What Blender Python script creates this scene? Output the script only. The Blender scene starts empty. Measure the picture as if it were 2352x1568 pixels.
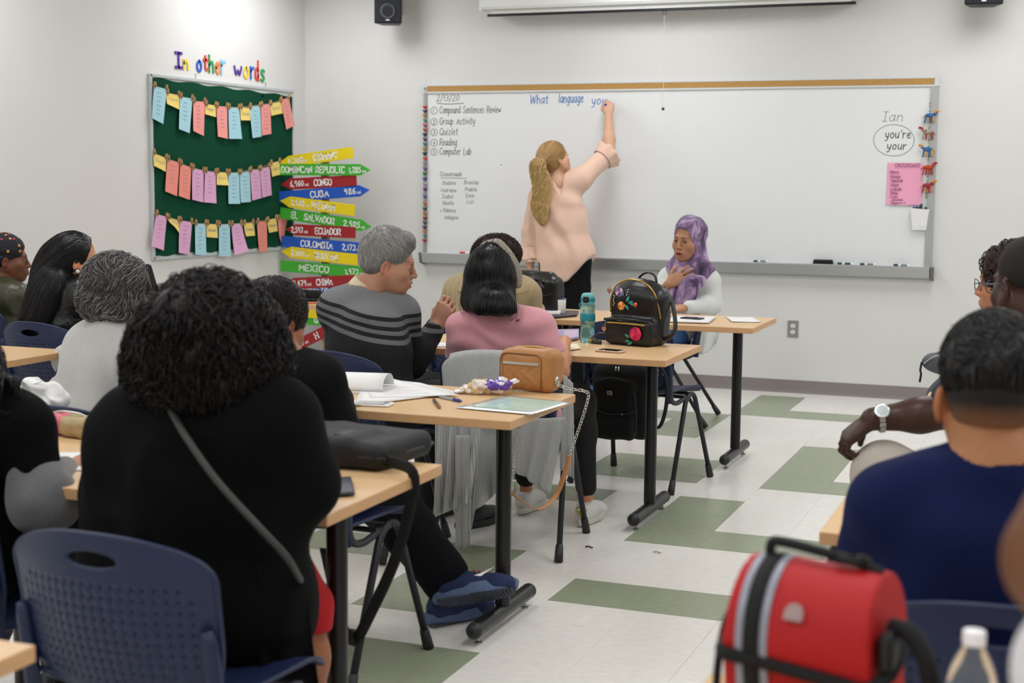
import bpy, math, random
import numpy as np
from mathutils import Vector, Matrix
random.seed(7); RS = np.random.RandomState(11)
PI = math.pi
SC = bpy.context.scene
COL = SC.collection

# ------------------------------------------------------------------ camera
CF, CCX, CCY, CP, CR, CYW, CH, CX0, CY0 = 3325.915, 1180.921, 781.935, 0.1108, 0.0090, -0.3681, 1.4584, 1.3524, -5.8581
WALL = 4.155
LEFT = -4.262
_f = np.array([math.sin(CYW), math.cos(CYW), 0.]); _r = np.array([math.cos(CYW), -math.sin(CYW), 0.]); _u = np.array([0, 0, 1.])
FW = _f*math.cos(CP) - _u*math.sin(CP); _u2 = _u*math.cos(CP) + _f*math.sin(CP)
RT = _r*math.cos(CR) + _u2*math.sin(CR); UP = _u2*math.cos(CR) - _r*math.sin(CR)
CAM = np.array([CX0, CY0, CH])
def ray(u, v): return FW + RT*(u-CCX)/CF - UP*(v-CCY)/CF
def at(u, v, Y):                      # the point of the plane y = Y seen at that place of the frame
    d = ray(u, v); return CAM + d*(Y-CY0)/d[1]
def atx(u, v, X):
    d = ray(u, v); return CAM + d*(X-CX0)/d[0]
def atz(u, v, Z):
    d = ray(u, v); return CAM + d*(Z-CH)/d[2]
cd = bpy.data.cameras.new('camera'); co = bpy.data.objects.new('camera', cd); COL.objects.link(co)
M = Matrix(((RT[0], UP[0], -FW[0], CAM[0]), (RT[1], UP[1], -FW[1], CAM[1]), (RT[2], UP[2], -FW[2], CAM[2]), (0, 0, 0, 1)))
co.matrix_world = M
cd.sensor_width = 36; cd.lens = CF/2352*36; cd.shift_x = (1176-CCX)/2352; cd.shift_y = (CCY-784)/2352
cd.clip_start = .05; cd.clip_end = 60
cd.dof.use_dof = True; cd.dof.focus_distance = 6.1; cd.dof.aperture_fstop = 4.0
SC.camera = co
# ------------------------------------------------------------------ light and exposure
SC.view_settings.view_transform = 'Standard'; SC.view_settings.look = 'None'
SC.view_settings.gamma = 1; SC.view_settings.use_curve_mapping = False
SC.view_settings.exposure = 0.0
w = bpy.data.worlds.new('world'); SC.world = w; w.use_nodes = True
w.node_tree.nodes['Background'].inputs[0].default_value = (.75, .8, .9, 1); w.node_tree.nodes['Background'].inputs[1].default_value = .25
CEIL = 3.05
TROFFERS = [(x, y) for y in (2.93, -.05, -3.03, -6.0) for x in (-3.60, -1.42, .90, 3.2)]
for i, (x, y) in enumerate(TROFFERS):
    l = bpy.data.lights.new('ceiling_lamp', 'AREA'); l.shape = 'RECTANGLE'; l.size = .56; l.size_y = 1.16
    l.energy = 14.2; l.color = (.955, .99, 1.065)
    o = bpy.data.objects.new('ceiling_lamp', l); COL.objects.link(o); o.location = (x, y, CEIL-.07)

# ------------------------------------------------------------------ materials
def lin(c):
    if isinstance(c, str):
        c = [int(c[i:i+2], 16)/255 for i in (0, 2, 4)]
    return tuple((x/12.92 if x <= .04045 else ((x+.055)/1.055)**2.4) for x in c)
_mats = {}
def mat(name, col='808080', rough=.5, metal=0, var=0, vs=20, bump=0, bs=60, stretch=(1, 1, 1), spec=.5, coat=0, trans=0, ior=1.45, emit=None,
        sheen=0, attr=None, island=0, coords='Object', sss=0, alpha=1, wave=None, orand=0, detail=3):
    if name in _mats: return _mats[name]
    m = bpy.data.materials.new(name); _mats[name] = m; m.use_nodes = True
    N = m.node_tree.nodes; L = m.node_tree.links; b = N['Principled BSDF']
    c = lin(col); b.inputs['Base Color'].default_value = (*c, 1)
    b.inputs['Roughness'].default_value = rough; b.inputs['Metallic'].default_value = metal
    b.inputs['Specular IOR Level'].default_value = spec; b.inputs['Coat Weight'].default_value = coat
    b.inputs['Transmission Weight'].default_value = trans; b.inputs['IOR'].default_value = ior
    b.inputs['Alpha'].default_value = alpha
    if sheen: b.inputs['Sheen Weight'].default_value = sheen
    if sss:
        b.inputs['Subsurface Weight'].default_value = sss; b.inputs['Subsurface Radius'].default_value = (.012, .005, .003); b.inputs['Subsurface Scale'].default_value = 1
    if emit: b.inputs['Emission Color'].default_value = (*lin(emit[0]), 1); b.inputs['Emission Strength'].default_value = emit[1]
    tc = N.new('ShaderNodeTexCoord'); mp = N.new('ShaderNodeMapping'); mp.inputs['Scale'].default_value = stretch
    L.new(N.new('ShaderNodeNewGeometry').outputs['Position'] if coords == 'World' else tc.outputs[coords], mp.inputs['Vector'])
    src = None
    if attr:
        a = N.new('ShaderNodeAttribute'); a.attribute_name = attr; src = a.outputs['Color']
    def mul(fac_out, lo, hi):
        nonlocal src
        mr = N.new('ShaderNodeMapRange'); mr.inputs['To Min'].default_value = lo; mr.inputs['To Max'].default_value = hi
        L.new(fac_out, mr.inputs['Value'])
        mx = N.new('ShaderNodeMix'); mx.data_type = 'RGBA'; mx.blend_type = 'MULTIPLY'; mx.inputs['Factor'].default_value = 1
        if src is not None: L.new(src, mx.inputs['A'])
        else: mx.inputs['A'].default_value = (*c, 1)
        L.new(mr.outputs['Result'], mx.inputs['B']); src = mx.outputs['Result']
    if var:
        n = N.new('ShaderNodeTexNoise'); n.inputs['Scale'].default_value = vs; n.inputs['Detail'].default_value = detail
        L.new(mp.outputs[0], n.inputs['Vector']); mul(n.outputs['Fac'], 1-var*1.6, 1+var*1.6)
    if island:
        g = N.new('ShaderNodeNewGeometry'); mul(g.outputs['Random Per Island'], 1-island, 1+island)
    if orand:
        g = N.new('ShaderNodeObjectInfo'); mul(g.outputs['Random'], 1-orand, 1+orand)
    if src is not None: L.new(src, b.inputs['Base Color'])
    if bump:
        if wave:
            n = N.new('ShaderNodeTexWave'); n.inputs['Scale'].default_value = bs; n.bands_direction = wave; n.inputs['Distortion'].default_value = .6
        else:
            n = N.new('ShaderNodeTexNoise'); n.inputs['Scale'].default_value = bs; n.inputs['Detail'].default_value = detail
        L.new(mp.outputs[0], n.inputs['Vector'])
        bp = N.new('ShaderNodeBump'); bp.inputs['Strength'].default_value = bump; bp.inputs['Distance'].default_value = .004
        L.new(n.outputs['Fac'], bp.inputs['Height']); L.new(bp.outputs['Normal'], b.inputs['Normal'])
    return m

# ------------------------------------------------------------------ objects
def prop(o, label=None, cat=None, group=None, kind=None):
    for k, v in (('label', label), ('category', cat), ('group', group), ('kind', kind)):
        if v: o[k] = v
    return o
def thing(name, label, cat, loc=(0, 0, 0), rz=0, group=None):
    o = bpy.data.objects.new(name, None); COL.objects.link(o); o.location = loc; o.rotation_euler = (0, 0, rz); o.empty_display_size = .1
    return prop(o, label, cat, group)
def link(name, me, parent=None):
    o = bpy.data.objects.new(name, me); COL.objects.link(o)
    if parent: o.parent = parent
    return o
def copy_tree(o, parent=None, loc=None, rz=None):
    c = o.copy(); COL.objects.link(c); c.parent = parent
    if loc is not None: c.location = loc
    if rz is not None: c.rotation_euler = (0, 0, rz)
    for ch in list(o.children): copy_tree(ch, c)
    return c
class MB:
    """collects shapes, builds ONE mesh"""
    def __init__(s): s.v = []; s.f = []; s.m = []; s.n = 0; s.mi = 0
    def add(s, V, F, mi=None):
        s.v.append(np.asarray(V, float).reshape(-1, 3)); k = s.n; s.n += len(s.v[-1])
        for f in F: s.f.append([i+k for i in f]); s.m.append(s.mi if mi is None else mi)
        return s
    def box(s, c, d, R=None, bev=0, mi=None):
        c = np.array(c, float); h = np.array(d, float)/2
        if bev <= 0:
            V = np.array([[x, y, z] for x in (-1, 1) for y in (-1, 1) for z in (-1, 1)], float)*h
            F = [[0, 1, 3, 2], [4, 6, 7, 5], [0, 4, 5, 1], [2, 3, 7, 6], [0, 2, 6, 4], [1, 5, 7, 3]]
        else:
            b = min(bev, h.min()*.98); V = []; idx = {}
            for sx in (-1, 1):
                for sy in (-1, 1):
                    for sz in (-1, 1):
                        for ax in range(3):
                            p = np.array([sx, sy, sz])*(h-b); p[ax] = (sx, sy, sz)[ax]*h[ax]
                            idx[(sx, sy, sz, ax)] = len(V); V.append(p)
            F = []
            for ax in range(3):
                o1, o2 = [(1, 2), (2, 0), (0, 1)][ax]
                for sg in (-1, 1):
                    q = []
                    for a, b2 in ((-1, -1), (1, -1), (1, 1), (-1, 1)):
                        k = [0, 0, 0]; k[ax] = sg; k[o1] = a; k[o2] = b2; q.append(idx[(*k, ax)])
                    F.append(q if sg > 0 else q[::-1])
                for a in (-1, 1):
                    for b2 in (-1, 1):
                        k0 = [0, 0, 0]; k1 = [0, 0, 0]; k0[ax] = -1; k1[ax] = 1
                        for k in (k0, k1): k[o1] = a; k[o2] = b2
                        q = [idx[(*k0, o1)], idx[(*k1, o1)], idx[(*k1, o2)], idx[(*k0, o2)]]
                        F.append(q if a*b2 > 0 else q[::-1])
            for sx in (-1, 1):
                for sy in (-1, 1):
                    for sz in (-1, 1):
                        q = [idx[(sx, sy, sz, a)] for a in range(3)]; F.append(q if sx*sy*sz > 0 else q[::-1])
            V = np.array(V)
        if R is not None: V = V @ np.array(R).T
        return s.add(V+c, F, mi)
    def tube(s, P, r, n=10, cap=True, mi=None, flat=1.0, updir=None):
        P = np.array(P, float); k = len(P); r = np.broadcast_to(np.array(r, float), (k,))
        T = np.gradient(P, axis=0); T /= np.linalg.norm(T, axis=1)[:, None]+1e-12
        u = np.array(updir, float) if updir is not None else (np.array([0, 0, 1.]) if abs(T[0][2]) < .9 else np.array([1., 0, 0]))
        V = []
        for i in range(k):
            if updir is not None: u = np.array(updir, float)
            a = u - T[i]*(u@T[i]); a /= np.linalg.norm(a)+1e-12; b = np.cross(T[i], a); u = a
            t = np.arange(n)*2*PI/n
            V.append(P[i] + r[i]*(np.cos(t)[:, None]*a*flat + np.sin(t)[:, None]*b))
        V = np.concatenate(V); F = []
        for i in range(k-1):
            for j in range(n): F.append([i*n+j, i*n+(j+1) % n, (i+1)*n+(j+1) % n, (i+1)*n+j])
        if cap: F.append(list(range(n))[::-1]); F.append([(k-1)*n+j for j in range(n)])
        return s.add(V, F, mi)
    def lathe(s, prof, n=24, c=(0, 0, 0), mi=None, R=None, sq=1.0):
        V = []; k = len(prof)
        for r, z in prof:
            for j in range(n):
                a = 2*PI*j/n; V.append((r*math.cos(a), r*math.sin(a)*sq, z))
        F = [[i*n+j, i*n+(j+1) % n, (i+1)*n+(j+1) % n, (i+1)*n+j] for i in range(k-1) for j in range(n)]
        if prof[0][0] > 1e-6: F.append(list(range(n))[::-1])
        if prof[-1][0] > 1e-6: F.append([(k-1)*n+j for j in range(n)])
        V = np.array(V)
        if R is not None: V = V @ np.array(R).T
        return s.add(V+np.array(c, float), F, mi)
    def prism(s, poly, o, U, V_, th, mi=None):
        """poly in the plane (o,U,V), pushed th along U x V"""
        U = np.array(U, float); V_ = np.array(V_, float); N_ = np.cross(U, V_); N_ /= np.linalg.norm(N_)
        P = np.array([np.array(o, float)+a*U+b*V_ for a, b in poly]); n = len(P)
        F = [list(range(n))[::-1], [n+i for i in range(n)]]+[[i, (i+1) % n, n+(i+1) % n, n+i] for i in range(n)]
        return s.add(np.concatenate([P, P+N_*th]), F, mi)
    def quad(s, a, b, c, d, mi=None): return s.add([a, b, c, d], [[0, 1, 2, 3]], mi)
    def grid(s, fn, nu, nv, mi=None, skip=None, closed=False):
        V = [fn(i/nu, j/nv) for j in range(nv+1) for i in range(nu+1)]
        F = [[j*(nu+1)+i, j*(nu+1)+i+1, (j+1)*(nu+1)+i+1, (j+1)*(nu+1)+i] for j in range(nv) for i in range(nu) if not (skip and skip(i, j))]
        return s.add(V, F, mi)
    def sphere(s, c, r, n=12, m=8, mi=None, R=None):
        r = np.broadcast_to(np.array(r, float), (3,))
        V = []; 
        for i in range(m+1):
            t = PI*i/m
            for j in range(n): V.append((math.sin(t)*math.cos(2*PI*j/n), math.sin(t)*math.sin(2*PI*j/n), -math.cos(t)))
        V = np.array(V)*r
        if R is not None: V = V @ np.array(R).T
        F = [[i*n+j, i*n+(j+1) % n, (i+1)*n+(j+1) % n, (i+1)*n+j] for i in range(m) for j in range(n)]
        return s.add(V+np.array(c, float), F, mi)
    def build(s, name, mats, parent=None, smooth=False, solid=0, bevel=0, local=None):
        me = bpy.data.meshes.new(name)
        V = np.concatenate(s.v) if s.v else np.zeros((0, 3))
        if local is not None: V = V - np.array(local)
        me.from_pydata(V.tolist(), [], s.f); 
        if not isinstance(mats, (list, tuple)): mats = [mats]
        for m in mats: me.materials.append(m)
        me.polygons.foreach_set('material_index', s.m)
        if smooth: me.polygons.foreach_set('use_smooth', [True]*len(me.polygons))
        me.update()
        if smooth and smooth is not True: me.set_sharp_from_angle(angle=smooth)
        o = link(name, me, parent)
        if solid: md = o.modifiers.new('solid', 'SOLIDIFY'); md.thickness = solid; md.offset = 0
        if bevel: md = o.modifiers.new('bevel', 'BEVEL'); md.width = bevel; md.segments = 2; md.limit_method = 'ANGLE'
        return o
def ss(P, n=6):
    """Catmull-Rom through the points"""
    P = np.array(P, float); Q = np.vstack([2*P[0]-P[1], P, 2*P[-1]-P[-2]]); out = []
    for i in range(1, len(Q)-2):
        for t in np.arange(n)/n:
            out.append(.5*((2*Q[i])+(-Q[i-1]+Q[i+1])*t+(2*Q[i-1]-5*Q[i]+4*Q[i+1]-Q[i+2])*t*t+(-Q[i-1]+3*Q[i]-3*Q[i+1]+Q[i+2])*t**3))
    out.append(P[-1]); return np.array(out)
def fillet(P, r, n=5):
    P = np.array(P, float); out = [P[0]]
    for i in range(1, len(P)-1):
        a = P[i-1]-P[i]; b = P[i+1]-P[i]; ra = min(r, np.linalg.norm(a)*.48, np.linalg.norm(b)*.48)
        A = P[i]+a/np.linalg.norm(a)*ra; B = P[i]+b/np.linalg.norm(b)*ra
        for t in np.linspace(0, 1, n+1): out.append(A*(1-t)**2+P[i]*2*t*(1-t)+B*t*t)
    out.append(P[-1]); return np.array(out)

# ------------------------------------------------------------------ a stroke alphabet (pen strokes on a 4 x 6 grid)
GL = {
 'A': (4, '0,0 2,6 4,0;.8,2 3.2,2'), 'B': (3.8, '0,0 0,6 2.2,6 3.2,4.8 2.4,3.3 0,3.1;0,3.1 2.6,3.1 3.6,1.6 2.4,0 0,0'),
 'C': (3.8, '3.6,5 2.8,6 1.2,6 0,4.6 0,1.4 1.2,0 2.8,0 3.6,1'), 'D': (3.8, '0,0 0,6 2,6 3.6,4.6 3.6,1.4 2,0 0,0'),
 'E': (3.4, '3.2,6 0,6;0,6 0,0;0,0 3.2,0;0,3 2.5,3'), 'F': (3.4, '3.2,6 0,6;0,6 0,0;0,3 2.5,3'),
 'G': (3.9, '3.6,5 2.8,6 1.2,6 0,4.6 0,1.4 1.2,0 2.8,0 3.6,1 3.6,2.8;3.7,2.8 2.1,2.8'), 'H': (3.8, '0,0 0,6;3.6,0 3.6,6;0,3 3.6,3'),
 'I': (2.4, '1.2,0 1.2,6;0,6 2.4,6;0,0 2.4,0'), '|': (.6, '.3,0 .3,6'), 'J': (3, '2.6,6 2.6,1.4 1.6,0 .5,0 0,1'),
 'K': (3.6, '0,0 0,6;3.3,6 0,2.6;1,3.6 3.5,0'), 'L': (3.2, '0,6 0,0;0,0 3,0'), 'M': (4.6, '0,0 .2,6;.2,6 2.2,1.6;2.2,1.6 4.2,6;4.2,6 4.4,0'),
 'N': (3.9, '0,0 0,6;0,6 3.6,0;3.6,0 3.6,6'), 'O': (4, '2,6 .8,5.6 0,4.4 0,1.6 .8,.4 2,0 3.2,.4 4,1.6 4,4.4 3.2,5.6 2,6'),
 'P': (3.6, '0,0 0,6;0,6 2.2,6 3.4,5 3.2,3.4 2,2.8 0,2.8'), 'Q': (4.2, '2,6 .8,5.6 0,4.4 0,1.6 .8,.4 2,0 3.2,.4 4,1.6 4,4.4 3.2,5.6 2,6;2.4,1.6 4.4,-.4'),
 'R': (3.7, '0,0 0,6;0,6 2.2,6 3.4,5 3.2,3.6 2,3 0,3;1.4,3 3.6,0'), 'S': (3.6, '3.3,5 2.6,6 1,6 .1,5 .3,3.8 1.6,3.1 2.9,2.5 3.5,1.4 2.8,.2 1,0 0,1'),
 'T': (3.8, '0,6 3.8,6;1.9,6 1.9,0'), 'U': (3.8, '0,6 0,1.6 .8,.2 1.8,0 2.8,.2 3.6,1.6 3.6,6'), 'V': (3.8, '0,6 1.9,0;1.9,0 3.8,6'),
 'W': (5.4, '0,6 1.3,0;1.3,0 2.7,5;2.7,5 4,0;4,0 5.4,6'), 'X': (3.8, '0,6 3.8,0;3.8,6 0,0'), 'Y': (3.8, '0,6 1.9,3;3.8,6 1.9,3;1.9,3 1.9,0'), 'Z': (3.6, '0,6 3.6,6 0,0 3.6,0'),
 'a': (2.9, '2.4,3.6 1.2,4 .2,3 0,1.4 .8,.1 1.8,.5 2.5,2;2.5,4 2.5,1 2.9,0'), 'b': (2.9, '0,6 0,0;0,2.6 1,3.9 2.2,3.6 2.7,2 2,.2 .8,0 0,1'),
 'c': (2.5, '2.4,3.3 1.4,4 .3,3.2 0,1.6 .8,.1 1.8,0 2.5,.8'), 'd': (3, '2.5,3.2 1.4,4 .3,3.2 0,1.6 .8,.1 1.8,.3 2.5,1.6;2.6,6.2 2.5,1 2.9,0'),
 'e': (2.7, '.1,2 2.4,2.3 2.2,3.6 1.2,4 .3,3.2 0,1.5 .8,.1 1.8,0 2.6,.8'), 'f': (2.2, '2.2,5.8 1.4,6 .9,5 .8,0;0,3.8 1.8,3.8'),
 'g': (2.9, '2.4,3.3 1.4,4 .3,3.2 0,1.6 .8,.1 1.8,.3 2.4,1.6;2.5,4 2.5,-1 1.6,-2.2 .2,-1.6'), 'h': (2.8, '0,6 0,0;0,2.4 1,3.9 2.1,3.6 2.4,2 2.5,0'),
 'i': (.9, '.3,4 .4,0;.3,5.4 .4,5.7'), 'j': (1.2, '.8,4 .8,-1 0,-2;.8,5.4 .9,5.7'), 'k': (2.6, '0,6 0,0;2.2,4 0,1.6;.8,2.3 2.4,0'), 'l': (.9, '.3,6 .3,.5 .7,0'),
 'm': (4.2, '0,4 0,0;0,2.6 .9,3.9 1.8,3.4 1.9,0;1.9,2.6 2.8,3.9 3.7,3.4 3.9,0'), 'n': (2.8, '0,4 0,0;0,2.5 1,3.9 2.1,3.6 2.4,2 2.5,0'),
 'o': (2.9, '1.4,4 .3,3.3 0,2 .4,.5 1.4,0 2.4,.6 2.7,2 2.4,3.4 1.4,4'), 'p': (2.9, '0,4 0,-2.4;0,2.6 1,3.9 2.2,3.6 2.7,2 2,.2 .8,0 0,1'),
 'q': (2.9, '2.4,3.3 1.4,4 .3,3.2 0,1.6 .8,.1 1.8,.3 2.4,1.6;2.5,4 2.5,-2.4'), 'r': (2.2, '0,4 .1,0;.1,2.4 .9,3.7 2,3.8'),
 's': (2.4, '2.1,3.5 1.2,4 .2,3.4 .5,2.4 1.7,1.8 2.1,.8 1.2,0 0,.5'), 't': (2.2, '.9,5.6 .8,.8 1.3,0 2,.3;0,4 2,4.1'),
 'u': (2.8, '0,4 .1,1 .9,0 1.8,.4 2.4,1.8;2.5,4 2.4,.8 2.8,0'), 'v': (2.6, '0,4 1.2,0 2.5,4'), 'w': (3.8, '0,4 .9,0 1.9,3.2 2.8,0 3.8,4'),
 'x': (2.6, '0,4 2.4,0;2.4,4 0,0'), 'y': (2.8, '0,4 .2,1.6 1,.6 2,1.4;2.5,4 2.2,0 1.4,-2 .2,-1.8'), 'z': (2.6, '0,4 2.4,4 0,0 2.5,0'),
 '0': (3.2, '1.5,6 .4,5 0,3 .4,1 1.5,0 2.6,1 3,3 2.6,5 1.5,6'), '1': (1.4, '0,4.8 .8,6;.8,6 .8,0'), '2': (3.2, '0,4.8 .8,6 2.2,6 2.9,4.8 2.4,3.2 0,0;0,0 3.1,0'),
 '3': (3.1, '.1,5.6 1.4,6 2.6,5.2 2.3,3.6 1,3.2;1,3.2 2.6,2.8 2.9,1.2 1.8,0 0,.5'), '4': (3.2, '1.9,6 0,2 3,2;2.3,4 2.2,0'), '5': (3.2, '2.9,6 .5,6;.5,6 .2,3.3 1.6,3.8 2.9,2.8 2.8,1 1.5,0 0,.5'),
 '6': (3.1, '2.4,5.9 .8,4.6 0,2.4 .5,.5 1.6,0 2.8,.8 2.8,2.4 1.6,3.2 .3,2.4'), '7': (3, '0,6 2.9,6;2.9,6 1.1,0'), '8': (3.1, '1.5,3.2 .3,4.4 .6,5.7 1.6,6 2.6,5.5 2.6,4.3 1.5,3.2 .2,1.8 .4,.4 1.5,0 2.7,.4 2.9,1.7 1.5,3.2'),
 '9': (3.1, '2.7,4.6 1.6,2.9 .3,3.7 .2,5.2 1.4,6 2.6,5.4 2.8,4 2.2,0'), '/': (2.2, '0,-1 2,7'), ',': (1, '.5,.5 .1,-1'), '.': (.9, '.2,0 .5,.3'), "'": (.9, '.5,6 .3,4.6'), '-': (2, '0,2.6 1.8,2.7'), ' ': (2.6, ''), '~': (2.5, '0,2 .6,2.8 1.3,2 2,2.6'),
}
def chaikin(P, n=2):
    P = np.array(P, float)
    for _ in range(n):
        if len(P) < 3: return P
        Q = [P[0]]
        for i in range(len(P)-1):
            if i > 0: Q.append(P[i]*.75+P[i+1]*.25)
            if i < len(P)-2: Q.append(P[i]*.25+P[i+1]*.75)
        Q.append(P[-1]); P = np.array(Q)
    return P
def stroke(mb, P2, o, U, V, w, mi=None, lift=0, th=0):
    """a flat pen stroke of width w along 2-D points in the plane (o,U,V)"""
    P2 = np.array(P2, float); o = np.array(o, float); U = np.array(U, float); V = np.array(V, float)
    if len(P2) < 2: return
    T = np.gradient(P2, axis=0); T /= np.linalg.norm(T, axis=1)[:, None]+1e-9; N2 = np.stack([-T[:, 1], T[:, 0]], 1)
    P2 = P2.copy(); P2[0] -= T[0]*w*.4; P2[-1] += T[-1]*w*.4
    A = P2+N2*w/2; B = P2-N2*w/2; n = len(P2); Nn = np.cross(U, V); Nn = Nn/np.linalg.norm(Nn)
    f = lambda Q, h: o+Q[:, :1]*U+Q[:, 1:]*V+Nn*h
    if th:
        Vv = np.concatenate([f(A, lift+th), f(B, lift+th), f(A, lift), f(B, lift)])
        F = [[i, n+i, n+i+1, i+1] for i in range(n-1)]+[[2*n+i, i, i+1, 2*n+i+1] for i in range(n-1)]+[[n+i, 3*n+i, 3*n+i+1, n+i+1] for i in range(n-1)]+[[2*n+i, 2*n+i+1, 3*n+i+1, 3*n+i] for i in range(n-1)]+[[0, 2*n, 3*n, n], [n-1, 2*n-1, 4*n-1, 3*n-1]]
    else:
        Vv = np.concatenate([f(A, lift), f(B, lift)]); F = [[i, n+i, n+i+1, i+1] for i in range(n-1)]
    mb.add(Vv, F, mi)
def write(mb, s, o, U, V, size, w, jit=0, lift=0, mi=None, xs=1., gap=1.1, slant=0, th=0, width=None):
    k = size/6.; 
    tot = sum(GL.get(c, GL[' '])[0]+gap for c in s)-gap
    if width: xs = width/(tot*k)
    x = 0
    for c in s:
        adv, st = GL.get(c, GL[' ']); dy = random.uniform(-jit, jit); 
        for part in st.split(';'):
            if not part: continue
            P = np.array([[float(q) for q in p.split(',')] for p in part.split()])
            P = P+np.random.RandomState(random.randrange(9999)).uniform(-jit, jit, P.shape)*.6
            P = chaikin(P, 2); X = (x+P[:, 0]+P[:, 1]*slant)*k*xs; Y = (P[:, 1]+dy)*k
            stroke(mb, np.stack([X, Y], 1), o, U, V, w, mi, lift, th)
        x += adv+gap
    return x*k*xs
# ------------------------------------------------------------------ the room
T = .3048
XR, YB = 5.2, -7.6
m_wall = mat('wall_paint', 'dcdbd8', .6, var=.015, vs=3, bump=.06, bs=220)
m_ceil = mat('ceiling_board', 'e6e4de', .8, bump=.3, bs=90)
m_base = mat('cove_base_rubber', '8a8280', .5)
def wall(name, c, d):
    b = MB(); b.box(c, d); o = b.build(name, m_wall); o['kind'] = 'structure'; return o
wall('wall_front', ((LEFT+XR)/2, WALL+.1, 1.6), (XR-LEFT+.4, .2, 3.4))
wall('wall_left', (LEFT-.1, (YB+WALL)/2, 1.6), (.2, WALL-YB, 3.4))
wall('wall_right', (XR+.1, (YB+WALL)/2, 1.6), (.2, WALL-YB, 3.4))
wall('wall_back', ((LEFT+XR)/2, YB-.1, 1.6), (XR-LEFT+.4, .2, 3.4))
b = MB(); b.box(((LEFT+XR)/2, (YB+WALL)/2, CEIL+.05), (XR-LEFT, WALL-YB, .1)); o = b.build('ceiling', m_ceil); o['kind'] = 'structure'
def base(name, p, q, n):
    p = np.array(p, float); q = np.array(q, float); n = np.array(n, float); b = MB()
    prof = [(.0, .09), (.004, .089), (.0045, .02), (.008, .006), (.016, .0), (0, 0)]
    V = [e+n*a+np.array([0, 0, z]) for e in (p, q) for a, z in prof]; k = len(prof)
    b.add(V, [[i, i+1, k+i+1, k+i] for i in range(k-1)]+[list(range(k)), [k+i for i in range(k)][::-1]])
    o = b.build(name, m_base); o['kind'] = 'structure'
base('baseboard_front', (LEFT, WALL, 0), (XR, WALL, 0), (0, -1, 0)); base('baseboard_left', (LEFT, YB, 0), (LEFT, WALL, 0), (1, 0, 0))
base('baseboard_right', (XR, YB, 0), (XR, WALL, 0), (-1, 0, 0)); base('baseboard_back', (LEFT, YB, 0), (XR, YB, 0), (0, 1, 0))
# floor and its tiles
b = MB(); b.box(((LEFT+XR)/2, (YB+WALL)/2, -.053), (XR-LEFT, WALL-YB, .1)); floor = b.build('floor', mat('tile_joint', 'b3afa6', .8)); floor['kind'] = 'structure'
m_tw = mat('white_vinyl_tile', 'ebe9e3', .26, var=.09, vs=22, stretch=(1, 3.4, 1), orand=.018, spec=.45, detail=10, coords='World', bump=.04, bs=30)
m_tg = mat('green_vinyl_tile', '97a087', .28, var=.20, vs=30, stretch=(1, 3., 1), coords='World', orand=.02, spec=.45, detail=8, bump=.04, bs=30)
GREEN = {(-1, -1), (-1, 0), (-1, 1), (0, -1), (1, -1), (2, -1), (0, 3), (0, 4), (0, 5), (0, 6), (1, 3), (2, 3), (1, 6), (2, 6),
         (-2, 10), (-2, 11), (-2, 12), (-1, 10), (0, 10), (1, 12), (1, 11), (2, 12), (-3, 7), (-3, 8), (-3, 9), (-4, 9), (-5, 9), (-4, 7),
         (-6, 9), (-6, 10), (-6, 11), (-5, 11), (-3, 3), (-2, 3), (-3, 4), (-2, 4), (-3, 1), (-4, 1), (-5, 1), (-5, 2), (-5, 3),
         (-1, -4), (0, -4), (1, -4), (2, -4), (2, -5), (-3, -5), (-3, -4), (-3, -3), (-4, -3), (-5, -3), (-3, -7), (-2, -7), (-4, -7), (-2, -8), (-3, -8), (-4, -8),
         (-11, 11), (-10, 11), (-11, 12), (-10, 12), (-9, 11), (-8, 5), (-7, 5), (-8, 6), (-7, 2), (-6, -2), (-7, -2), (-8, 8), (-9, 8), (4, -1), (4, 0), (3, 6), (4, 9), (3, 9), (5, 3), (5, 4)}
def tile_mesh(name, m, w=T, d=T):
    b = MB(); g = .0004; c = .0006
    V = []
    for z, q in ((-.003, 0), (-c, 0), (0, c)):
        for sx, sy in ((-1, -1), (1, -1), (1, 1), (-1, 1)): V.append((sx*(w/2-g-q), sy*(d/2-g-q), z))
    F = [[8, 9, 10, 11]]+[[k*4+i, k*4+(i+1) % 4, k*4+4+(i+1) % 4, k*4+4+i] for k in (0, 1) for i in range(4)]
    b.add(V, F); o = b.build(name, m); me = o.data; bpy.data.objects.remove(o); return me
tm = {False: tile_mesh('tile', m_tw), True: tile_mesh('tile', m_tg)}
tm_e = {False: tile_mesh('tile', m_tw, T, WALL-13*T), True: tile_mesh('tile', m_tg, T, WALL-13*T)}
cells = []
for i in range(-14, 17):
    for j in range(-25, 14):
        edge = j == 13; d_ = (WALL-13*T) if edge else T
        c = np.array([(i+.5)*T, j*T+d_/2, 0.]); r_ = c-CAM; z = r_@FW; vis = 0
        if z > 1:
            u = CCX+CF*(r_@RT)/z; v = CCY-CF*(r_@UP)/z
            if -60 < u < 2412 and -60 < v < 1630 and not (u < 560 and v > 900): vis = 1/z
        if i*T < XR: cells.append((-vis, i, j, c, edge))
cells.sort(key=lambda t: (t[0], t[1], t[2]))
for k, (vis, i, j, c, edge) in enumerate(cells):
    if vis < 0 and k < 296:
        o = link('tile', (tm_e if edge else tm)[(i, j) in GREEN], floor); o.location = c
        if not edge: o.rotation_euler.z = PI/2*((i+j) % 2)
rest = [MB(), MB()]
for k, (vis, i, j, c, edge) in enumerate(cells):
    if not (vis < 0 and k < 296):
        rest[(i, j) in GREEN].box(c-np.array([0, 0, .0015]), (T-.0008, (WALL-13*T if edge else T)-.0008, .003))
for k in (0, 1):
    o = rest[k].build('tile', (m_tw, m_tg)[k], floor); o['kind'] = 'stuff'
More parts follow.
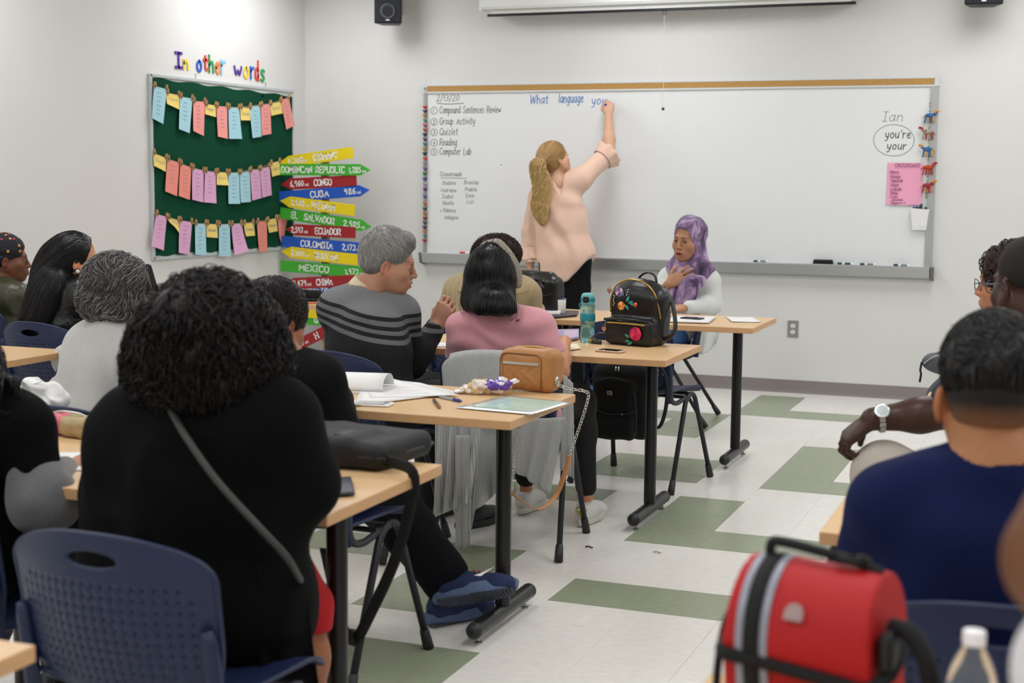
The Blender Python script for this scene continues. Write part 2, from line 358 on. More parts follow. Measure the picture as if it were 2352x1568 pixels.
# ceiling lights (real fittings above the lamps)
m_dif = mat('light_diffuser', 'ffffff', .5, emit=('fffaf2', 3.0)); m_met = mat('white_metal', 'e8e8e6', .4)
for i, (x, y) in enumerate(TROFFERS):
    t = thing('ceiling_light', 'recessed fluorescent ceiling panel in a white frame', 'ceiling light', (x, y, CEIL), 0, 'ceiling panels')
    b = MB()
    for sx in (-1, 1): b.box((sx*.3, 0, -.012), (.03, 1.24, .03))
    for sy in (-1, 1): b.box((0, sy*.605, -.012), (.6, .03, .03))
    b.build('frame', m_met, t); b = MB(); b.box((0, 0, -.006), (.57, 1.18, .006)); b.build('diffuser', m_dif, t)

# ------------------------------------------------------------------ the whiteboard
BX0, BX1 = -3.2459, .4767
def zat(u, v, Y): return at(u, v, Y)[2]
BZ1 = zat(1500, 187, WALL-.02)
m_alu = mat('brushed_aluminium', 'b9bbbc', .38, .75, bump=.05, bs=40, stretch=(1, 1, 30)); m_alud = mat('grey_end_cap', '6b6a68', .5)
m_board = mat('whiteboard_enamel', 'e6e8e8', .22, var=.008, vs=2, spec=.5, coat=.2); m_cork = mat('cork_strip', 'b98f52', .8, var=.2, vs=160, bump=.4, bs=300)
board = thing('whiteboard', 'wide white dry-erase board with a cork strip along its top and a grey tray', 'whiteboard', (0, WALL, 0))
def W_(P): return np.array(P, float)-np.array([0, WALL, 0])
TZ = zat(1500, 600, WALL-.08)
b = MB(); b.box(((BX0+BX1)/2, -.008, (BZ1+TZ)/2), (BX1-BX0-.02, .012, BZ1-TZ)); b.build('writing_surface', m_board, board)
b = MB(); b.box(((BX0+BX1)/2, -.012, BZ1-.003), (BX1-BX0, .024, .010)); b.box(((BX0+BX1)/2, -.013, BZ1-.056), (BX1-BX0, .026, .012)); 
for x in (BX0+.014, BX1-.016): b.box((x, -.014, BZ1-.03), (.034, .028, .064), bev=.003)
b.build('top_rail', mat('satin_aluminium', 'd4d8d9', .4, .25), board)
b = MB(); b.box(((BX0+BX1)/2, -.014, BZ1-.029), (BX1-BX0-.06, .016, .042)); b.build('cork_strip', m_cork, board)
b = MB(); b.box((BX0+.014, -.012, (BZ1+TZ)/2-.02), (.03, .022, BZ1-TZ-.06)); b.build('side_rail', m_alu, board)
b = MB(); b.box((BX1-.028, -.012, (BZ1+TZ)/2-.02), (.05, .022, BZ1-TZ-.06)); b.build('side_rail', m_alu, board)
b = MB(); prof = [(-.002, .012), (-.078, .010), (-.084, .016), (-.088, .012), (-.088, .004), (-.07, -.058), (-.004, -.075)]
k = len(prof); V = [(x, y, TZ+z) for x in (BX0+.012, BX1-.012) for y, z in prof]
b.add(V, [[i, (i+1) % k, k+(i+1) % k, k+i] for i in range(k)]+[list(range(k)), [k+i for i in range(k)][::-1]]); b.build('tray', m_alu, board)
for x in (BX0-.006, BX1-.006):
    b = MB(); p2 = [(y*1.05-.001, z*1.06) for y, z in prof]; b.prism([(y, TZ+z) for y, z in p2], (x, 0, 0), (0, 1, 0), (0, 0, 1), .018); b.build('tray_end_cap', m_alud, board)
# hand writing on the board (dry marker lines, each line of writing one piece)
m_ink = mat('green_black_marker_ink', '2f4a48', .5); m_inkb = mat('blue_marker_ink', '3d7fc4', .5); m_inkr = mat('red_marker_ink', 'c46a70', .5); m_inkl = mat('pale_marker_ink', '6b7c7c', .5)
PXM = .00302
def hand(s, u, v, size, m, w=1.6, width=None, slope=0, slant=.12, jit=.09, name='handwriting', xs=1.):
    b = MB(); p = W_(at(u, v, WALL-.015)); p[1] = -.0145
    U = np.array([1, 0, slope]); write(b, s, p, U, (0, 0, 1), size*PXM, w*PXM, jit, .0006, slant=slant, width=width*PXM if width else None)
    return b.build(name, m, board)
def line(pts, m, w=1.4, name='pen_line'):
    b = MB(); P = [W_(at(u, v, WALL-.015)) for u, v in pts]; P = ss([(p[0], p[2]) for p in P], 8)
    stroke(b, P, (0, -.0145, 0), (1, 0, 0), (0, 0, 1), w*PXM, lift=.0007); return b.build(name, m, board)
hand('2/13/20', 1003, 232, 14.5, m_ink, 1.2, width=60); line([(1004, 237), (1030, 239), (1065, 237)], m_ink)
for i, (s, v, wd) in enumerate((('Compound Sentences Review', 260, 162), ('Group Activity', 286, 94), ('Quizlet', 310, 48), ('Reading', 334, 46), ('Computer Lab', 355, 84))):
    hand(s, 1010, v, 16.5, m_ink, 1.25, width=wd)
    hand(str(i+1), 994.5, v-1, 9.5, m_ink, 1.1, width=5 if i else 2)
    P = [(997+7.5*math.cos(a), v-6+8*math.sin(a)) for a in np.linspace(0, 2*PI, 13)]; line(P, m_ink, 1.1)
hand('What', 1217, 238, 20, m_inkb, 1.9, 46); hand('language', 1283, 236, 21, m_inkb, 1.9, 62); hand('you', 1359, 240, 19, m_inkb, 1.9, 34)
hand('Crossroads', 1011, 404, 10, m_inkl, 1.3, 58); line([(1013, 408), (1040, 409), (1071, 409)], m_inkl, 1.1)
for i, (s, x, v, wd) in enumerate((('Badara', 1017, 424, 34), ('Adriana', 1016, 441, 37), ('Isabel', 1015, 455, 31), ('Noella', 1017, 470, 29), ('Rebecca', 1019, 487, 32), ('Adalgisa', 1021, 503, 36),
                                 ('Brunilda', 1066, 423, 38), ('Prabita', 1068, 439, 31), ('Enna', 1070, 453, 21), ('Luis', 1072, 467, 19))):
    hand(s, x, v, 9.6, m_inkl, .95, wd, jit=.05)
for v in (436, 484): line([(1011, v), (1012.5, v+2.5), (1015, v-4)], m_inkr, 1.1, 'check_mark')
hand('Ian', 2026, 279, 21, m_inkl, 1.2, 44); hand("you're", 2033, 317, 17, m_ink, 1.9, 54); hand('your', 2037, 343, 16, m_ink, 1.9, 41)
P = [(2053+46.5*math.cos(a), 322+36*math.sin(a)) for a in np.linspace(-1.2, 2*PI-1.2, 17)]; line(P, m_inkl, 1.2)
line([(1150, 378), (1152, 378.5)], m_ink, 2.)
# pink name list
def flatq(name, u0, v0, u1, v1, Y, m, th=.001, label=None, cat=None):
    a = at(u0, v0, Y); c = at(u1, v1, Y); b = MB(); b.box(((a[0]+c[0])/2, Y, (a[2]+c[2])/2), (c[0]-a[0], th, a[2]-c[2])); return b
pk = thing('name_list', 'pink paper list of names stuck on the right of the whiteboard', 'paper', (0, 0, 0))
b = MB(); a = at(2039, 374, WALL-.02); c = at(2116, 471, WALL-.02)
b.grid(lambda s, t: (a[0]+(c[0]-a[0])*s, WALL-.018-.006*(t**3)*(1+.5*math.sin(3*s)), c[2]+(a[2]-c[2])*(1-t)), 8, 8)
b.build('sheet', mat('pink_paper', 'f0a6c2', .7), pk, solid=.0006)
b = MB()
for i, (s, x, v, wd, sz) in enumerate((('CROSSROADS', 2056, 383.5, 53, 8), ('Marie', 2045, 398, 18, 6), ('Haween', 2045, 408, 22, 6), ('Tamichar', 2045, 417.5, 27, 6), ('Deya', 2047, 427, 15, 6), ('Lizbeth', 2045, 437, 24, 6), ('Silvia', 2045, 446, 15, 6), ('Luis', 2045, 453.5, 16, 6), ('Julieen', 2047, 461, 25, 6), ('Haymanot', 2047, 469, 30, 6))):
    p = at(x, v, WALL-.028); p[1] = WALL-.0265; write(b, s, p, (1, 0, 0), (0, 0, 1), sz*PXM, 1.0*PXM, .25, width=wd*PXM)
b.build('handwriting', mat('violet_pen_ink', '9a5a86', .6), pk)
# pen cup and its markers
pc = at(2112, 502, WALL-.05)
t = thing('marker_holder', 'white plastic marker holder stuck on the whiteboard below the pink list', 'pen holder', (pc[0], WALL-.016, pc[2]))
b = MB()
for s0, s1 in (((-1, -1), (1, -1)), ((1, -1), (1, 0)), ((-1, 0), (-1, -1)), ((-1, 0), (1, 0))):
    P = []
    for (sx, sy) in (s0, s1):
        for z, wx, wy in ((-.072, .042, .034), (.065, .058, .058)): P.append((sx*wx, sy*wy, z-(sx*.004)))
    b.add([P[0], P[2], P[3], P[1]], [[0, 1, 2, 3]])
b.box((0, -.017, -.072), (.086, .036, .003)); b.build('cup', mat('white_plastic', 'f2f2f4', .3), t, solid=.004, bevel=.002)
def marker(name, label, p, d, body, cap, L=.12, r=.0078, band=None, group=None, lie=False):
    """a whiteboard marker from p along d, cap first"""
    p = np.array(p, float); d = np.array(d, float)/np.linalg.norm(d)
    o = thing(name, label, 'marker', p, 0, group); a = MB(); a.tube([d*0, d*L*.02, d*L*.26, d*L*.29], [r*.75, r*1.05, r*1.12, r*1.12], 10); a.build('cap', cap, o, smooth=.6)
    a = MB(); a.tube([d*L*.29, d*L*.34, d*L*.36, d*L*.9, d*L, d*L*1.001], [r*.8, r*.8, r, r, r*.9, r*.5], 10); a.build('barrel', body, o, smooth=.6)
    if band: a = MB(); a.tube([d*L*.46, d*L*.84], [r*1.02, r*1.02], 10, cap=False); a.build('printed_band', band, o)
    return o
m_wp = mat('white_barrel', 'eeeeec', .35); m_bk = mat('black_plastic', '14171a', .35); m_gk = mat('dark_green_plastic', '0e4f4c', .35); m_bl = mat('blue_plastic', '2440c8', .35); m_rd = mat('red_plastic', 'cf2018', .35)
for (dx, c, nm) in ((-.042, m_bl, 'blue'), (-.022, m_bk, 'black'), (-.002, m_bk, 'black2'), (.008, m_gk, 'dark green'), (.018, m_rd, 'red'), (.038, m_gk, 'green')):
    top = {'dark green': .098, 'red': .068}.get(nm, .078)
    lab = {'blue': 'blue-capped marker at the left of the white holder', 'black': 'black-capped marker next to the blue one in the white holder', 'black2': 'black-capped marker in the middle of the white holder', 'dark green': 'tallest dark green-capped marker standing in the holder', 'red': 'red-capped marker standing in the white holder', 'green': 'green-capped marker at the right rim of the holder'}[nm]
    marker('marker', lab, (pc[0]+dx*.95, WALL-.045-(.012 if nm == 'red' else 0), pc[2]+top), (-dx*.4, 0, -1), m_wp, c, group=None)
# things on the tray
ty = WALL-.045; tz = TZ+.0195
def traymark(u, lab, body, cap, wd=.105, band=None):
    p = at(u, 585, ty); marker('marker', lab, (p[0], ty, tz+.001), (1, random.uniform(-.05, .05), 0), body, cap, wd, band=band)
traymark(1056, 'red marker lying on the left end of the board tray', m_rd, m_rd, band=m_wp)
traymark(1731, 'green-capped marker alone at the middle of the board tray', m_wp, m_gk, band=mat('grey_print', '7f8a8c', .5))
traymark(1924, 'green-capped marker just right of the black eraser on the tray', m_wp, m_gk, band=m_gk)
traymark(1976, 'green-capped marker, middle of the three right of the eraser', m_wp, m_gk, band=mat('grey_print'))
traymark(2053, 'green-capped marker nearest the right end of the tray', m_wp, m_gk, band=mat('grey_print'))
p = at(1891, 586, ty); t = thing('board_eraser', 'black felt board eraser lying on the whiteboard tray', 'eraser', (p[0], ty, tz-.008))
b = MB(); b.box((0, 0, .011), (.13, .05, .022), bev=.004); b.build('felt', mat('dark_felt', '1c1d1f', .95), t); b = MB(); b.box((0, 0, .027), (.128, .048, .012), bev=.005); b.build('holder', mat('soft_black', '26282b', .6), t)

# garland of paper cranes at the left edge of the board
g = thing('crane_garland', 'hanging string of tiny folded paper cranes down the left edge of the whiteboard', 'garland', (BX0+.02, WALL-.035, 0))
b = MB(); b.tube([(.0, 0, at(980, 205, WALL-.03)[2]), (0, 0, at(980, 566, WALL-.03)[2])], .0012, 5); b.build('string', mat('grey_thread', '8b8a86', .8), g)
b = MB(); b.sphere((0, -.004, at(980, 203, WALL-.03)[2]), .007, 8, 6); b.build('push_pin', mat('green_pin', '3a8f3c', .4), g, smooth=True)
cc = ['d8431e', '23305e', 'b9803f', '2c8a4a', 'cc3d66', 'b8453c', '1e3b3d', '5d2470', '22897f', 'a88a2c', '17292b', 'e04a22', '8c93a8', '6a2a7c', '1f8a3a', '3d4a8c', 'b9b9b9', '7a2480', '34529c', 'd86628', '205a4e', 'c87430', '9c2030', '40505c', '6c2478', 'c8702c', '1c7f74', 'b81e20']
zs = [265, 298, 333, 372, 410, 447, 484, 524, 562, 600, 637, 679, 718, 760, 797, 840, 877, 922, 980, 1038, 1078, 1116, 1155, 1190, 1226, 1260, 1296, 1332]
for i, (c, z) in enumerate(zip(cc, zs)):
    zz = at(980, 170+z/3.484, WALL-.03)[2]; b = MB(); s = .017; f = random.choice((1, -1)); a = random.uniform(-.3, .3)
    V = np.array([(0, 0, -s*.9), (-s*1.25*f, .003, s*.55), (s*1.25*f, -.002, s*.75), (0, -.010, s*.35), (0, .010, s*.35), (-s*.55*f, -.012, -.1*s), (s*.6*f, .011, -.1*s), (-s*1.45*f, 0, s*.25)])
    ca, sa = math.cos(a), math.sin(a); V = V@np.array([[ca, sa, 0], [-sa, ca, 0], [0, 0, 1]])
    b.add(V+np.array([random.uniform(-.003, .003), 0, zz]), [[0, 3, 1], [0, 4, 1], [0, 3, 2], [0, 4, 2], [3, 5, 0], [4, 6, 0], [1, 3, 4], [2, 3, 4], [1, 7, 5], [5, 3, 1], [6, 4, 2]])
    b.build('paper_crane', mat('crane_'+c, c, .6), g)
# garland of little felt camels at the right edge
g = thing('animal_garland', 'beaded string of small coloured cloth animals at the right edge of the whiteboard', 'garland', (0, WALL-.04, 0))
pts = [at(u, v, WALL-.04)-np.array([0, WALL-.04, 0]) for u, v in ((2136, 196), (2136, 232), (2134, 300), (2131, 380), (2128, 440), (2127, 455))]
b = MB(); b.tube([pts[0], pts[1]], .001, 5); b.build('string', mat('grey_thread'), g)
bc = [mat('bead_yellow', 'c9b86a', .4), mat('bead_green', '2f5f3f', .4), mat('bead_red', '8f2b33', .4)]
bd = MB(); P = ss(pts[1:], 22)
for i, p in enumerate(P[::2]): bd.sphere(p, (.0042, .0042, .005), 6, 4, mi=i % 3)
o = bd.build('beads', bc, g, smooth=True); o['kind'] = 'stuff'
def animal(u, v, c1, c2, f):
    p = at(u, v, WALL-.045)-np.array([0, WALL-.04, 0]); b = MB(); s = 1.5
    b.sphere(p, (.021*s, .010*s, .0095*s), 8, 6, mi=0)
    for k in range(4): x = (-.016, -.006, .006, .016)[k]*s; b.tube([p+np.array([x, 0, -.004]), p+np.array([x*1.15, random.uniform(-.004, .004), -.024*s]), p+np.array([x*1.3, 0, -.034*s])], [.0042*s, .0036*s, .0028*s], 6, mi=k % 2)
    b.tube(p+np.array([(f*.017*s, 0, .003*s), (f*.026*s, 0, .010*s), (f*.029*s, 0, .018*s)]), [.0055*s, .005*s, .004*s], 6, mi=0); b.sphere(p+np.array([f*.033*s, 0, .018*s]), (.0085*s, .006*s, .006*s), 6, 5, mi=1)
    b.sphere(p+np.array([f*.024*s, 0, .014*s]), .0065*s, 6, 5, mi=1); b.tube(p+np.array([(-f*.02*s, 0, .0), (-f*.03*s, 0, -.012*s)]), .0022*s, 5, mi=1)
    for k in range(6): b.sphere(p+np.array([random.uniform(-.016, .016)*s, -.008, random.uniform(-.004, .01)*s]), .0035*s, 5, 4, mi=k % 2)
    b.build('cloth_animal', [mat('felt_'+c1, c1, .9, bump=.5, bs=400), mat('felt_'+c2, c2, .9, bump=.5, bs=400)], g, smooth=True)
for a in ((2135, 265, '2a6ba8', 'd89a3c', 1), (2131, 303, 'a99c86', 'a83236', -1), (2131, 343, '2f70a6', 'd4a03c', -1), (2131, 384, 'c2502c', 'b8283f', 1), (2130, 425, 'a8364c', 'd8902c', 1)): animal(*a)

# ------------------------------------------------------------------ wall outlet, speakers, screen
a = at(1809, 735, WALL); c = at(1834, 775, WALL); ox, oz = (a[0]+c[0])/2, (a[2]+c[2])/2
t = thing('wall_outlet', 'steel double power outlet on the wall under the whiteboard', 'outlet', (ox, WALL, oz))
b = MB(); b.box((0, -.003, 0), (.076, .006, .118), bev=.002); b.build('cover_plate', mat('steel_plate', 'a9a9a4', .35, .6), t)
for s in (-1, 1):
    b = MB(); b.lathe([(.017, 0), (.017, .004), (0, .004)], 16, (0, -.006, s*.021), R=[[1, 0, 0], [0, 0, -1], [0, 1, 0]], sq=.86); b.build('socket', mat('ivory_plastic', 'e9e6dc', .4), t)
    b = MB()
    for x in (-.006, .006): b.box((x, -.0105, s*.021+.003), (.0022, .001, .008))
    b.box((0, -.0105, s*.021-.008), (.004, .001, .004)); b.build('slot', m_bk, t)
def speaker(u, v, Y, wd, rz, lab):
    p = at(u, v, Y); t = thing('wall_speaker', lab, 'speaker', (p[0], Y, p[2]), rz); h = .3
    b = MB(); poly = [(-wd/2, -.02), (wd/2, -.02), (wd*.32, .15), (-wd*.32, .15)]
    b.prism(poly, (0, 0, 0), (1, 0, 0), (0, 1, 0), h); b.build('cabinet', mat('speaker_black', '1a1b20', .45, bump=.2, bs=500), t, bevel=.006)
    b = MB(); b.box((0, -.024, h/2), (wd*.94, .008, h*.95), bev=.004); b.build('grille', mat('speaker_grille', '24262c', .6, bump=1, bs=900), t)
    b = MB(); b.lathe([(.06, 0), (.062, .004), (.05, .005), (.02, -.004), (0, .002)], 28, (0, -.026, .085), R=[[1, 0, 0], [0, 0, -1], [0, 1, 0]]); b.build('cone', mat('speaker_cone', '2e3036', .5), t, smooth=True)
    b = MB(); b.box((0, -.0295, .022), (.028, .002, .008)); b.build('badge', mat('badge_silver', 'c9cbd0', .4), t)
    b = MB(); b.tube([(0, .14, h*.5), (0, WALL-Y, h*.5)], .018, 10); b.box((0, WALL-Y-.01, h*.5), (.1, .02, .12)); b.build('bracket', m_bk, t)
    return t
speaker(892, 54, 3.86, .205, .30, 'black wall speaker high beside the corner, left of the screen case')
speaker(2259, 11, 3.86, .235, .12, 'black wall speaker cut off by the top of the picture, right of the whiteboard')
s0 = at(1120, 31, 3.98); s1 = at(1966, 9, 3.98); zb = (s0[2]+s1[2])/2
t = thing('projection_screen', 'rolled-up white projection screen in a long case above the whiteboard', 'projection screen', ((s0[0]+s1[0])/2, 3.98, zb))
Lc = s1[0]-s0[0]
b = MB(); b.box((0, 0, -.004), (Lc, .022, .018), bev=.003); b.build('bottom_bar', m_bk, t)
b = MB(); b.box((0, .0, .045), (Lc-.06, .002, .09)); b.build('screen_fabric', mat('screen_white', 'e4e4df', .8), t)
b = MB(); b.prism([(-.06, 0), (.05, 0), (.06, .02), (.06, .11), (-.06, .11), (-.075, .08), (-.075, .02)], (-Lc/2-.03, .03, .035), (0, 1, 0), (0, 0, 1), Lc+.06); b.build('case', mat('screen_case', 'eceeec', .35), t, bevel=.003)
for x in (-Lc/2-.045, Lc/2+.03): b = MB(); b.box((x+.007, .03, .092), (.018, .16, .13), bev=.006); b.build('end_cap', mat('white_plastic'), t)
for x in (-Lc/2+.2, Lc/2-.2): b = MB(); b.box((x, .13, .12), (.05, .11, .03)); b.build('wall_bracket', m_met, t)
rp = at(1526, 26, 3.98); dx = rp[0]-(s0[0]+s1[0])/2
b = MB(); A = np.linspace(0, 2*PI, 17); b.tube([(dx+.014*math.cos(a), 0, -.026+.014*math.sin(a)) for a in A], .002, 6, cap=False); b.box((dx, 0, -.012), (.016, .014, .008)); b.build('pull_ring', mat('dark_steel', '3c3c3c', .4, .6), t)
b = MB(); e = at(1523, 246, 3.98); b.tube([(dx, 0, -.038), (dx+(e[0]-rp[0])*.5, 0, -.2), (e[0]-rp[0]+dx, 0, e[2]-zb)], .0016, 6); 
b.tube(ss([(e[0]-rp[0]+dx, 0, e[2]-zb+.13), (e[0]-rp[0]+dx-.02, 0, e[2]-zb+.07), (e[0]-rp[0]+dx, 0, e[2]-zb)]), .0013, 5); b.build('pull_cord', mat('cream_cord', 'd9d5ca', .8), t)
b = MB(); b.sphere((e[0]-rp[0]+dx, 0, e[2]-zb-.012), .0115, 10, 8); b.build('bead', mat('dark_teal_bead', '123e42', .25), t, smooth=True)
for x, z in ((BX0+.019, BZ1-.035),):
    pass

# ------------------------------------------------------------------ bulletin board on the left wall
XW = LEFT
Y0b, Y1b, Z0b, Z1b = 2.10, 3.93, .915, 2.113
bb = thing('bulletin_board', 'green cloth pin board in a metal frame on the left wall', 'bulletin board', (XW, 0, 0))
b = MB(); b.box((.008, (Y0b+Y1b)/2, (Z0b+Z1b)/2), (.016, Y1b-Y0b-.02, Z1b-Z0b-.02)); b.build('backing_panel', mat('pale_backing', 'c9cdc8', .6), bb)
m_gc = mat('green_cloth', '07452f', .95, var=.05, vs=60, bump=.4, bs=900, spec=.2)
def clothy(s, t):
    y = Y0b+.03+(Y1b-Y0b-.045)*s; z = Z0b+.025+(Z1b-Z0b-.05)*t
    e = .008*math.sin(23*s)*math.sin(41*s+2) if t < .02 else 0
    if t > .98: z += .006*math.sin(31*s)-.018*s
    fold = .0035*math.exp(-((s-.29-.02*(1-t))/.012)**2)*(t > .78)+.003*math.exp(-((s-.57-.3*(t-.9))/.015)**2)*max(0, (t-.8)*4)
    return (.0185+fold+.0012*math.sin(9*s+5*t), y, z+e)
b = MB(); b.grid(clothy, 120, 60); b.build('cloth', m_gc, bb, smooth=True)
for nm, c, d in (('frame', (.012, (Y0b+Y1b)/2, Z1b-.008), (.026, Y1b-Y0b, .022)), ('frame', (.012, (Y0b+Y1b)/2, Z0b+.008), (.026, Y1b-Y0b, .02)), ('frame', (.012, Y0b+.009, (Z0b+Z1b)/2), (.026, .02, Z1b-Z0b)), ('frame', (.012, Y1b-.006, (Z0b+Z1b)/2), (.026, .014, Z1b-Z0b))):
    b = MB(); b.box(c, d, bev=.003); b.build(nm, mat('frame_aluminium', 'c4ccce', .35, .3), bb)
for yy, zz in ((2.62, 2.12), (3.53, 2.12)):
    b = MB(); b.tube([(.02, yy, zz-.01), (.02, yy, zz+.02)], .002, 6); b.sphere((.02, yy, zz+.024), .004, 6, 5); b.build('hanging_hook', mat('dark_steel'), bb)
def Z(x, y): return (320+x/2.9033, 100+y/2.9033)
def on(x, y, off=.03): return atx(*Z(x, y), XW+off)
COLS = {'B': ('light blue', 'a5d2dd'), 'Y': ('yellow', 'eed477'), 'P': ('salmon pink', 'f09a92'), 'S': ('coral', 'ee9080'), 'V': ('lilac pink', 'dea8cc')}
ROWS = [('top', [(72, 262), (95, 282), (178, 328), (270, 352), (358, 384), (440, 402), (512, 415), (592, 425), (672, 425), (738, 418), (808, 408), (872, 400), (940, 378), (1008, 352)], [
 ('B', 95, 282, 182, 305, 155, 537, 79, 497, ''), ('Y', 178, 328, 265, 345, 262, 440, 176, 403, 'Hard'), ('B', 270, 352, 352, 368, 333, 597, 257, 570, ''), ('P', 358, 384, 436, 388, 424, 615, 352, 582, ''),
 ('Y', 440, 405, 508, 412, 506, 490, 434, 470, 'Happy'), ('P', 512, 418, 585, 420, 580, 635, 520, 620, ''), ('B', 592, 425, 665, 430, 677, 635, 593, 635, ''), ('Y', 672, 425, 738, 430, 736, 512, 670, 512, 'Excited'),
 ('B', 735, 420, 803, 415, 812, 620, 745, 630, ''), ('P', 808, 410, 872, 404, 876, 602, 812, 613, ''), ('Y', 870, 403, 942, 385, 948, 465, 876, 482, 'Sad'), ('P', 940, 378, 995, 362, 1028, 545, 977, 574, '')]),
 ('middle', [(80, 718), (92, 728), (185, 768), (272, 800), (352, 828), (436, 848), (515, 856), (592, 862), (668, 858), (738, 843), (802, 833), (872, 800), (935, 783), (990, 765)], [
 ('Y', 92, 728, 180, 765, 168, 855, 90, 815, 'Good'), ('S', 185, 770, 265, 793, 247, 1018, 163, 985, ''), ('S', 272, 800, 345, 825, 333, 1042, 253, 1015, ''), ('V', 352, 828, 428, 850, 420, 1058, 344, 1040, ''),
 ('V', 436, 850, 508, 860, 505, 1065, 426, 1058, ''), ('Y', 515, 855, 585, 860, 585, 945, 512, 942, 'Good'), ('B', 592, 862, 665, 862, 663, 1068, 588, 1068, ''), ('B', 668, 862, 735, 850, 738, 1055, 667, 1060, ''),
 ('V', 738, 843, 800, 840, 812, 1030, 745, 1047, ''), ('V', 802, 836, 868, 818, 880, 1010, 815, 1028, ''), ('Y', 872, 800, 935, 785, 945, 870, 882, 888, 'Smart')]),
 ('bottom', [(90, 1130), (110, 1135), (188, 1158), (268, 1178), (370, 1198), (447, 1202), (528, 1206), (612, 1203), (692, 1198), (782, 1187), (850, 1177), (920, 1163), (990, 1160)], [
 ('V', 110, 1135, 182, 1158, 155, 1380, 73, 1350, ''), ('Y', 188, 1160, 262, 1180, 260, 1268, 186, 1200, 'Difficult'), ('V', 268, 1178, 350, 1190, 330, 1405, 252, 1395, ''), ('B', 370, 1200, 442, 1200, 440, 1412, 366, 1408, ''),
 ('Y', 447, 1203, 518, 1203, 518, 1295, 446, 1290, 'Motivated'), ('B', 528, 1208, 602, 1205, 603, 1418, 528, 1418, ''), ('V', 612, 1205, 680, 1200, 708, 1380, 622, 1410, ''), ('Y', 692, 1200, 760, 1195, 768, 1280, 706, 1285, 'Frustrated'),
 ('S', 782, 1188, 848, 1185, 850, 1387, 793, 1387, ''), ('Y', 850, 1178, 912, 1165, 918, 1250, 858, 1262, 'Interesting'), ('S', 920, 1165, 985, 1165, 950, 1355, 930, 1290, '')])]
ORD = ['first', 'second', 'third', 'fourth', 'fifth', 'sixth', 'seventh', 'eighth', 'ninth', 'tenth', 'eleventh', 'twelfth']
m_cc = mat('card_print', '9d97a4', .7); m_pin = mat('clothespin_wood', 'c49a68', .7)
pin = None
for rn, cord, cards in ROWS:
    b = MB(); P = ss([on(x, y, .034) for x, y in cord], 4); b.tube(P, .0016, 5); o = b.build('hanging_string', mat('jute_string', 'b7ab8f', .9)); prop(o, 'thin string hung across the green board carrying the %s row of cards' % rn, 'string')
    for i, (k, *q, wd) in enumerate(cards):
        c = [on(q[j], q[j+1], .032) for j in (0, 2, 4, 6)]; cn, hx = COLS[k]
        t = thing('word_card', '%s paper card, %s from the left on the %s string' % (cn, ORD[i], rn), 'card', c[0])
        c = [p-on(q[0], q[1], .032) for p in c]; curl = .03 if wd in ('Difficult',) or q[4] == 708 else random.uniform(.004, .014)
        fn = lambda s, u, c=c, curl=curl: (c[0]*(1-s)*(1-u)+c[1]*s*(1-u)+c[2]*s*u+c[3]*(1-s)*u)+np.array([.003+curl*u*u*(.6+.4*math.sin(3*s+i)), 0, 0])
        b = MB(); b.grid(fn, 4, 6); b.build('sheet', mat('card_'+k, hx, .75), t, smooth=True)
        b = MB(); U = c[1]-c[0]; Vv = c[0]-c[3]; w_ = np.linalg.norm(U); h_ = np.linalg.norm(Vv)
        o0 = fn(0, .5)*0; 
        if wd:
            base_ = fn(.16, .58)+np.array([.002, 0, 0]); write(b, wd, base_, U/w_, Vv/h_, .022, .0022, .2, width=w_*.68)
        else:
            for r_ in range(random.choice((5, 6, 6))):
                uu = .16+r_*.125; s0_ = random.uniform(.28, .34); s1_ = s0_+random.uniform(.25, .42)
                n_ = 9; pts_ = [fn(s0_+(s1_-s0_)*a/n_, uu+random.uniform(-.008, .008))+np.array([.0018, 0, 0]) for a in range(n_+1)]
                for a in range(n_): p_, r2 = pts_[a], pts_[a+1]; d_ = Vv/h_*.0016; b.quad(p_-d_, r2-d_, r2+d_, p_+d_)
        b.build('print', m_cc, t)
        for j, s in enumerate((.06, .94)):
            lp = c[0]*(1-s)+c[1]*s + on(q[0], q[1], .032)
            if pin is None:
                pin = thing('clothespin', '', 'clothespin', lp); 
                for sg in (-1, 1):
                    a_ = MB(); a_.box((.006+sg*.003, sg*.004, .008), (.0045, .0075, .042), R=Matrix.Rotation(sg*.16, 3, 'X')); a_.build('prong', m_pin, pin)
                a_ = MB(); a_.box((.006, 0, .0), (.011, .014, .005)); a_.build('spring', mat('dark_steel'), pin); p_o = pin
            else: p_o = copy_tree(pin, None, lp)
            p_o.rotation_euler = (random.uniform(-.25, .25), 0, 0); p_o['label'] = 'tiny wooden clothespin at the %s corner of the %s card on the %s string' % (('left', 'right')[j], ORD[i], rn); p_o['group'] = 'clothespins on the %s string' % rn
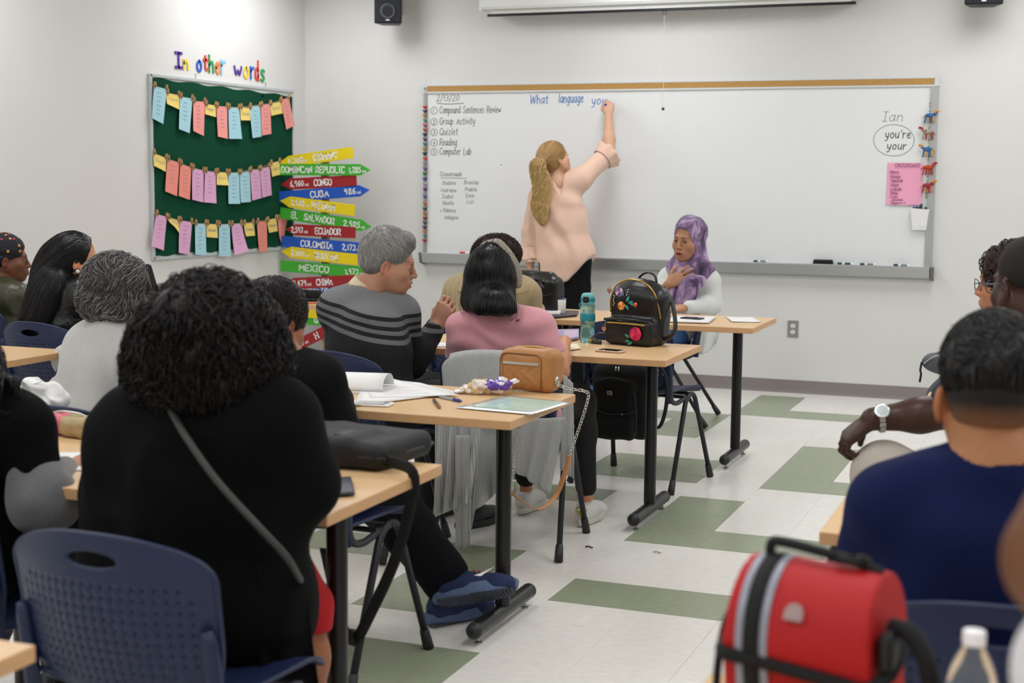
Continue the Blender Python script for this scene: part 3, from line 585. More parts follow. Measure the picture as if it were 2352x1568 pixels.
# cut-out letters above the board
def pl(pts, n=2): return chaikin(pts, n)
LETT = [('I', 'capital letter I', 'dark purple', '5a2f9e', (237, 57, 287, 165), 4.2), ('n', 'letter n', 'yellow', 'f2d234', (292, 105, 330, 175), 2.8), ('o', 'letter o of other', 'blue', '2f5fc4', (380, 110, 418, 192), 2.9), ('t', 'letter t', 'red', 'e2453a', (425, 72, 458, 182), 2.2),
 ('h', 'letter h', 'green', '27a052', (462, 75, 497, 197), 2.8), ('e', 'letter e', 'orange', 'f08a4a', (505, 120, 540, 205), 2.7), ('r', 'letter r ending the word other', 'light blue', '8ccbe8', (542, 108, 576, 210), 2.2), ('w', 'letter w', 'dark violet', '5c3a9c', (630, 150, 685, 225), 3.8),
 ('o', 'letter o of words', 'yellow', 'f2d234', (692, 155, 732, 235), 2.9), ('r', 'letter r in words', 'blue', '3465c8', (738, 152, 766, 240), 2.2), ('d', 'letter d', 'red', 'e2453a', (768, 115, 798, 250), 3.), ('s', 'letter s ending the phrase', 'green', '27a052', (806, 168, 836, 258), 2.4)]
for ch, nm, cn, hx, (x0, y0, x1, y1), adv in LETT:
    a = on(x0, y1, .004); c = on(x1, y0, .004); lo = {'n': 0, 'o': 0, 'e': 0, 'r': 0, 'w': 0, 's': 0}.get(ch, 0); hi = 6 if ch in 'Ithd' else 4
    b = MB(); wd = c[1]-a[1]; ht = c[2]-a[2]; sw = .019
    for part in GL[ch][1].split(';'):
        Q = np.array([[float(v) for v in p.split(',')] for p in part.split()]); Q = chaikin(Q, 2)
        mx = max(float(p.split(',')[0]) for pp in GL[ch][1].split(';') for p in pp.split())
        stroke(b, np.stack([sw/2+Q[:, 0]/mx*(wd-sw), sw/2+Q[:, 1]/hi*(ht-sw)], 1), (0, 0, 0), (0, 1, 0), (0, 0, 1), sw, th=.003)
    o = b.build('cutout_letter', mat('letter_'+hx, hx, .6)); o.location = (XW+.004, a[1], a[2]); prop(o, '%s cut-out %s on the wall above the green board' % (cn, nm), 'letter')

# ------------------------------------------------------------------ country signpost in the corner
SY = 3.72
def q2(x, y): return (600+x/3.015, 320+y/3.015)
sp = thing('signpost', 'tall post of coloured arrow planks with country names and distances', 'signpost', (0, SY, 0))
post = at(742, 420, SY); b = MB(); b.box((post[0], .035, .8), (.05, .04, 1.6)); b.build('post', mat('raw_wood', 'a8946c', .8, var=.2, vs=8), sp)
b = MB(); b.box((post[0], .035, .02), (.42, .06, .04)); b.box((post[0], .035, .02), (.06, .42, .038)); b.build('foot', mat('raw_wood'), sp)
PC = {'Y': 'e8cf14', 'G': '3fa92f', 'R': '9c2226', 'U': '1f56b8'}
m_wpt = mat('white_sign_paint', 'f3f3ee', .6)
PLK = [('Y', 'L', (132, 163), (642, 90), 'n:4,308', .12, .34, 't:GERMANY', .47, .80, 1), ('G', 'R', (134, 209), (765, 211), 't:DOMINCAN REPUBLIC', .03, .735, 'n:1,285', .775, .91, 2), ('R', 'L', (143, 312), (665, 286), 'n:6,960', .13, .32, 't:CONGO', .45, .69, 3),
 ('U', 'R', (131, 400), (757, 350), 't:CUBA', .355, .565, 'n:986', .73, .86, 3), ('Y', 'L', (140, 424), (657, 493), 'n:8,958', .155, .34, 't:VIETNAM', .43, .75, 4), ('G', 'R', (138, 508), (772, 607), 't:EL  SALVADOR', .13, .61, 'n:2,985', .70, .885, 5),
 ('R', 'L', (180, 622), (660, 645), 'n:2,597', .085, .265, 't:ECUADOR', .43, .81, 6), ('U', 'R', (147, 705), (765, 760), 't:COLOMBIA', .225, .59, 'n:2,173', .69, .845, 7), ('Y', 'L', (147, 773), (675, 834), 'n:8,001', .14, .325, 't:BHUTAN', .45, .75, 8),
 ('G', 'R', (140, 873), (770, 925), 't:MEXICO', .215, .55, 'n:1,973', .72, .87, 9), ('R', 'L', (168, 1000), (665, 975), 'n:7,479', .13, .33, 't:CHINA', .46, .69, 10), ('U', 'L', (180, 1023), (650, 1072), 'n:', 0, 0, 't:BRAZIL', .32, .66, 11),
 ('Y', 'L', (150, 1180), (620, 1215), 'n:', 0, 0, 't:', .3, .6, 12), ('G', 'R', (205, 1238), (760, 1262), 't:G', .315, .36, 'n:', .7, .8, 13), ('R', 'L', (178, 1462), (620, 1245), 'n:1,497', .12, .30, 't:H', .47, .52, 14)]
for (c, dr, p0, p1, s0_, a0, a1, s1_, b0, b1, k) in PLK:
    A = at(*q2(*p0), SY); B = at(*q2(*p1), SY); L_ = np.linalg.norm(B-A); U = (B-A)/L_; V = np.array([-U[2], 0, U[0]]); h = .042; off = (k % 2)*.006-.012
    A = A-np.array([0, SY, 0])+np.array([0, off, 0])
    poly = ([(0, 0), (.085, -h), (L_, -h), (L_, h), (.085, h)] if dr == 'L' else [(0, -h), (L_-.085, -h), (L_, 0), (L_-.085, h), (0, h)])
    b = MB(); b.prism(poly, A+np.array([0, .0, 0]), U, V, -.016 if False else .012)
    pk_ = b.build('plank', mat('plank_paint_'+c, PC[c], .5, var=.06, vs=9, bump=.12, bs=30, stretch=(1, 1, 6)), sp, bevel=.0015)
    b = MB()
    for s, e0, e1 in ((s0_, a0, a1), (s1_, b0, b1)):
        tx = s[2:]
        if not tx: continue
        num = s[0] == 'n'; sz = .040 if num else .046; o_ = A+U*(L_*e0)+V*(-.020 if num else -.023)+np.array([0, -.0128, 0])
        if tx != 'G' and tx != 'H': write(b, tx, o_, U, V, sz, .0072 if num else .0078, .10, width=L_*(e1-e0)-.008)
        else: write(b, tx, o_, U, V, sz, .0092)
        if num: write(b, 'mi', A+U*(L_*(e1+.008))+V*(-.020)+np.array([0, -.0128, 0]), U, V, .02, .0045, .2, width=.028)
    if b.v: b.build('lettering', m_wpt, pk_)
# ------------------------------------------------------------------ tables
TH = .735
m_lam = mat('maple_laminate', 'dcb788', .33, var=.035, vs=5, stretch=(1, 14, 1), spec=.4, detail=6)
m_edge = mat('maple_edge_band', 'cfa274', .45, var=.03, vs=10)
m_blk = mat('black_powder_coat', '121214', .32, spec=.5); m_cap = mat('black_cap', '26262a', .45); m_steel = mat('zinc', 'a9a9a9', .3, .9)
def make_table(x1, y0, label, L_=1.22, D=.61, legs=(1, 1)):
    """x1 = right end, y0 = near edge"""
    t = thing('classroom_table', label, 'table', (x1-L_/2, y0+D/2, 0), 0, None)
    b = MB(); b.box((0, 0, TH-.0142), (L_, D, .0276), bev=.002); o = b.build('tabletop', [m_lam, m_edge], t)
    for p in o.data.polygons: p.material_index = 0 if abs(p.normal.z) > .9 else 1
    for sx in (-1, 1):
        x = sx*(L_/2-.14); b = MB()
        b.tube([(x, 0, .07), (x, 0, TH-.03)], .026, 20, cap=False); b.box((x, 0, TH-.031), (.16, .4, .006)); lg = b.build('leg', m_blk, t, smooth=.6)
        b = MB(); b.tube([(x, -.235, .05), (x, .235, .05)], .0265, 20, cap=False); b.build('foot_bar', m_blk, lg, smooth=.6)
        for sy in (-1, 1):
            b = MB(); R = Matrix.Rotation(-sy*PI/2, 3, 'X'); b.lathe([(.0268, 0), (.0268, .006), (.0255, .016), (.019, .026), (.009, .031), (0, .032)], 20, (x, sy*.235, .05), R=R); b.build('end_cap', m_cap, lg, smooth=True)
            b = MB(); b.lathe([(.013, 0), (.013, .005), (.006, .008), (.006, .03)], 14, (x, sy*.205, 0)); b.build('leveller', m_steel, lg)
    return t
def leftright(t, x1, y0, label, L_=1.22, D=.61):
    return copy_tree(t, None, (x1-L_/2, y0+D/2, 0))
TB = [('B', -.125, -3.14, 'wooden table under the black laptop bag, behind the woman with big curly hair'), ('A', -.12, -4.70, 'wooden table corner cut off at the bottom left of the picture'),
      ('D', -.205, -1.845, 'wooden table with papers, phone and tan handbag on it'), ('C', -.17, -.205, 'wooden table carrying the black floral backpack and teal bottle'), ('E', -.115, 1.235, 'wooden table in front of the woman in the purple headscarf'),
      ('LB', -2.52, -1.53, 'wooden table corner beside the grey-haired woman'), ('LE', -2.62, 1.43, 'wooden table below the signpost with books and a black pouch'),
      ('F', .885+1.22, -2.87, 'wooden table in front of the man in the navy T-shirt'), ('G', .905+1.22, -1.27, 'wooden table edge behind the forearm with the silver watch'), ('H', .88+1.22, -4.42, 'wooden table under the red lunch bag')]
t0 = None
for k, x, y, lab in TB:
    if t0 is None: t0 = make_table(x, y, lab)
    else: o = leftright(t0, x, y, lab); o['label'] = lab

# ------------------------------------------------------------------ chairs
m_navy = mat('navy_chair_plastic', '1b2646', .42, bump=.15, bs=700, spec=.45); m_tube = mat('charcoal_tube', '25272c', .42, spec=.4)
def back_fn(s, t):
    """s,t in 0..1; local chair frame, y forward, panel in x-z"""
    u = 2*s-1; z0, z1 = .48, .80
    half = .222+.012*t; 
    top = max(0, (t-.72)/.28); bot = max(0, (.2-t)/.2)
    k = 1-.16*top**3-.10*bot**2.5
    x = u*half*k
    z = z0+(z1-z0)*t - (.035*abs(u)**2.4)*top - 0*bot + .012*(abs(u)**2)*bot
    y = -.205-.055*(t-.2)+.048*(abs(u)**2.2) - .02*math.sin(PI*t)*(1-u*u)
    return np.array([x, y, z])
def make_chair(label):
    t = thing('classroom_chair', label, 'chair')
    # backrest with real perforations and a handle slot
    us = [0.]; rows = []
    def lines(n, a, b, w):        # hole edges
        out = []; 
        for c in np.linspace(a, b, n): out += [c-w/2, c+w/2]
        return out
    ncol, nrow = 19, 10
    U = [0, .02, .05] + lines(ncol, .09, .91, .0135) + [.95, .98, 1]
    V = [0, .02, .05] + lines(nrow, .10, .70, .018) + [.74, .78, .81, .83, .85, .87, .89, .91, .94, .97, .985, 1]
    nu, nv = len(U)-1, len(V)-1; hc = (.5, .855); ha, hb = .125, .047
    P = {}; skipc = set()
    for i in range(nu):
        for j in range(nv):
            uc, vc = (U[i]+U[i+1])/2, (V[j]+V[j+1])/2
            if 3 <= i < 3+2*ncol and (i-3) % 2 == 0 and 3 <= j < 3+2*nrow and (j-3) % 2 == 0:
                c_, r_ = (i-3)//2, (j-3)//2
                if not ((r_ < 2 and (c_ < 2 or c_ > ncol-3)) or (r_ == nrow-1 and (c_ < 1 or c_ > ncol-2))): skipc.add((i, j))
            if ((uc-hc[0])/ha)**2+((vc-hc[1])/hb)**2 < 1: skipc.add((i, j))
    hole = {(i, j) for (i, j) in skipc if V[j] > .75}
    vv = []
    for j in range(nv+1):
        for i in range(nu+1):
            u, v = U[i], V[j]
            adj = [(i-1, j-1), (i, j-1), (i-1, j), (i, j)]; n_in = sum(a in hole for a in adj)
            if 0 < n_in < 4:
                a = math.atan2((v-hc[1])/hb, (u-hc[0])/ha); u, v = hc[0]+ha*math.cos(a), hc[1]+hb*math.sin(a)
            vv.append(back_fn(u, v))
    b = MB(); b.add(vv, [[j*(nu+1)+i, j*(nu+1)+i+1, (j+1)*(nu+1)+i+1, (j+1)*(nu+1)+i] for j in range(nv) for i in range(nu) if (i, j) not in skipc])
    bk = b.build('backrest', m_navy, t, smooth=True, solid=.007)
    b = MB(); pts = [back_fn(s, t_) for s, t_ in [(0, .02), (0, .3), (0, .6), (0, .8), (.01, .93), (.04, .985), (.12, 1), (.3, 1), (.5, 1), (.7, 1), (.88, 1), (.96, .985), (.99, .93), (1, .8), (1, .6), (1, .3), (1, .02)]]
    b.tube(ss(pts, 4), .0062, 8); b.build('rolled_rim', m_navy, bk, smooth=True)
    for sx in (-1, 1):
        b = MB(); b.tube([(sx*.214, -.168, .42), (sx*.216, -.175, .52), (sx*.216, -.188, .6), (sx*.214, -.196, .63)], [.016, .017, .016, .012], 12); b.build('socket', m_navy, bk, smooth=True)
    def seat_fn(s, t_):
        u = 2*s-1; y = -.17+.41*t_; e = max(0, (t_-.8)/.2); x = u*(.225-.02*(1-t_))*(1-.08*e**3)
        z = .455 - .018*math.sin(PI*min(1, t_*1.1))*(1-u*u)**.8 + .012*abs(u)**3 - .035*e**2 + .03*max(0, (.12-t_)/.12)**2
        return np.array([x, y, z])
    b = MB(); b.grid(seat_fn, 16, 14); b.build('seat', m_navy, t, smooth=True, solid=.008)
    for sx in (-1, 1):
        b = MB(); P_ = [(sx*.215, -.195, .62), (sx*.217, -.172, .50), (sx*.217, -.155, .425), (sx*.214, -.08, .405), (sx*.214, .02, .42), (sx*.220, .09, .432)]
        b.tube(fillet(P_, .06, 5), .0115, 10); b.build('back_frame', m_tube, t, smooth=True)
        x0, x1 = sx*.222, sx*.262
        A = (x1+sx*.0, -.235, .025); B = (x0, .02, .425); Cc = (x0, .115, .44); D_ = (x1, .245, .025)
        pth = fillet([A, B, Cc, D_], .05, 6); k = len(pth)//2
        for seg, q in ((pth[:k+1], A), (pth[k:], D_)):
            b = MB(); b.tube(seg, .0118, 10); lg = b.build('leg', m_tube, t, smooth=True)
            b = MB(); d_ = (seg[0] if q is A else seg[-1])-(seg[3] if q is A else seg[-4]); d_ = d_/np.linalg.norm(d_)
            q_ = np.array(q); b.tube([q_-d_*.045, q_-d_*.043, q_-d_*.01, q_+d_*.022], [.0125, .0145, .0165, .0175], 12); b.build('rubber_tip', m_cap, lg, smooth=True)
    for y in (.0, .12):
        b = MB(); b.tube([(-.22, y, .428), (.22, y, .428)], .009, 8); b.build('crossbar', m_tube, t)
    return t
chair0 = None
def chair(x, y, face, label):
    """x,y = centre of the feet; face = direction it faces, degrees clockwise from the board"""
    global chair0
    if chair0 is None: chair0 = make_chair(label); c = chair0
    else: c = copy_tree(chair0)
    c.location = (x, y, 0); c.rotation_euler = (0, 0, -math.radians(face)); c['label'] = label
    return c
chair(-.575, .88, 8, 'empty navy chair with a black backpack hanging on its back')
chair(-.72, -.52, -6, 'navy chair draped with a grey knitted cardigan')
chair(-1.275, -.76, 6, 'navy chair under the man in the striped sweater')
chair(-.90, 2.70, 265, 'navy chair holding the woman in the purple headscarf')
chair(-1.42, .90, 0, 'navy chair mostly hidden behind the woman in the tan shirt')
chair(-.74, -2.10, 2, 'navy chair under the person with crossed legs and blue sneakers')
chair(-.305, -3.45, 2, 'large blurred navy chair back, nearest the camera at the lower left')
chair(-.98, -3.22, 6, 'dark navy chair behind the writer with grey sleeves')
chair(-1.32, -2.27, 4, 'navy chair whose top edge shows above the pink and tan pencil case')
chair(-2.97, -.36, 8, 'navy chair with a slotted back in front of the woman with long straight hair')
chair(-2.20, -1.08, 268, 'navy chair under the grey-haired woman')
chair(1.25, -3.28, -4, 'navy chair behind the man in the navy T-shirt')
chair(1.34, -.02, 0, 'navy chair beyond the dark-haired man with a small grey bag strapped to it')
chair(-3.95, .25, 0, 'navy chair under the woman in the patterned head wrap')
# ------------------------------------------------------------------ smooth implicit shapes -> one continuous mesh
def unit(v): v = np.array(v, float); return v/(np.linalg.norm(v)+1e-12)
class Field:
    def __init__(s, lo, hi, h):
        s.lo = np.array(lo, float); s.h = h; s.n = np.maximum(4, np.ceil((np.array(hi)-s.lo)/h).astype(int)+1)
        s.D = np.full(s.n, 1., np.float32); s.ax = [s.lo[i]+h*np.arange(s.n[i]) for i in range(3)]
    def sub_(s, lo, hi):
        a = np.clip(np.floor((np.array(lo)-s.lo)/s.h).astype(int), 0, s.n); b = np.clip(np.ceil((np.array(hi)-s.lo)/s.h).astype(int)+1, 0, s.n)
        if (b <= a).any(): return None
        sl = tuple(slice(a[i], b[i]) for i in range(3))
        return sl, s.ax[0][a[0]:b[0], None, None], s.ax[1][None, a[1]:b[1], None], s.ax[2][None, None, a[2]:b[2]]
    def put(s, sl, d, k, sub=False):
        D = s.D[sl]
        if sub:
            if k > 0:
                h = np.clip(.5-.5*(D+d)/k, 0, 1); s.D[sl] = D*(1-h)-d*h+k*h*(1-h)
            else: s.D[sl] = np.maximum(D, -d)
            return
        if k > 0:
            h = np.clip(.5+.5*(D-d)/k, 0, 1); s.D[sl] = D*(1-h)+d*h-k*h*(1-h)
        else: s.D[sl] = np.minimum(D, d)
    def cone(s, a, b, ra, rb=None, k=.02, sub=False, w=None, q=1., f=1.):
        """capsule a-b with end radii; w,q = direction in which it is q times wider"""
        rb = ra if rb is None else rb; a = np.array(a, float); b = np.array(b, float)
        m = max(ra, rb)*max(q, 1)+k+.03; g = s.sub_(np.minimum(a, b)-m, np.maximum(a, b)+m)
        if g is None: return s
        sl, X, Y, Z = g; X = X-a[0]; Y = Y-a[1]; Z = Z-a[2]; ba = b-a; L = ba@ba+1e-12
        t = np.clip((X*ba[0]+Y*ba[1]+Z*ba[2])/L, 0, 1); px, py, pz = X-t*ba[0], Y-t*ba[1], Z-t*ba[2]
        if w is not None:
            w = unit(w); c = px*w[0]+py*w[1]+pz*w[2]; e = c*(1/q-1); px, py, pz = px+e*w[0], py+e*w[1], pz+e*w[2]
        d = np.sqrt(px*px+py*py+pz*pz)-(ra+(rb-ra)*t); s.put(sl, d.astype(np.float32), k, sub); return s
    def path(s, P, R, k=.01, **kw):
        for i in range(len(P)-1): s.cone(P[i], P[i+1], R[i], R[i+1], k, **kw)
        return s
    def ell(s, c, r, R=None, k=.02, sub=False):
        c = np.array(c, float); r = np.broadcast_to(np.array(r, float), (3,)); m = max(r)+k+.03; g = s.sub_(c-m, c+m)
        if g is None: return s
        sl, X, Y, Z = g; X = X-c[0]; Y = Y-c[1]; Z = Z-c[2]
        if R is not None:
            R = np.array(R); X, Y, Z = (X*R[0, 0]+Y*R[1, 0]+Z*R[2, 0], X*R[0, 1]+Y*R[1, 1]+Z*R[2, 1], X*R[0, 2]+Y*R[1, 2]+Z*R[2, 2])
        k0 = np.sqrt((X/r[0])**2+(Y/r[1])**2+(Z/r[2])**2); k1 = np.sqrt((X/r[0]**2)**2+(Y/r[1]**2)**2+(Z/r[2]**2)**2)+1e-9
        s.put(sl, (k0*(k0-1)/k1).astype(np.float32), k, sub); return s
    def rbox(s, c, hs, r, R=None, k=.01, sub=False):
        c = np.array(c, float); hs = np.array(hs, float); m = np.linalg.norm(hs)+k+.03; g = s.sub_(c-m, c+m)
        if g is None: return s
        sl, X, Y, Z = g; X = X-c[0]; Y = Y-c[1]; Z = Z-c[2]
        if R is not None:
            R = np.array(R); X, Y, Z = (X*R[0, 0]+Y*R[1, 0]+Z*R[2, 0], X*R[0, 1]+Y*R[1, 1]+Z*R[2, 1], X*R[0, 2]+Y*R[1, 2]+Z*R[2, 2])
        qx, qy, qz = abs(X)-hs[0]+r, abs(Y)-hs[1]+r, abs(Z)-hs[2]+r
        d = np.sqrt(np.maximum(qx, 0)**2+np.maximum(qy, 0)**2+np.maximum(qz, 0)**2)+np.minimum(np.maximum(qx, np.maximum(qy, qz)), 0)-r
        s.put(sl, (d+0*X).astype(np.float32), k, sub); return s
    def cut(s, c, n, lo=None, hi=None, k=0):
        """removes what lies on the side of n of the plane through c (within lo..hi)"""
        n = unit(n); g = s.sub_(s.lo if lo is None else lo, s.lo+s.h*s.n if hi is None else hi)
        if g is None: return s
        sl, X, Y, Z = g; d = (X-c[0])*n[0]+(Y-c[1])*n[1]+(Z-c[2])*n[2]; s.D[sl] = np.maximum(s.D[sl], d.astype(np.float32)); return s
    def sample(s, P):
        g = (np.asarray(P)-s.lo)/s.h; g = np.clip(g, 0, s.n-1.001); i = g.astype(int); f = g-i; D = s.D; o = 0
        for dx in (0, 1):
            for dy in (0, 1):
                for dz in (0, 1):
                    o = o+D[i[:, 0]+dx, i[:, 1]+dy, i[:, 2]+dz]*((f[:, 0] if dx else 1-f[:, 0])*(f[:, 1] if dy else 1-f[:, 1])*(f[:, 2] if dz else 1-f[:, 2]))
        return o
    def grad(s, P):
        e = s.h; return np.stack([s.sample(P+np.eye(3)[i]*e)-s.sample(P-np.eye(3)[i]*e) for i in range(3)], 1)/(2*e)
    def surf(s, smooth=1):
        D = s.D; I = D < 0
        c = I[:-1, :-1, :-1].astype(np.int8)
        for dx, dy, dz in ((1, 0, 0), (0, 1, 0), (0, 0, 1), (1, 1, 0), (1, 0, 1), (0, 1, 1), (1, 1, 1)):
            c = c+I[dx:D.shape[0]-1+dx, dy:D.shape[1]-1+dy, dz:D.shape[2]-1+dz]
        act = (c > 0) & (c < 8); idx = np.argwhere(act); n = len(idx)
        ids = np.full(act.shape, -1, np.int32); ids[act] = np.arange(n)
        S = np.zeros((n, 3)); W = np.zeros(n)
        cor = [(0, 0, 0), (1, 0, 0), (0, 1, 0), (1, 1, 0), (0, 0, 1), (1, 0, 1), (0, 1, 1), (1, 1, 1)]
        val = [D[idx[:, 0]+a, idx[:, 1]+b, idx[:, 2]+c_] for a, b, c_ in cor]
        for a in range(8):
            for b in range(a+1, 8):
                if bin(a ^ b).count('1') != 1: continue
                m = (val[a] < 0) != (val[b] < 0); t = np.where(m, val[a]/(val[a]-val[b]+1e-12), 0)
                p = np.array(cor[a])+t[:, None]*(np.array(cor[b])-np.array(cor[a])); S += np.where(m[:, None], p, 0); W += m
        V = (idx+S/W[:, None])*s.h+s.lo; F = []
        for ax in range(3):
            sh = [slice(None)]*3; sh2 = [slice(None)]*3; sh[ax] = slice(0, -1); sh2[ax] = slice(1, None)
            A = I[tuple(sh)]; B = I[tuple(sh2)]; cr = np.argwhere(A != B)
            o1, o2 = (ax+1) % 3, (ax+2) % 3
            ok = (cr[:, o1] > 0) & (cr[:, o2] > 0) & (cr[:, o1] < s.n[o1]-1) & (cr[:, o2] < s.n[o2]-1); cr = cr[ok]
            e1 = np.zeros(3, int); e1[o1] = 1; e2 = np.zeros(3, int); e2[o2] = 1
            q = [ids[tuple((cr-d).T)] for d in (e1+e2, e2, 0*e1, e1)]
            fl = A[tuple(cr.T)]; Q = np.stack(q, 1); Q[~fl] = Q[~fl][:, ::-1]; F.append(Q)
        F = np.concatenate(F); F = F[(F >= 0).all(1)]
        for _ in range(smooth): V = lap(V, F, .5)
        return V, F
def lap(V, F, a=.5):
    n = len(V); S = np.zeros((n, 3)); C = np.zeros(n)
    for i in range(4):
        j = (i+1) % 4
        for x, y in ((i, j), (j, i)):
            for c in range(3): S[:, c] += np.bincount(F[:, x], V[F[:, y], c], n)
            C += np.bincount(F[:, x], minlength=n)
    C = np.maximum(C, 1); return V*(1-a)+a*S/C[:, None]
def normals(V, F):
    N = np.cross(V[F[:, 2]]-V[F[:, 0]], V[F[:, 3]]-V[F[:, 1]]); O = np.zeros_like(V)
    for i in range(4):
        for c in range(3): O[:, c] += np.bincount(F[:, i], N[:, c], len(V))
    return O/(np.linalg.norm(O, axis=1)[:, None]+1e-12)
_perm = np.random.RandomState(5).rand(64, 64, 64).astype(np.float32)
def vnoise(P):
    i = np.floor(P).astype(int); f = P-i; f = f*f*(3-2*f); i = i & 63; j = (i+1) & 63; X = (i[:, 0], j[:, 0]); Y = (i[:, 1], j[:, 1]); Z_ = (i[:, 2], j[:, 2]); o = 0
    for a in (0, 1):
        for b in (0, 1):
            for c in (0, 1): o = o+_perm[X[a], Y[b], Z_[c]]*(f[:, 0] if a else 1-f[:, 0])*(f[:, 1] if b else 1-f[:, 1])*(f[:, 2] if c else 1-f[:, 2])
    return o*2-1
def npmesh(name, V, F, m, parent=None, col=None, smooth=True, mi=None):
    me = bpy.data.meshes.new(name); F = np.asarray(F); k = F.shape[1]; me.vertices.add(len(V)); me.vertices.foreach_set('co', np.ascontiguousarray(V, np.float32).ravel())
    me.loops.add(F.size); me.loops.foreach_set('vertex_index', F.astype(np.int32).ravel()); me.polygons.add(len(F))
    me.polygons.foreach_set('loop_start', np.arange(0, F.size, k, dtype=np.int32)); me.polygons.foreach_set('loop_total', np.full(len(F), k, np.int32))
    for q in (m if isinstance(m, (list, tuple)) else [m]): me.materials.append(q)
    if mi is not None: me.polygons.foreach_set('material_index', np.asarray(mi, np.int32))
    me.update(calc_edges=True); me.validate()
    if smooth: me.polygons.foreach_set('use_smooth', np.ones(len(me.polygons), bool))
    if col is not None:
        a = me.color_attributes.new('Col', 'FLOAT_COLOR', 'POINT'); a.data.foreach_set('color', np.concatenate([col, np.ones((len(V), 1))], 1).astype(np.float32).ravel())
    me.update(); return link(name, me, parent)
def folds(V, F, amp, sc=(14, 14, 5), sharp=1., amp2=0, sc2=40, mask=None):
    N = normals(V, F); q = vnoise(V*np.array(sc)+vnoise(V*6)[:, None]*1.2+17.3); q = np.sign(q)*np.abs(q)**sharp; d = q*amp
    if amp2: d = d+vnoise(V*sc2)*amp2
    if mask is not None: d = d*mask
    return V+N*d[:, None]
# strands of hair: thin three-sided locks that follow a surface
def strands(name, fld, n, steps, step, flow, m, parent, w=.0022, curl=0, clen=.03, lift=(0, .006), box=None, seed=1, rootf=None, taper=.35, jit=.25, free=None, stop=None):
    R = np.random.RandomState(seed); V0, F0 = fld.surf(0)
    if rootf is not None: V0 = V0[rootf(V0)]
    P = V0[R.randint(0, len(V0), n)]+R.normal(0, .002, (n, 3)); L = R.uniform(lift[0], lift[1], n); pts = [P.copy()]; rnd = R.normal(0, jit, (n, 3))
    alive = np.ones(n, bool)
    for i in range(steps):
        g = fld.grad(P); g /= np.linalg.norm(g, axis=1)[:, None]+1e-9
        d = flow(P)+rnd; d = d-g*(d*g).sum(1)[:, None]*.9; d /= np.linalg.norm(d, axis=1)[:, None]+1e-9
        fr_ = (P[:, 2] < free) if free is not None else np.zeros(n, bool)
        if free is not None: d0 = flow(P)+rnd; d0 /= np.linalg.norm(d0, axis=1)[:, None]+1e-9; d = np.where(fr_[:, None], d0, d)
        P = P+d*step; sd = fld.sample(P); ok = (np.abs(sd) < .05) & ~fr_
        P = np.where(ok[:, None], P-g*((sd-L)*.6)[:, None], P)
        if stop is not None: P = np.where((P[:, 2] < stop+.006*R.rand(n))[:, None], pts[-1], P)
        pts.append(P.copy())
    A = np.stack(pts, 1)                                   # n, steps+1, 3
    if curl:
        ph = R.uniform(0, 6.28, n)[:, None]; t = np.arange(A.shape[1])[None]*step/clen*6.28+ph
        T = np.gradient(A, axis=1); T /= np.linalg.norm(T, axis=2)[..., None]+1e-9; up = np.broadcast_to(unit(R.normal(0, 1, 3)), T.shape)
        B = np.cross(T, up); B /= np.linalg.norm(B, axis=2)[..., None]+1e-9; C = np.cross(T, B)
        amp = curl*R.uniform(.5, 1.3, n)[:, None]*np.clip(np.arange(A.shape[1])/2., .3, 1)[None]
        A = A+(np.cos(t)*amp)[..., None]*B+(np.sin(t)*amp)[..., None]*C
    T = np.gradient(A, axis=1); T /= np.linalg.norm(T, axis=2)[..., None]+1e-9
    up = unit(R.normal(0, 1, 3)); B = np.cross(T, np.broadcast_to(up, T.shape)); B /= np.linalg.norm(B, axis=2)[..., None]+1e-9; C = np.cross(T, B)
    k = A.shape[1]; prof = w*(1-(1-taper)*np.linspace(0, 1, k)**2)[None, :, None]*R.uniform(.6, 1.4, n)[:, None, None]
    ring = np.stack([A+prof*(math.cos(a)*B+math.sin(a)*C) for a in (0, 2.1, 4.2)], 2)    # n,k,3,3
    V = ring.reshape(-1, 3); base = (np.arange(n)[:, None]*k+np.arange(k-1)[None])*3; F = []
    for j in range(3):
        j2 = (j+1) % 3; F.append(np.stack([base+j, base+j2, base+3+j2, base+3+j], -1).reshape(-1, 4))
    return npmesh(name, V, np.concatenate(F), m, parent)

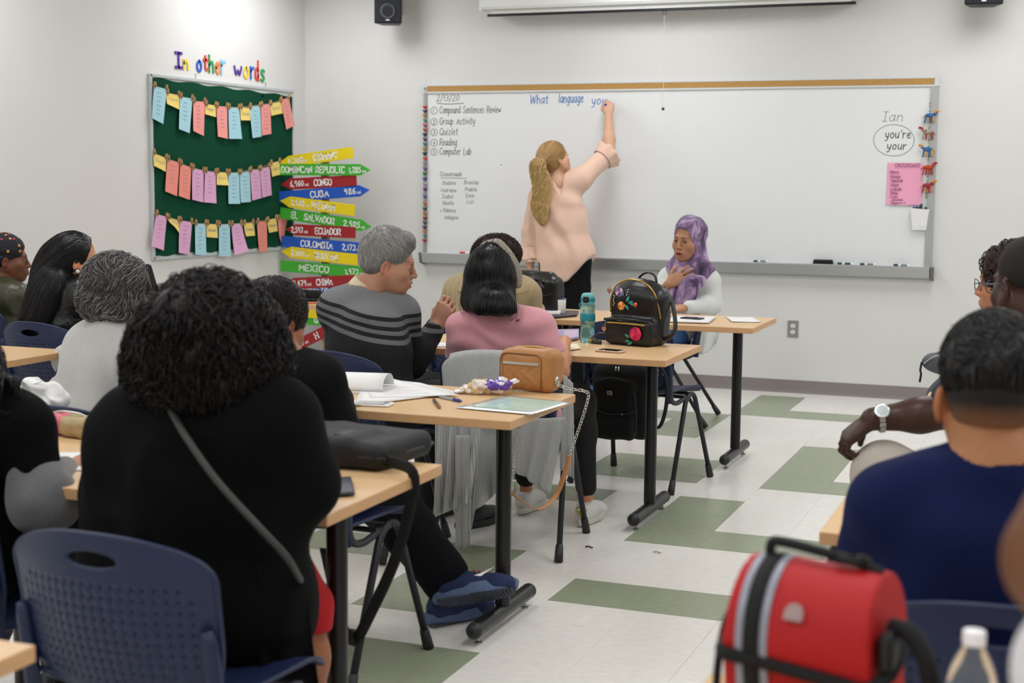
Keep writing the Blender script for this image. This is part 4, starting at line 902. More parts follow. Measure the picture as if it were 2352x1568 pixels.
# ------------------------------------------------------------------ people
def basis(yaw, pitch=0, roll=0):
    """columns right, forward, up for a look direction; yaw clockwise from +y, pitch down positive (degrees)"""
    y, p, r = (math.radians(a) for a in (yaw, pitch, roll))
    f = np.array([math.sin(y)*math.cos(p), math.cos(y)*math.cos(p), -math.sin(p)]); rt = np.array([math.cos(y), -math.sin(y), 0]); up = np.cross(rt, f)
    rt2 = rt*math.cos(r)+up*math.sin(r); up2 = up*math.cos(r)-rt*math.sin(r); return np.stack([rt2, f, up2], 1)
SKIN = {}
def skin(name, hx='808080', rough=.48):
    return mat('skin_'+name, hx, rough, var=.05, vs=45, bump=.08, bs=500, attr='Col', sss=.05, spec=.35)
def head_prims(F, c, B, s=1., fem=True, jaw=1., mouth=0, nose=1., ears=True, neck=None, fat=0):
    """c = centre of the head between the ears at eye height; B = right, forward, up"""
    g = lambda x, y, z: c+B@(np.array([x, y, z])*s); k = .02*s
    F.ell(g(0, -.018, .042), np.array((.0755, .098, .083))*s, B, k); F.ell(g(0, .028, -.030), np.array((.060+fat, .060, .082))*s, B, .03*s)
    F.ell(g(0, .052, -.078), np.array((.034*jaw+fat, .034, .030))*s, B, .035*s); F.ell(g(0, .073, -.098), np.array((.016*jaw, .014, .014))*s, B, .025*s)
    for x in (-1, 1):
        F.ell(g(x*.042, .055, -.028), np.array((.024, .025, .024))*s, B, .03*s)
        F.cone(g(x*.058, .0, -.045), g(x*.03, .05, -.088), .018*s*jaw, .014*s, .035*s)
    F.cone(g(-.03, .083, .022), g(.03, .083, .022), .0105*s, .0105*s, .022*s)
    for x in (-1, 1): F.ell(g(x*.0315, .101, .001), np.array((.0185, .014, .0115))*s, B, .013*s, sub=True)
    for x in (-1, 1): F.ell(g(x*.0315, .0772, .001), np.array((.0136, .0136, .0126))*s, B, .004*s); F.ell(g(x*.0315, .0960, .0004), np.array((.0130, .0125, .0050))*s, B, .0005, sub=True)
    F.cone(g(0, .086, .012), g(0, .106*nose**.3, -.030), .0072*s, .0105*s*nose**.5, .012*s)
    for x in (-1, 1): F.ell(g(x*.0115*nose, .099, -.034), np.array((.0078, .010, .0078))*s*nose**.4, B, .007*s)
    F.ell(g(0, .087, -.063), np.array((.028, .013, .018))*s, B, .02*s)
    F.path([g(-.024, .088, -.064), g(-.010, .1005, -.0595), g(0, .101, -.061), g(.010, .1005, -.0595), g(.024, .088, -.064)], np.array([.003, .0052, .005, .0052, .003])*s, .005*s)
    lo = -.0695-mouth*.011
    F.path([g(-.021, .088, -.0665-mouth*.004), g(0, .099-mouth*.004, lo-.002), g(.021, .088, -.0665-mouth*.004)], np.array([.003, .0068, .003])*s, .006*s)
    if mouth: F.ell(g(0, .104, -.0655-mouth*.005), np.array((.014, .022, .0028+.0045*mouth))*s, B, .002*s, sub=True)
    else: F.path([g(-.023, .099, -.0655), g(0, .1085, -.0652), g(.023, .099, -.0655)], np.array([.0012]*3)*s, .002*s, sub=True)
    if ears:
        for x in (-1, 1):
            e = g(x*.078, -.010, -.012); EB = B@np.array(Matrix.Rotation(x*.35, 3, 'Z'))@np.array(Matrix.Rotation(-.2, 3, 'X'))
            F.ell(e, np.array((.0075, .0175, .031))*s, EB, .007*s); F.ell(e+B@np.array((x*.007, .003, .003))*s, np.array((.005, .0095, .017))*s, EB, .004*s, sub=True)
    if neck is not None:
        nb, r0, r1 = neck; F.cone(g(0, -.022, -.065), nb, r0, r1, .03, w=B[:, 0], q=1.0)
def face_col(V, c, B, s, base, lip='b5655c', brow='2a1c14', fem=True, mouth=0, blush=.05, brow_w=1., stub=0):
    L = (V-c)@B/s; col = np.tile(np.array(lin(base)), (len(V), 1)); x, y, z = L.T
    zl = -.0655-mouth*.004; hz = .0095+mouth*.006
    lipm = (y > .07) & (np.abs(x) < .025) & (np.abs(z-zl) < hz*(1-(np.abs(x)/.0265)**2)+.0005); t = np.where(lipm, 1., 0)[:, None]*.75
    col = col*(1-t)+np.array(lin(lip))*t
    if mouth:
        inn = lipm & (np.abs(z-(-.0655-mouth*.005)) < .0035*mouth*(1-(np.abs(x)/.018)**2)) & (np.abs(x) < .015); col[inn] = np.array(lin('3a1414'))
    bz = .0215+.004*(1-((np.abs(x)-.030)/.02)**2)
    bm = (y > .062) & (np.abs(x) > .013) & (np.abs(x) < .047) & (np.abs(z-bz) < .0033*brow_w*(1.25-np.abs(x)/.05)); t = np.where(bm, .8, 0)[:, None]; col = col*(1-t)+np.array(lin(brow))*t
    t = (blush*np.exp(-((np.abs(x)-.045)**2+(z+.035)**2)/.0006)*(y > 0))[:, None]; col = col*(1-t)+col*np.array([1.1, .7, .65])*t
    ear = (np.abs(x) > .072) & (np.abs(z+.01) < .04) & (np.abs(y+.01) < .03); col[ear] *= np.array([1.02, .84, .8])
    return col
def eyes(c, B, s, parent, iris='3a2418', look=(0, 0), lid='8a5a44', lash=True):
    for x in (-1, 1):
        e = c+B@(np.array([x*.0315, .0772, .001])*s); d = unit(B@np.array([look[0], 1, look[1]]))
        b = MB(); rt_ = unit(np.cross(d, B[:, 2])); R = np.stack([rt_, np.cross(rt_, d)*-1, d], 1) if False else np.stack([rt_, unit(np.cross(d, rt_)), d], 1)
        r = .0120*s; prof = [(r*math.sin(a), r*math.cos(a)) for a in (0, .16, .2, .5, .55, .9, 1.4, 2.2, 3.14159)][::-1]
        b.lathe(prof, 16, e, R=R); me = b.build('eye', [mat('eye_white', 'c4bab0', .3, coat=.3), mat('iris_'+iris, iris, .2, coat=.6), mat('pupil', '050505', .1)], parent, smooth=True)
        for p in me.data.polygons:
            cc = (np.array(p.center)-e)@d/r; p.material_index = 2 if cc > .965 else (1 if cc > .86 else 0)
        b = MB()
        P = [e+B@(np.array([x*.0165*math.cos(a), .0+.0125*math.sin(a)*.9+.002, .0068*math.sin(a)+.0008])*s) for a in np.linspace(.0, PI, 9)]
        P = [e+B@(np.array([q*.0150, .0138*math.sqrt(max(0, 1-(q*.78)**2))+.0002, .0050*(1-q*q)+.0004])*s) for q in np.linspace(-1, 1, 9)]
        b.tube(P, np.array([.0008, .0014, .0017, .0018, .0018, .0018, .0017, .0014, .0008])*s, 6); b.build('eyelid', mat('lid_'+lid, lid, .5), parent, smooth=True)
        P2 = [p+B@np.array([0, .0012, .0001])*s for p in P]
        if lash: b = MB(); b.tube(P2, .0009*s, 5); b.build('eyelashes', mat('lash', '120d0b', .6), parent)
def hand_prims(F, W, d, nrm, thumb, curl=(.35, .4, .45, .5), s=1., thc=.4, spread=.06, tho=.75, r=1.):
    """W wrist, d towards the fingers, nrm out of the back of the hand, thumb = +1/-1: side (cross(d,nrm) direction)"""
    d = unit(d); nrm = unit(np.array(nrm)-d*(np.array(nrm)@d)); sd = np.cross(d, nrm)*thumb
    fl = [(.074, .0080), (.082, .0084), (.076, .0080), (.060, .0070)]; out = []
    for i in range(4):
        o = (.030-.0195*i)*s; k = W+d*(.088-.004*abs(i-1)-(.006 if i == 3 else 0))*s+sd*o; k0 = W+d*.012*s+sd*o*.62
        F.cone(k0, k, .0115*s*r, .0098*s*r, .012*s, w=sd, q=1.05)
        a = curl[i]; L, rr = fl[i]; dirc = unit(d+sd*spread*(1.5-i)); p = k; ang = 0; rr *= s*r
        for j, (fr, m) in enumerate(((.45, .7), (.30, 1.1), (.25, .8))):
            ang += a*m; v = dirc*math.cos(ang)-nrm*math.sin(ang); q = p+v*L*s*fr; F.cone(p, q, rr*(1-.08*j), rr*(1-.08*(j+1)), .0035*s); p = q
        out.append(p)
    F.ell(W+d*.045*s, np.array((.036, .044, .0145))*s*r, np.stack([sd, d, nrm], 1), .012*s)
    b0 = W+d*.018*s+sd*.022*s-nrm*.006*s; v0 = unit(d*.75+sd*tho-nrm*thc*.6); b1 = b0+v0*.040*s; v1 = unit(d*.95+sd*(tho-.45)-nrm*thc); b2 = b1+v1*.030*s; b3 = b2+unit(d+sd*(tho-.7)-nrm*thc*1.2)*.024*s
    F.path([b0, b1, b2, b3], np.array([.015, .0115, .0098, .0078])*s*r, .008*s); out.append(b3)
    return out
def ik(S, Wp, L1, L2, pole):
    S = np.array(S, float); Wp = np.array(Wp, float); D = Wp-S; L = np.linalg.norm(D); L = min(L, (L1+L2)*.999); u = unit(D); a = (L1*L1-L2*L2+L*L)/(2*L); h = math.sqrt(max(0, L1*L1-a*a))
    p = np.array(pole, float); p = unit(p-u*(p@u)); return S+u*a+p*h
class Body: pass
def body_pose(hip, neck, yaw, head, head_rot, sw=.17, HL=None, HR=None, seated=True, g=1., yaw_hip=None, feet=None, knees=None, poleL=None, poleR=None, arm=(.29, .25), hands=(None, None), sz=(0, 0), shr=0, hs=1.):
    """hip = hip centre, neck = base of the neck, head = centre of the head; HL/HR wrists"""
    b = Body(); b.g = g; b.B = basis(yaw); yh = yaw if yaw_hip is None else yaw_hip; b.Bh = basis(yh); b.hip = np.array(hip, float); b.neck = np.array(neck, float); b.head = np.array(head, float); b.HB = basis(*head_rot); b.hs = hs
    r = b.B[:, 0]; f = b.B[:, 1]
    b.S = [b.neck-r*sw+np.array([0, 0, -.05-sz[0]])+f*shr, b.neck+r*sw+np.array([0, 0, -.05-sz[1]])+f*shr]
    rh, fh = b.Bh[:, 0], b.Bh[:, 1]
    HL = b.hip-r*.14+f*.30+np.array([0, 0, .17]) if HL is None else np.array(HL, float); HR = b.hip+r*.14+f*.30+np.array([0, 0, .17]) if HR is None else np.array(HR, float); b.W = [HL, HR]
    pL = -r*.6-f*.5+np.array([0, 0, -1.]) if poleL is None else np.array(poleL, float); pR = r*.6-f*.5+np.array([0, 0, -1.]) if poleR is None else np.array(poleR, float)
    b.E = [ik(b.S[0], HL, arm[0], arm[1], pL), ik(b.S[1], HR, arm[0], arm[1], pR)]
    b.Hj = [b.hip-rh*.085, b.hip+rh*.085]
    if knees is None: knees = [b.Hj[i]+fh*.41+rh*(-.04, .04)[i]+np.array([0, 0, .02]) for i in (0, 1)] if seated else [b.Hj[i]+np.array([0, 0, -.43]) for i in (0, 1)]
    if feet is None: feet = [np.array([knees[i][0], knees[i][1], .09])+fh*(.02 if seated else -.02) for i in (0, 1)]
    b.K = [np.array(k, float) for k in knees]; b.A = [np.array(a, float) for a in feet]; b.mid = b.hip*.52+b.neck*.48
    return b
def torso_prims(F, b, o=0., k=.05, bust=0, belly=0, low=True, wz=1.0):
    g = b.g; r = b.B[:, 0]; f = b.B[:, 1]; rh = b.Bh[:, 0]; up = unit(b.neck-b.hip); fwd = unit(f-up*(f@up))
    if low: F.cone(b.hip-rh*.07*g, b.hip+rh*.07*g, .115*g+o, .115*g+o, k)
    F.cone(b.hip+up*.05, b.mid, .100*g+o+belly, .100*g+o+belly*.7, k, w=r, q=1.35*wz); F.cone(b.mid, b.neck-up*.13, .100*g+o+belly*.5, .103*g+o, k, w=r, q=1.42*wz)
    F.cone(b.S[0]*.72+(b.neck-up*.09)*.28, b.S[1]*.72+(b.neck-up*.09)*.28, .066*g+o, .066*g+o, .05)
    for i in (0, 1): F.cone(b.S[i], b.neck-up*.01, .050+o, .050+o, .05)
    if bust:
        for sx in (-1, 1): F.ell(b.neck-up*.20+fwd*.085*g+r*sx*.075*g, (.06+bust+o, .06+bust+o, .06+bust+o), None, .04)
def arm_prims(F, b, i, o=0., k=.03, r=(.050, .040, .036, .026), upto=1.):
    S, E, W = b.S[i], b.E[i], b.W[i]; F.cone(S, E, r[0]+o, r[1]+o, k)
    if upto > 0: Wq = E+(W-E)*upto; m = E+(Wq-E)*.35; F.cone(E, m, r[1]+o*1., r[1]*.98+o, k); F.cone(m, Wq, r[1]*.98+o, r[2]+(r[3]-r[2])*upto+o, k)
def leg_prims(F, b, i, o=0., k=.04, r=(.085, .060, .058, .038), upto=1.):
    g = b.g; H, K, A = b.Hj[i], b.K[i], b.A[i]; F.cone(H, K, r[0]*g+o, r[1]+o, k); Aq = K+(A-K)*upto; F.cone(K, K+(Aq-K)*.35, r[1]*.95+o, r[2]+o, k); F.cone(K+(Aq-K)*.35, Aq, r[2]+o, r[3]+(1-upto)*.015+o, k)
def bounds(*P, m=.16):
    P = np.array([p for p in P]); return P.min(0)-m, P.max(0)+m
def join(parts):
    V = []; F = []; C = []; n = 0
    for v, f, c in parts: V.append(v); F.append(f+n); C.append(c); n += len(v)
    return np.concatenate(V), np.concatenate(F), np.concatenate(C)
def make_body(parent, b, skn, base, fem=True, res=.004, hres=.0035, hand=(None, None), hr=(.050, .040, .036, .026), neck_r=(.050, .056), jaw=1., mouth=0, nose=1., ears=True, bare_arm=(0, 0), bres=.010, lip='b5655c', brow='2a1c14', fat=0, brow_w=1., legs=True):
    """one continuous figure: trunk and limbs, finely modelled head and hands"""
    pts = [b.hip, b.neck, *b.S, *b.E, *b.W, *b.K, *b.A]; F = Field(*bounds(*pts), bres); torso_prims(F, b, -.014)
    for i in (0, 1):
        arm_prims(F, b, i, -.008, r=hr)
        if legs: leg_prims(F, b, i, -.012); F.cone(b.A[i], b.A[i]+b.Bh[:, 1]*.13+np.array([0, 0, -.045]), .026, .022, .02)
    up = unit(b.neck-b.hip); F.cone(b.neck-up*.02, b.neck+(b.head-b.neck)*.3, neck_r[1]-.006, neck_r[0]-.004, .03)
    parts = []; V, Q = F.surf(1); parts.append((V, Q, np.tile(np.array(lin(base)), (len(V), 1))))
    c = b.head; s = b.hs; F = Field(*bounds(c, b.neck, m=.16), res); head_prims(F, c, b.HB, s, fem, jaw, mouth, nose, ears, (b.neck-up*.0, neck_r[0], neck_r[1]), fat)
    F.cone(b.neck, b.S[0]*.5+b.neck*.5, .046, .046, .045); F.cone(b.neck, b.S[1]*.5+b.neck*.5, .046, .046, .045); F.cone(b.neck, b.neck-up*.10, .056, .06, .04)
    b.hf = F; V, Q = F.surf(1); parts.append((V, Q, face_col(V, c, b.HB, s, base, lip, brow, fem, mouth, brow_w=brow_w)))
    tips = [None, None]
    for i in (0, 1):
        if hand[i] is None: continue
        h = hand[i]; W, E = b.W[i], b.E[i]; st = E if bare_arm[i] else E+(W-E)*.6; lo, hi = bounds(W, st, W+unit(h['d'])*.10, m=.11); F = Field(lo, hi, hres)
        if bare_arm[i]:
            if bare_arm[i] > 1: lo, hi = bounds(W, b.S[i], E, W+unit(h['d'])*.10, m=.11); F = Field(lo, hi, hres*1.3); F.cone(b.S[i], E, hr[0], hr[1], .03)
            m = E+(W-E)*.35; F.cone(E, m, hr[1], hr[1]*.98, .03); F.cone(m, W, hr[1]*.98, hr[3], .03, )
        else: F.cone(st, W, hr[3]*1.15, hr[3], .02)
        tips[i] = hand_prims(F, W, h['d'], h['n'], h['t'], h.get('c', (.35, .4, .45, .5)), h.get('s', 1.), h.get('thc', .4), h.get('sp', .06), h.get('tho', .75), h.get('r', 1.))
        V, Q = F.surf(1); parts.append((V, Q, np.tile(np.array(lin(base)), (len(V), 1))))
    V, Q, C = join(parts); o = npmesh('body', V, Q, skn, parent, C); b.tips = tips; return o
def person(label, loc=(0, 0, 0)):
    return thing('person', label, 'person')
def cloth(name, F, m, parent, amp=.004, sc=(14, 14, 6), smooth=1, amp2=0, sc2=40, sharp=1., mi=None, fn=None):
    V, Q = F.surf(smooth); V = folds(V, Q, amp, sc, sharp, amp2, sc2)
    if fn: V = fn(V)
    return npmesh(name, V, Q, m, parent, mi=mi(V, Q) if mi else None)
def unit_rows(A): return A/(np.linalg.norm(A, axis=1)[:, None]+1e-9)
def vn3(P, k=9.): return np.stack([vnoise(P*k+3), vnoise(P*k+50), vnoise(P*k+90)-.3], 1)
Zv = np.array([0, 0, 1.])
def scarf_mat():
    m = mat('violet_scarf', '7d6288', .8, bump=.3, bs=300, sheen=.2); N = m.node_tree.nodes; L = m.node_tree.links
    n = N.new('ShaderNodeTexNoise'); n.inputs['Scale'].default_value = 15; n.inputs['Detail'].default_value = 3; n.inputs['Distortion'].default_value = .8; r = N.new('ShaderNodeValToRGB'); e = r.color_ramp.elements
    e[0].position = .36; e[0].color = (*lin('3f2c4c'), 1); e[1].position = .66; e[1].color = (*lin('bfa3c4'), 1); k = e.new(.5); k.color = (*lin('7a6086'), 1)
    t = N.new('ShaderNodeTexCoord'); mp = N.new('ShaderNodeMapping'); mp.inputs['Scale'].default_value = (1, 1, .6); L.new(t.outputs['Object'], mp.inputs[0]); L.new(mp.outputs[0], n.inputs['Vector']); L.new(n.outputs['Fac'], r.inputs['Fac']); L.new(r.outputs['Color'], N['Principled BSDF'].inputs['Base Color']); return m
def stripe_mat(name, bands, rough=.85, sheen=.0):
    """bands: list of (position, colour) constant steps along the attribute"""
    if name in _mats: return _mats[name]
    m = mat(name, '808080', rough, bump=.5, bs=500, sheen=sheen); N = m.node_tree.nodes; L = m.node_tree.links
    a = N.new('ShaderNodeAttribute'); a.attribute_name = 'Col'; r = N.new('ShaderNodeValToRGB'); r.color_ramp.interpolation = 'CONSTANT'
    el = r.color_ramp.elements
    while len(el) > 1: el.remove(el[-1])
    el[0].position = bands[0][0]; el[0].color = (*lin(bands[0][1]), 1)
    for p, c in bands[1:]: e = el.new(p); e.color = (*lin(c), 1)
    L.new(a.outputs['Fac'], r.inputs['Fac']); n = N.new('ShaderNodeTexNoise'); n.inputs['Scale'].default_value = 120; mr = N.new('ShaderNodeMapRange'); mr.inputs['To Min'].default_value = .8; mr.inputs['To Max'].default_value = 1.2
    L.new(n.outputs['Fac'], mr.inputs['Value']); mx = N.new('ShaderNodeMix'); mx.data_type = 'RGBA'; mx.blend_type = 'MULTIPLY'; mx.inputs['Factor'].default_value = 1
    L.new(r.outputs['Color'], mx.inputs['A']); L.new(mr.outputs['Result'], mx.inputs['B']); L.new(mx.outputs['Result'], N['Principled BSDF'].inputs['Base Color']); return m
def hair_mat(name, hx='111111', rough=.42, isl=.35, spec=.5): return mat('hair_'+name, hx, rough, island=isl, bump=.5, bs=120, stretch=(1, 1, .12), spec=spec)
def hair_cap(F, c, B, s, off=.008, back=.0, low=-.055, k=.02):
    g = lambda x, y, z: c+B@(np.array([x, y, z])*s)
    F.ell(g(0, -.018, .042), np.array((.0755+off, .098+off, .083+off))*s, B, k); F.ell(g(0, -.045-back, low+.03), np.array((.062+off, .055+off, .062+off))*s, B, .03)
    F.cut(g(0, .078, .052), B@unit(np.array([0, 1, -.25]))); return g
def shoe(parent, A, f, name, m1, ms, L=.27, sole=.028, w=.047, up=None, h=.0):
    """A = ankle, f = toe direction; returns upper"""
    f = unit(f); u = unit(up) if up is not None else Zv; u = unit(u-f*(u@f)); r = np.cross(f, u); a = np.array(A, float)
    H = .085; F = Field(*bounds(a-f*.1, a+f*.25, a-u*.1, m=.07), .004); g = lambda x, y, z: a+r*x+f*y+u*(z-H)
    F.cone(g(0, -.035, .045), g(0, .02, .055), .036, .040, .02); F.cone(g(0, .02, .055), g(.0, .13, .035), .040, .034, .02, w=r, q=1.12); F.cone(g(0, .13, .03), g(.0, .165, .027), .034, .029, .02, w=r, q=1.25)
    F.cone(g(0, -.02, .06), g(0, -.02, .10), .038, .036, .02); F.cut(g(0, 0, .006), -u); F.cut(g(0, -.01, .095+h), unit(u-f*.25)); V, Q = F.surf(1)
    o = npmesh(name, V, Q, m1, parent)
    b = MB(); T_ = np.linspace(0, 2*PI, 29)[:-1]; out = []
    for t in T_:
        y = math.cos(t); x = math.sin(t); wy = .044 if y > 0 else .037; out.append((x*wy*(1-.12*max(0, y)**3), .055+y*.142))
    for lvl in ((0, .94), (.004, 1.), (sole*.6, 1.02), (sole, 1.0)):
        pass
    V = [g(x*q, .055+(y-.055)*q, z+(.012*max(0, (y-.12)/.08)**2 if z < sole*.8 else .006*max(0, (y-.12)/.08))) for z, q in ((0, .93), (.004, 1.), (sole*.6, 1.03), (sole, 1.0)) for x, y in out]; n = len(out)
    F_ = [[j*n+i, j*n+(i+1) % n, (j+1)*n+(i+1) % n, (j+1)*n+i] for j in range(3) for i in range(n)]+[list(range(n))[::-1], [3*n+i for i in range(n)]]
    b.add(V, F_); b.build('sole', ms, o, smooth=.8); return o, g
def tee(b, o=.014, res=.006, **kw):
    pts = [b.hip-Zv*.12, b.neck, *b.S, *b.E, *b.W]; F = Field(*bounds(*pts, m=.15), res); torso_prims(F, b, o, **kw); return F
def pants(p, b, m, o=.012, res=.008, name='trousers', up=1., r=(.085, .060, .058, .038), amp=.004):
    F = Field(*bounds(b.hip, *b.K, *b.A, m=.16), res); g = b.g; rh = b.Bh[:, 0]; F.cone(b.hip-rh*.07*g, b.hip+rh*.07*g, .115*g+o, .115*g+o, .05); F.cone(b.hip, b.hip+Zv*.1, .115*g+o, .11*g+o, .04, w=rh, q=1.3)
    for i in (0, 1): leg_prims(F, b, i, o, upto=up, r=r)
    return cloth(name, F, m, p, amp, (10, 10, 10))
def simple_shoes(p, b, hx='18191b', yaw=None):
    f = b.Bh[:, 1] if yaw is None else basis(yaw)[:, 1]
    for i in (0, 1): shoe(p, b.A[i], f, 'shoe', mat('shoe_'+hx, hx, .5), mat('sole_dark', '2a2a2a', .6))

# ============ teacher at the board
p = person('person with a long blonde ponytail and blush blouse writing on the whiteboard')
Y = 3.66; hd = at(1275, 366, Y); nk = at(1279, 428, Y-.02); hip = at(1297, 640, Y); hip[2] = .93
b = body_pose(hip, nk, 8, hd, (38, -16, 6), sw=.165, HL=at(1217, 612, 3.60), HR=at(1397, 262, 4.03), seated=False, g=1.06, sz=(.02, -.02), poleL=(-.6, -.4, 0), poleR=(1., -.3, -.3), arm=(.29, .26), hs=.98)
b.S[0] = at(1236, 450, Y); b.S[1] = at(1338, 408, Y+.02); b.E = [at(1214, 532, Y-.04), at(1399, 352, 3.84)]; b.W[1] = at(1398, 264, 4.0)
sk = skin('fair', 'd3a386'); tn = 'd0a488'
make_body(p, b, sk, tn, res=.005, hres=.004, neck_r=(.046, .052), hand=(dict(d=(.05, .02, -1), n=(-.9, -.3, 0), t=-1, c=(.3, .35, .4, .45), s=.95), dict(d=(-.10, .30, .95), n=(.25, -.9, .25), t=-1, c=(1.0, 1.05, 1.15, 1.2), s=1.02, thc=.55, tho=.5)), bare_arm=(0, 1), hr=(.050, .042, .042, .028), mouth=0)
eyes(b.head, b.HB, b.hs, p, '5a6a70')
# blouse
bl = mat('blush_crepe', 'e5c0ab', .75, bump=.25, bs=350, sheen=.25)
F = Field(*bounds(b.hip-Zv*.25, b.neck, *b.S, *b.E, *b.W[:1], m=.17), .007); torso_prims(F, b, .016, bust=.01, low=True)
F.cone(b.hip+Zv*.02, b.hip-Zv*.10+np.array([.0, 0, 0]), .142, .150, .05, w=(1, 0, 0), q=1.32)
F.cone(b.mid, b.hip, .115, .14, .05, w=(1, 0, 0), q=1.38)
F.cone(b.S[0], b.E[0], .062, .056, .03); m_ = b.E[0]*.45+b.W[0]*.55; F.cone(b.E[0], m_, .056, .060, .02); F.cone(m_+Zv*.01, b.W[0]+Zv*.03, .050, .066, .004)
F.cone(b.S[1], b.S[1]*.25+b.E[1]*.75, .072, .068, .04); e_ = b.E[1]; q_ = b.S[1]*.30+e_*.70; F.cone(q_, e_*.97+b.S[1]*.03-Zv*.012, .066, .080, .006)
hem = b.hip[2]-.215
F.cut((hip[0]-.17, Y, hem+.03), unit((-.0, 0, -1)), hi=(hip[0]-.10, 9, 9)); F.cut((hip[0]-.03, Y, hem+.02), unit((.42, 0, -1)), hi=(9, 9, 1.2)); F.cut((hip[0]+.07, Y, hem+.07), unit((1.1, 0, -1)), lo=(hip[0]+.03, -9, .5), hi=(9, 9, 1.15)); F.cut(b.W[0]+Zv*.035, -Zv, hi=(b.W[0][0]+.085, 9, 9))
F.cut(e_-unit(e_-b.S[1])*.015, unit(e_-b.S[1]), lo=b.S[1]+np.array([.10, -.3, -.3]))
vn = at(1277, 455, Y-.12)
F.cone(at(1276, 400, Y-.12), at(1283, 452, Y-.16), .040, .010, .0, sub=True, w=(0, 1, 0), q=4.); F.cone(b.neck+np.array([0, 0, .035]), b.neck+np.array([0, .03, .16]), .062, .075, .01, sub=True)
def dr(V):
    s = (V[:, 0]-hip[0])*.9+(V[:, 2]-1.1)*.62; w_ = np.exp(-((V[:, 2]-1.05)/.28)**2)
    return V+np.stack([0*s, -.017*np.sin(s*34+vnoise(V*5)*2.6)*w_*(.5+.5*vnoise(V*4+9)), 0*s], 1)
cloth('blouse', F, bl, p, .006, (16, 16, 5), fn=dr)
for i, (A_, B_, r0, r1) in enumerate(((m_+Zv*.02, b.W[0]+Zv*.045, .060, .082), (q_+(e_-q_)*.12, e_+(e_-q_)*.02, .076, .100))):
    d = unit(B_-A_); u0 = unit(np.cross(d, (0, 1, 0))); v0 = np.cross(d, u0); mb = MB(); L_ = np.linalg.norm(B_-A_)
    mb.grid(lambda s, t: A_+d*L_*t*(1+.06*math.sin(5*s*2*PI))+(u0*math.cos(2*PI*s)+v0*math.sin(2*PI*s))*((r0+(r1-r0)*t)*(1+.07*t*math.sin(9*s*2*PI+i)+.05*t*math.sin(4*s*2*PI))), 56, 8)
    mb.build('sleeve_ruffle', bl, p, smooth=True, solid=.002)
b.A = [np.array([hip[0]-.07, Y, .07]), np.array([hip[0]+.09, Y, .07])]
F = Field((hip[0]-.3, Y-.28, .01), (hip[0]+.3, Y+.3, 1.), .009); F.cone(b.hip-np.array([.06, 0, 0]), b.hip+np.array([.06, 0, 0]), .125, .125, .05); 
for sx in (-1, 1): F.cone(b.hip+np.array([sx*.08, 0, -.05]), (b.hip[0]+sx*.095, Y, .06), .10, .115, .03)
F.cut((0, 0, .025), -Zv); cloth('trousers', F, mat('black_trouser_cloth', '0e0f11', .85, spec=.2), p, .010, (12, 12, 1.2))
simple_shoes(p, b)
hm = hair_mat('blonde', 'b08a55', .42, .45); c, B, s = b.head, b.HB, b.hs
F = Field(*bounds(c, m=.17), .005); g = hair_cap(F, c, B, s, .010, .0, -.04); tie = at(1243, 372, Y-.13)
F.cone(g(0, -.08, .02), tie, .06, .022, .03); npmesh('hair', *F.surf(1), hm, p)
strands('hair_lock', F, 3800, 13, .011, lambda P: tie-P, hair_mat('blonde_dark', 'b48f5c', .42, .4), p, w=.0011, lift=(0, .004), taper=.8, jit=.012, seed=2)
PT = ss([tie, tie+np.array([-.01, -.045, -.03]), at(1246, 430, Y-.17), at(1240, 475, Y-.165), at(1246, 508, Y-.16)], 6); RR = np.interp(np.linspace(0, 1, len(PT)), [0, .12, .45, .75, 1], [.012, .026, .047, .040, .008])
F = Field(*bounds(*PT, m=.09), .005); F.path(PT, RR, .02, w=B[:, 0], q=1.15); 
V, Q = F.surf(1); V = folds(V, Q, .008, (34, 34, 8)); npmesh('ponytail', V, Q, hm, p)
strands('hair_lock', F, 3600, 24, .0125, lambda P: np.stack([.34*np.sin(P[:, 2]*62+P[:, 0]*30), 0*P[:, 0], -1+0*P[:, 0]], 1), hair_mat('blonde_light', 'dcba7c', .42, .45), p, w=.0014, curl=.006, clen=.08, lift=(-.004, .010), seed=3, jit=.12, rootf=lambda V: V[:, 2] > PT[:, 2].min()+.10)
mb = MB(); mb.tube([tie+unit(PT[1]-PT[0])*-.006, tie+unit(PT[1]-PT[0])*.008], .021, 14); mb.build('hair_tie', mat('gold_elastic', 'c2a25c', .4), p, smooth=True)
mb = MB(); mb.tube([b.W[0]+Zv*.03+.0, b.W[0]+Zv*.018], .0335, 18, cap=False); mb.build('bracelet', mat('rose_beads', 'd6a394', .4), p, smooth=True)
e0 = c+B@np.array([.078, -.008, -.05]); mb = MB(); mb.tube([e0+B@np.array([0, .009*math.cos(a), .012*math.sin(a)-.008]) for a in np.linspace(0, 6.28, 13)], .0013, 6); mb.build('earring', mat('gold', 'd8a84c', .3, .9), p)
tp = b.tips[1]; mk = (tp[0]+tp[4])/2; marker('marker', 'blue marker held against the whiteboard by the blonde writer', mk+np.array([.035, -.07, .0]), (-.5, 1, .10), m_wp, m_bl)

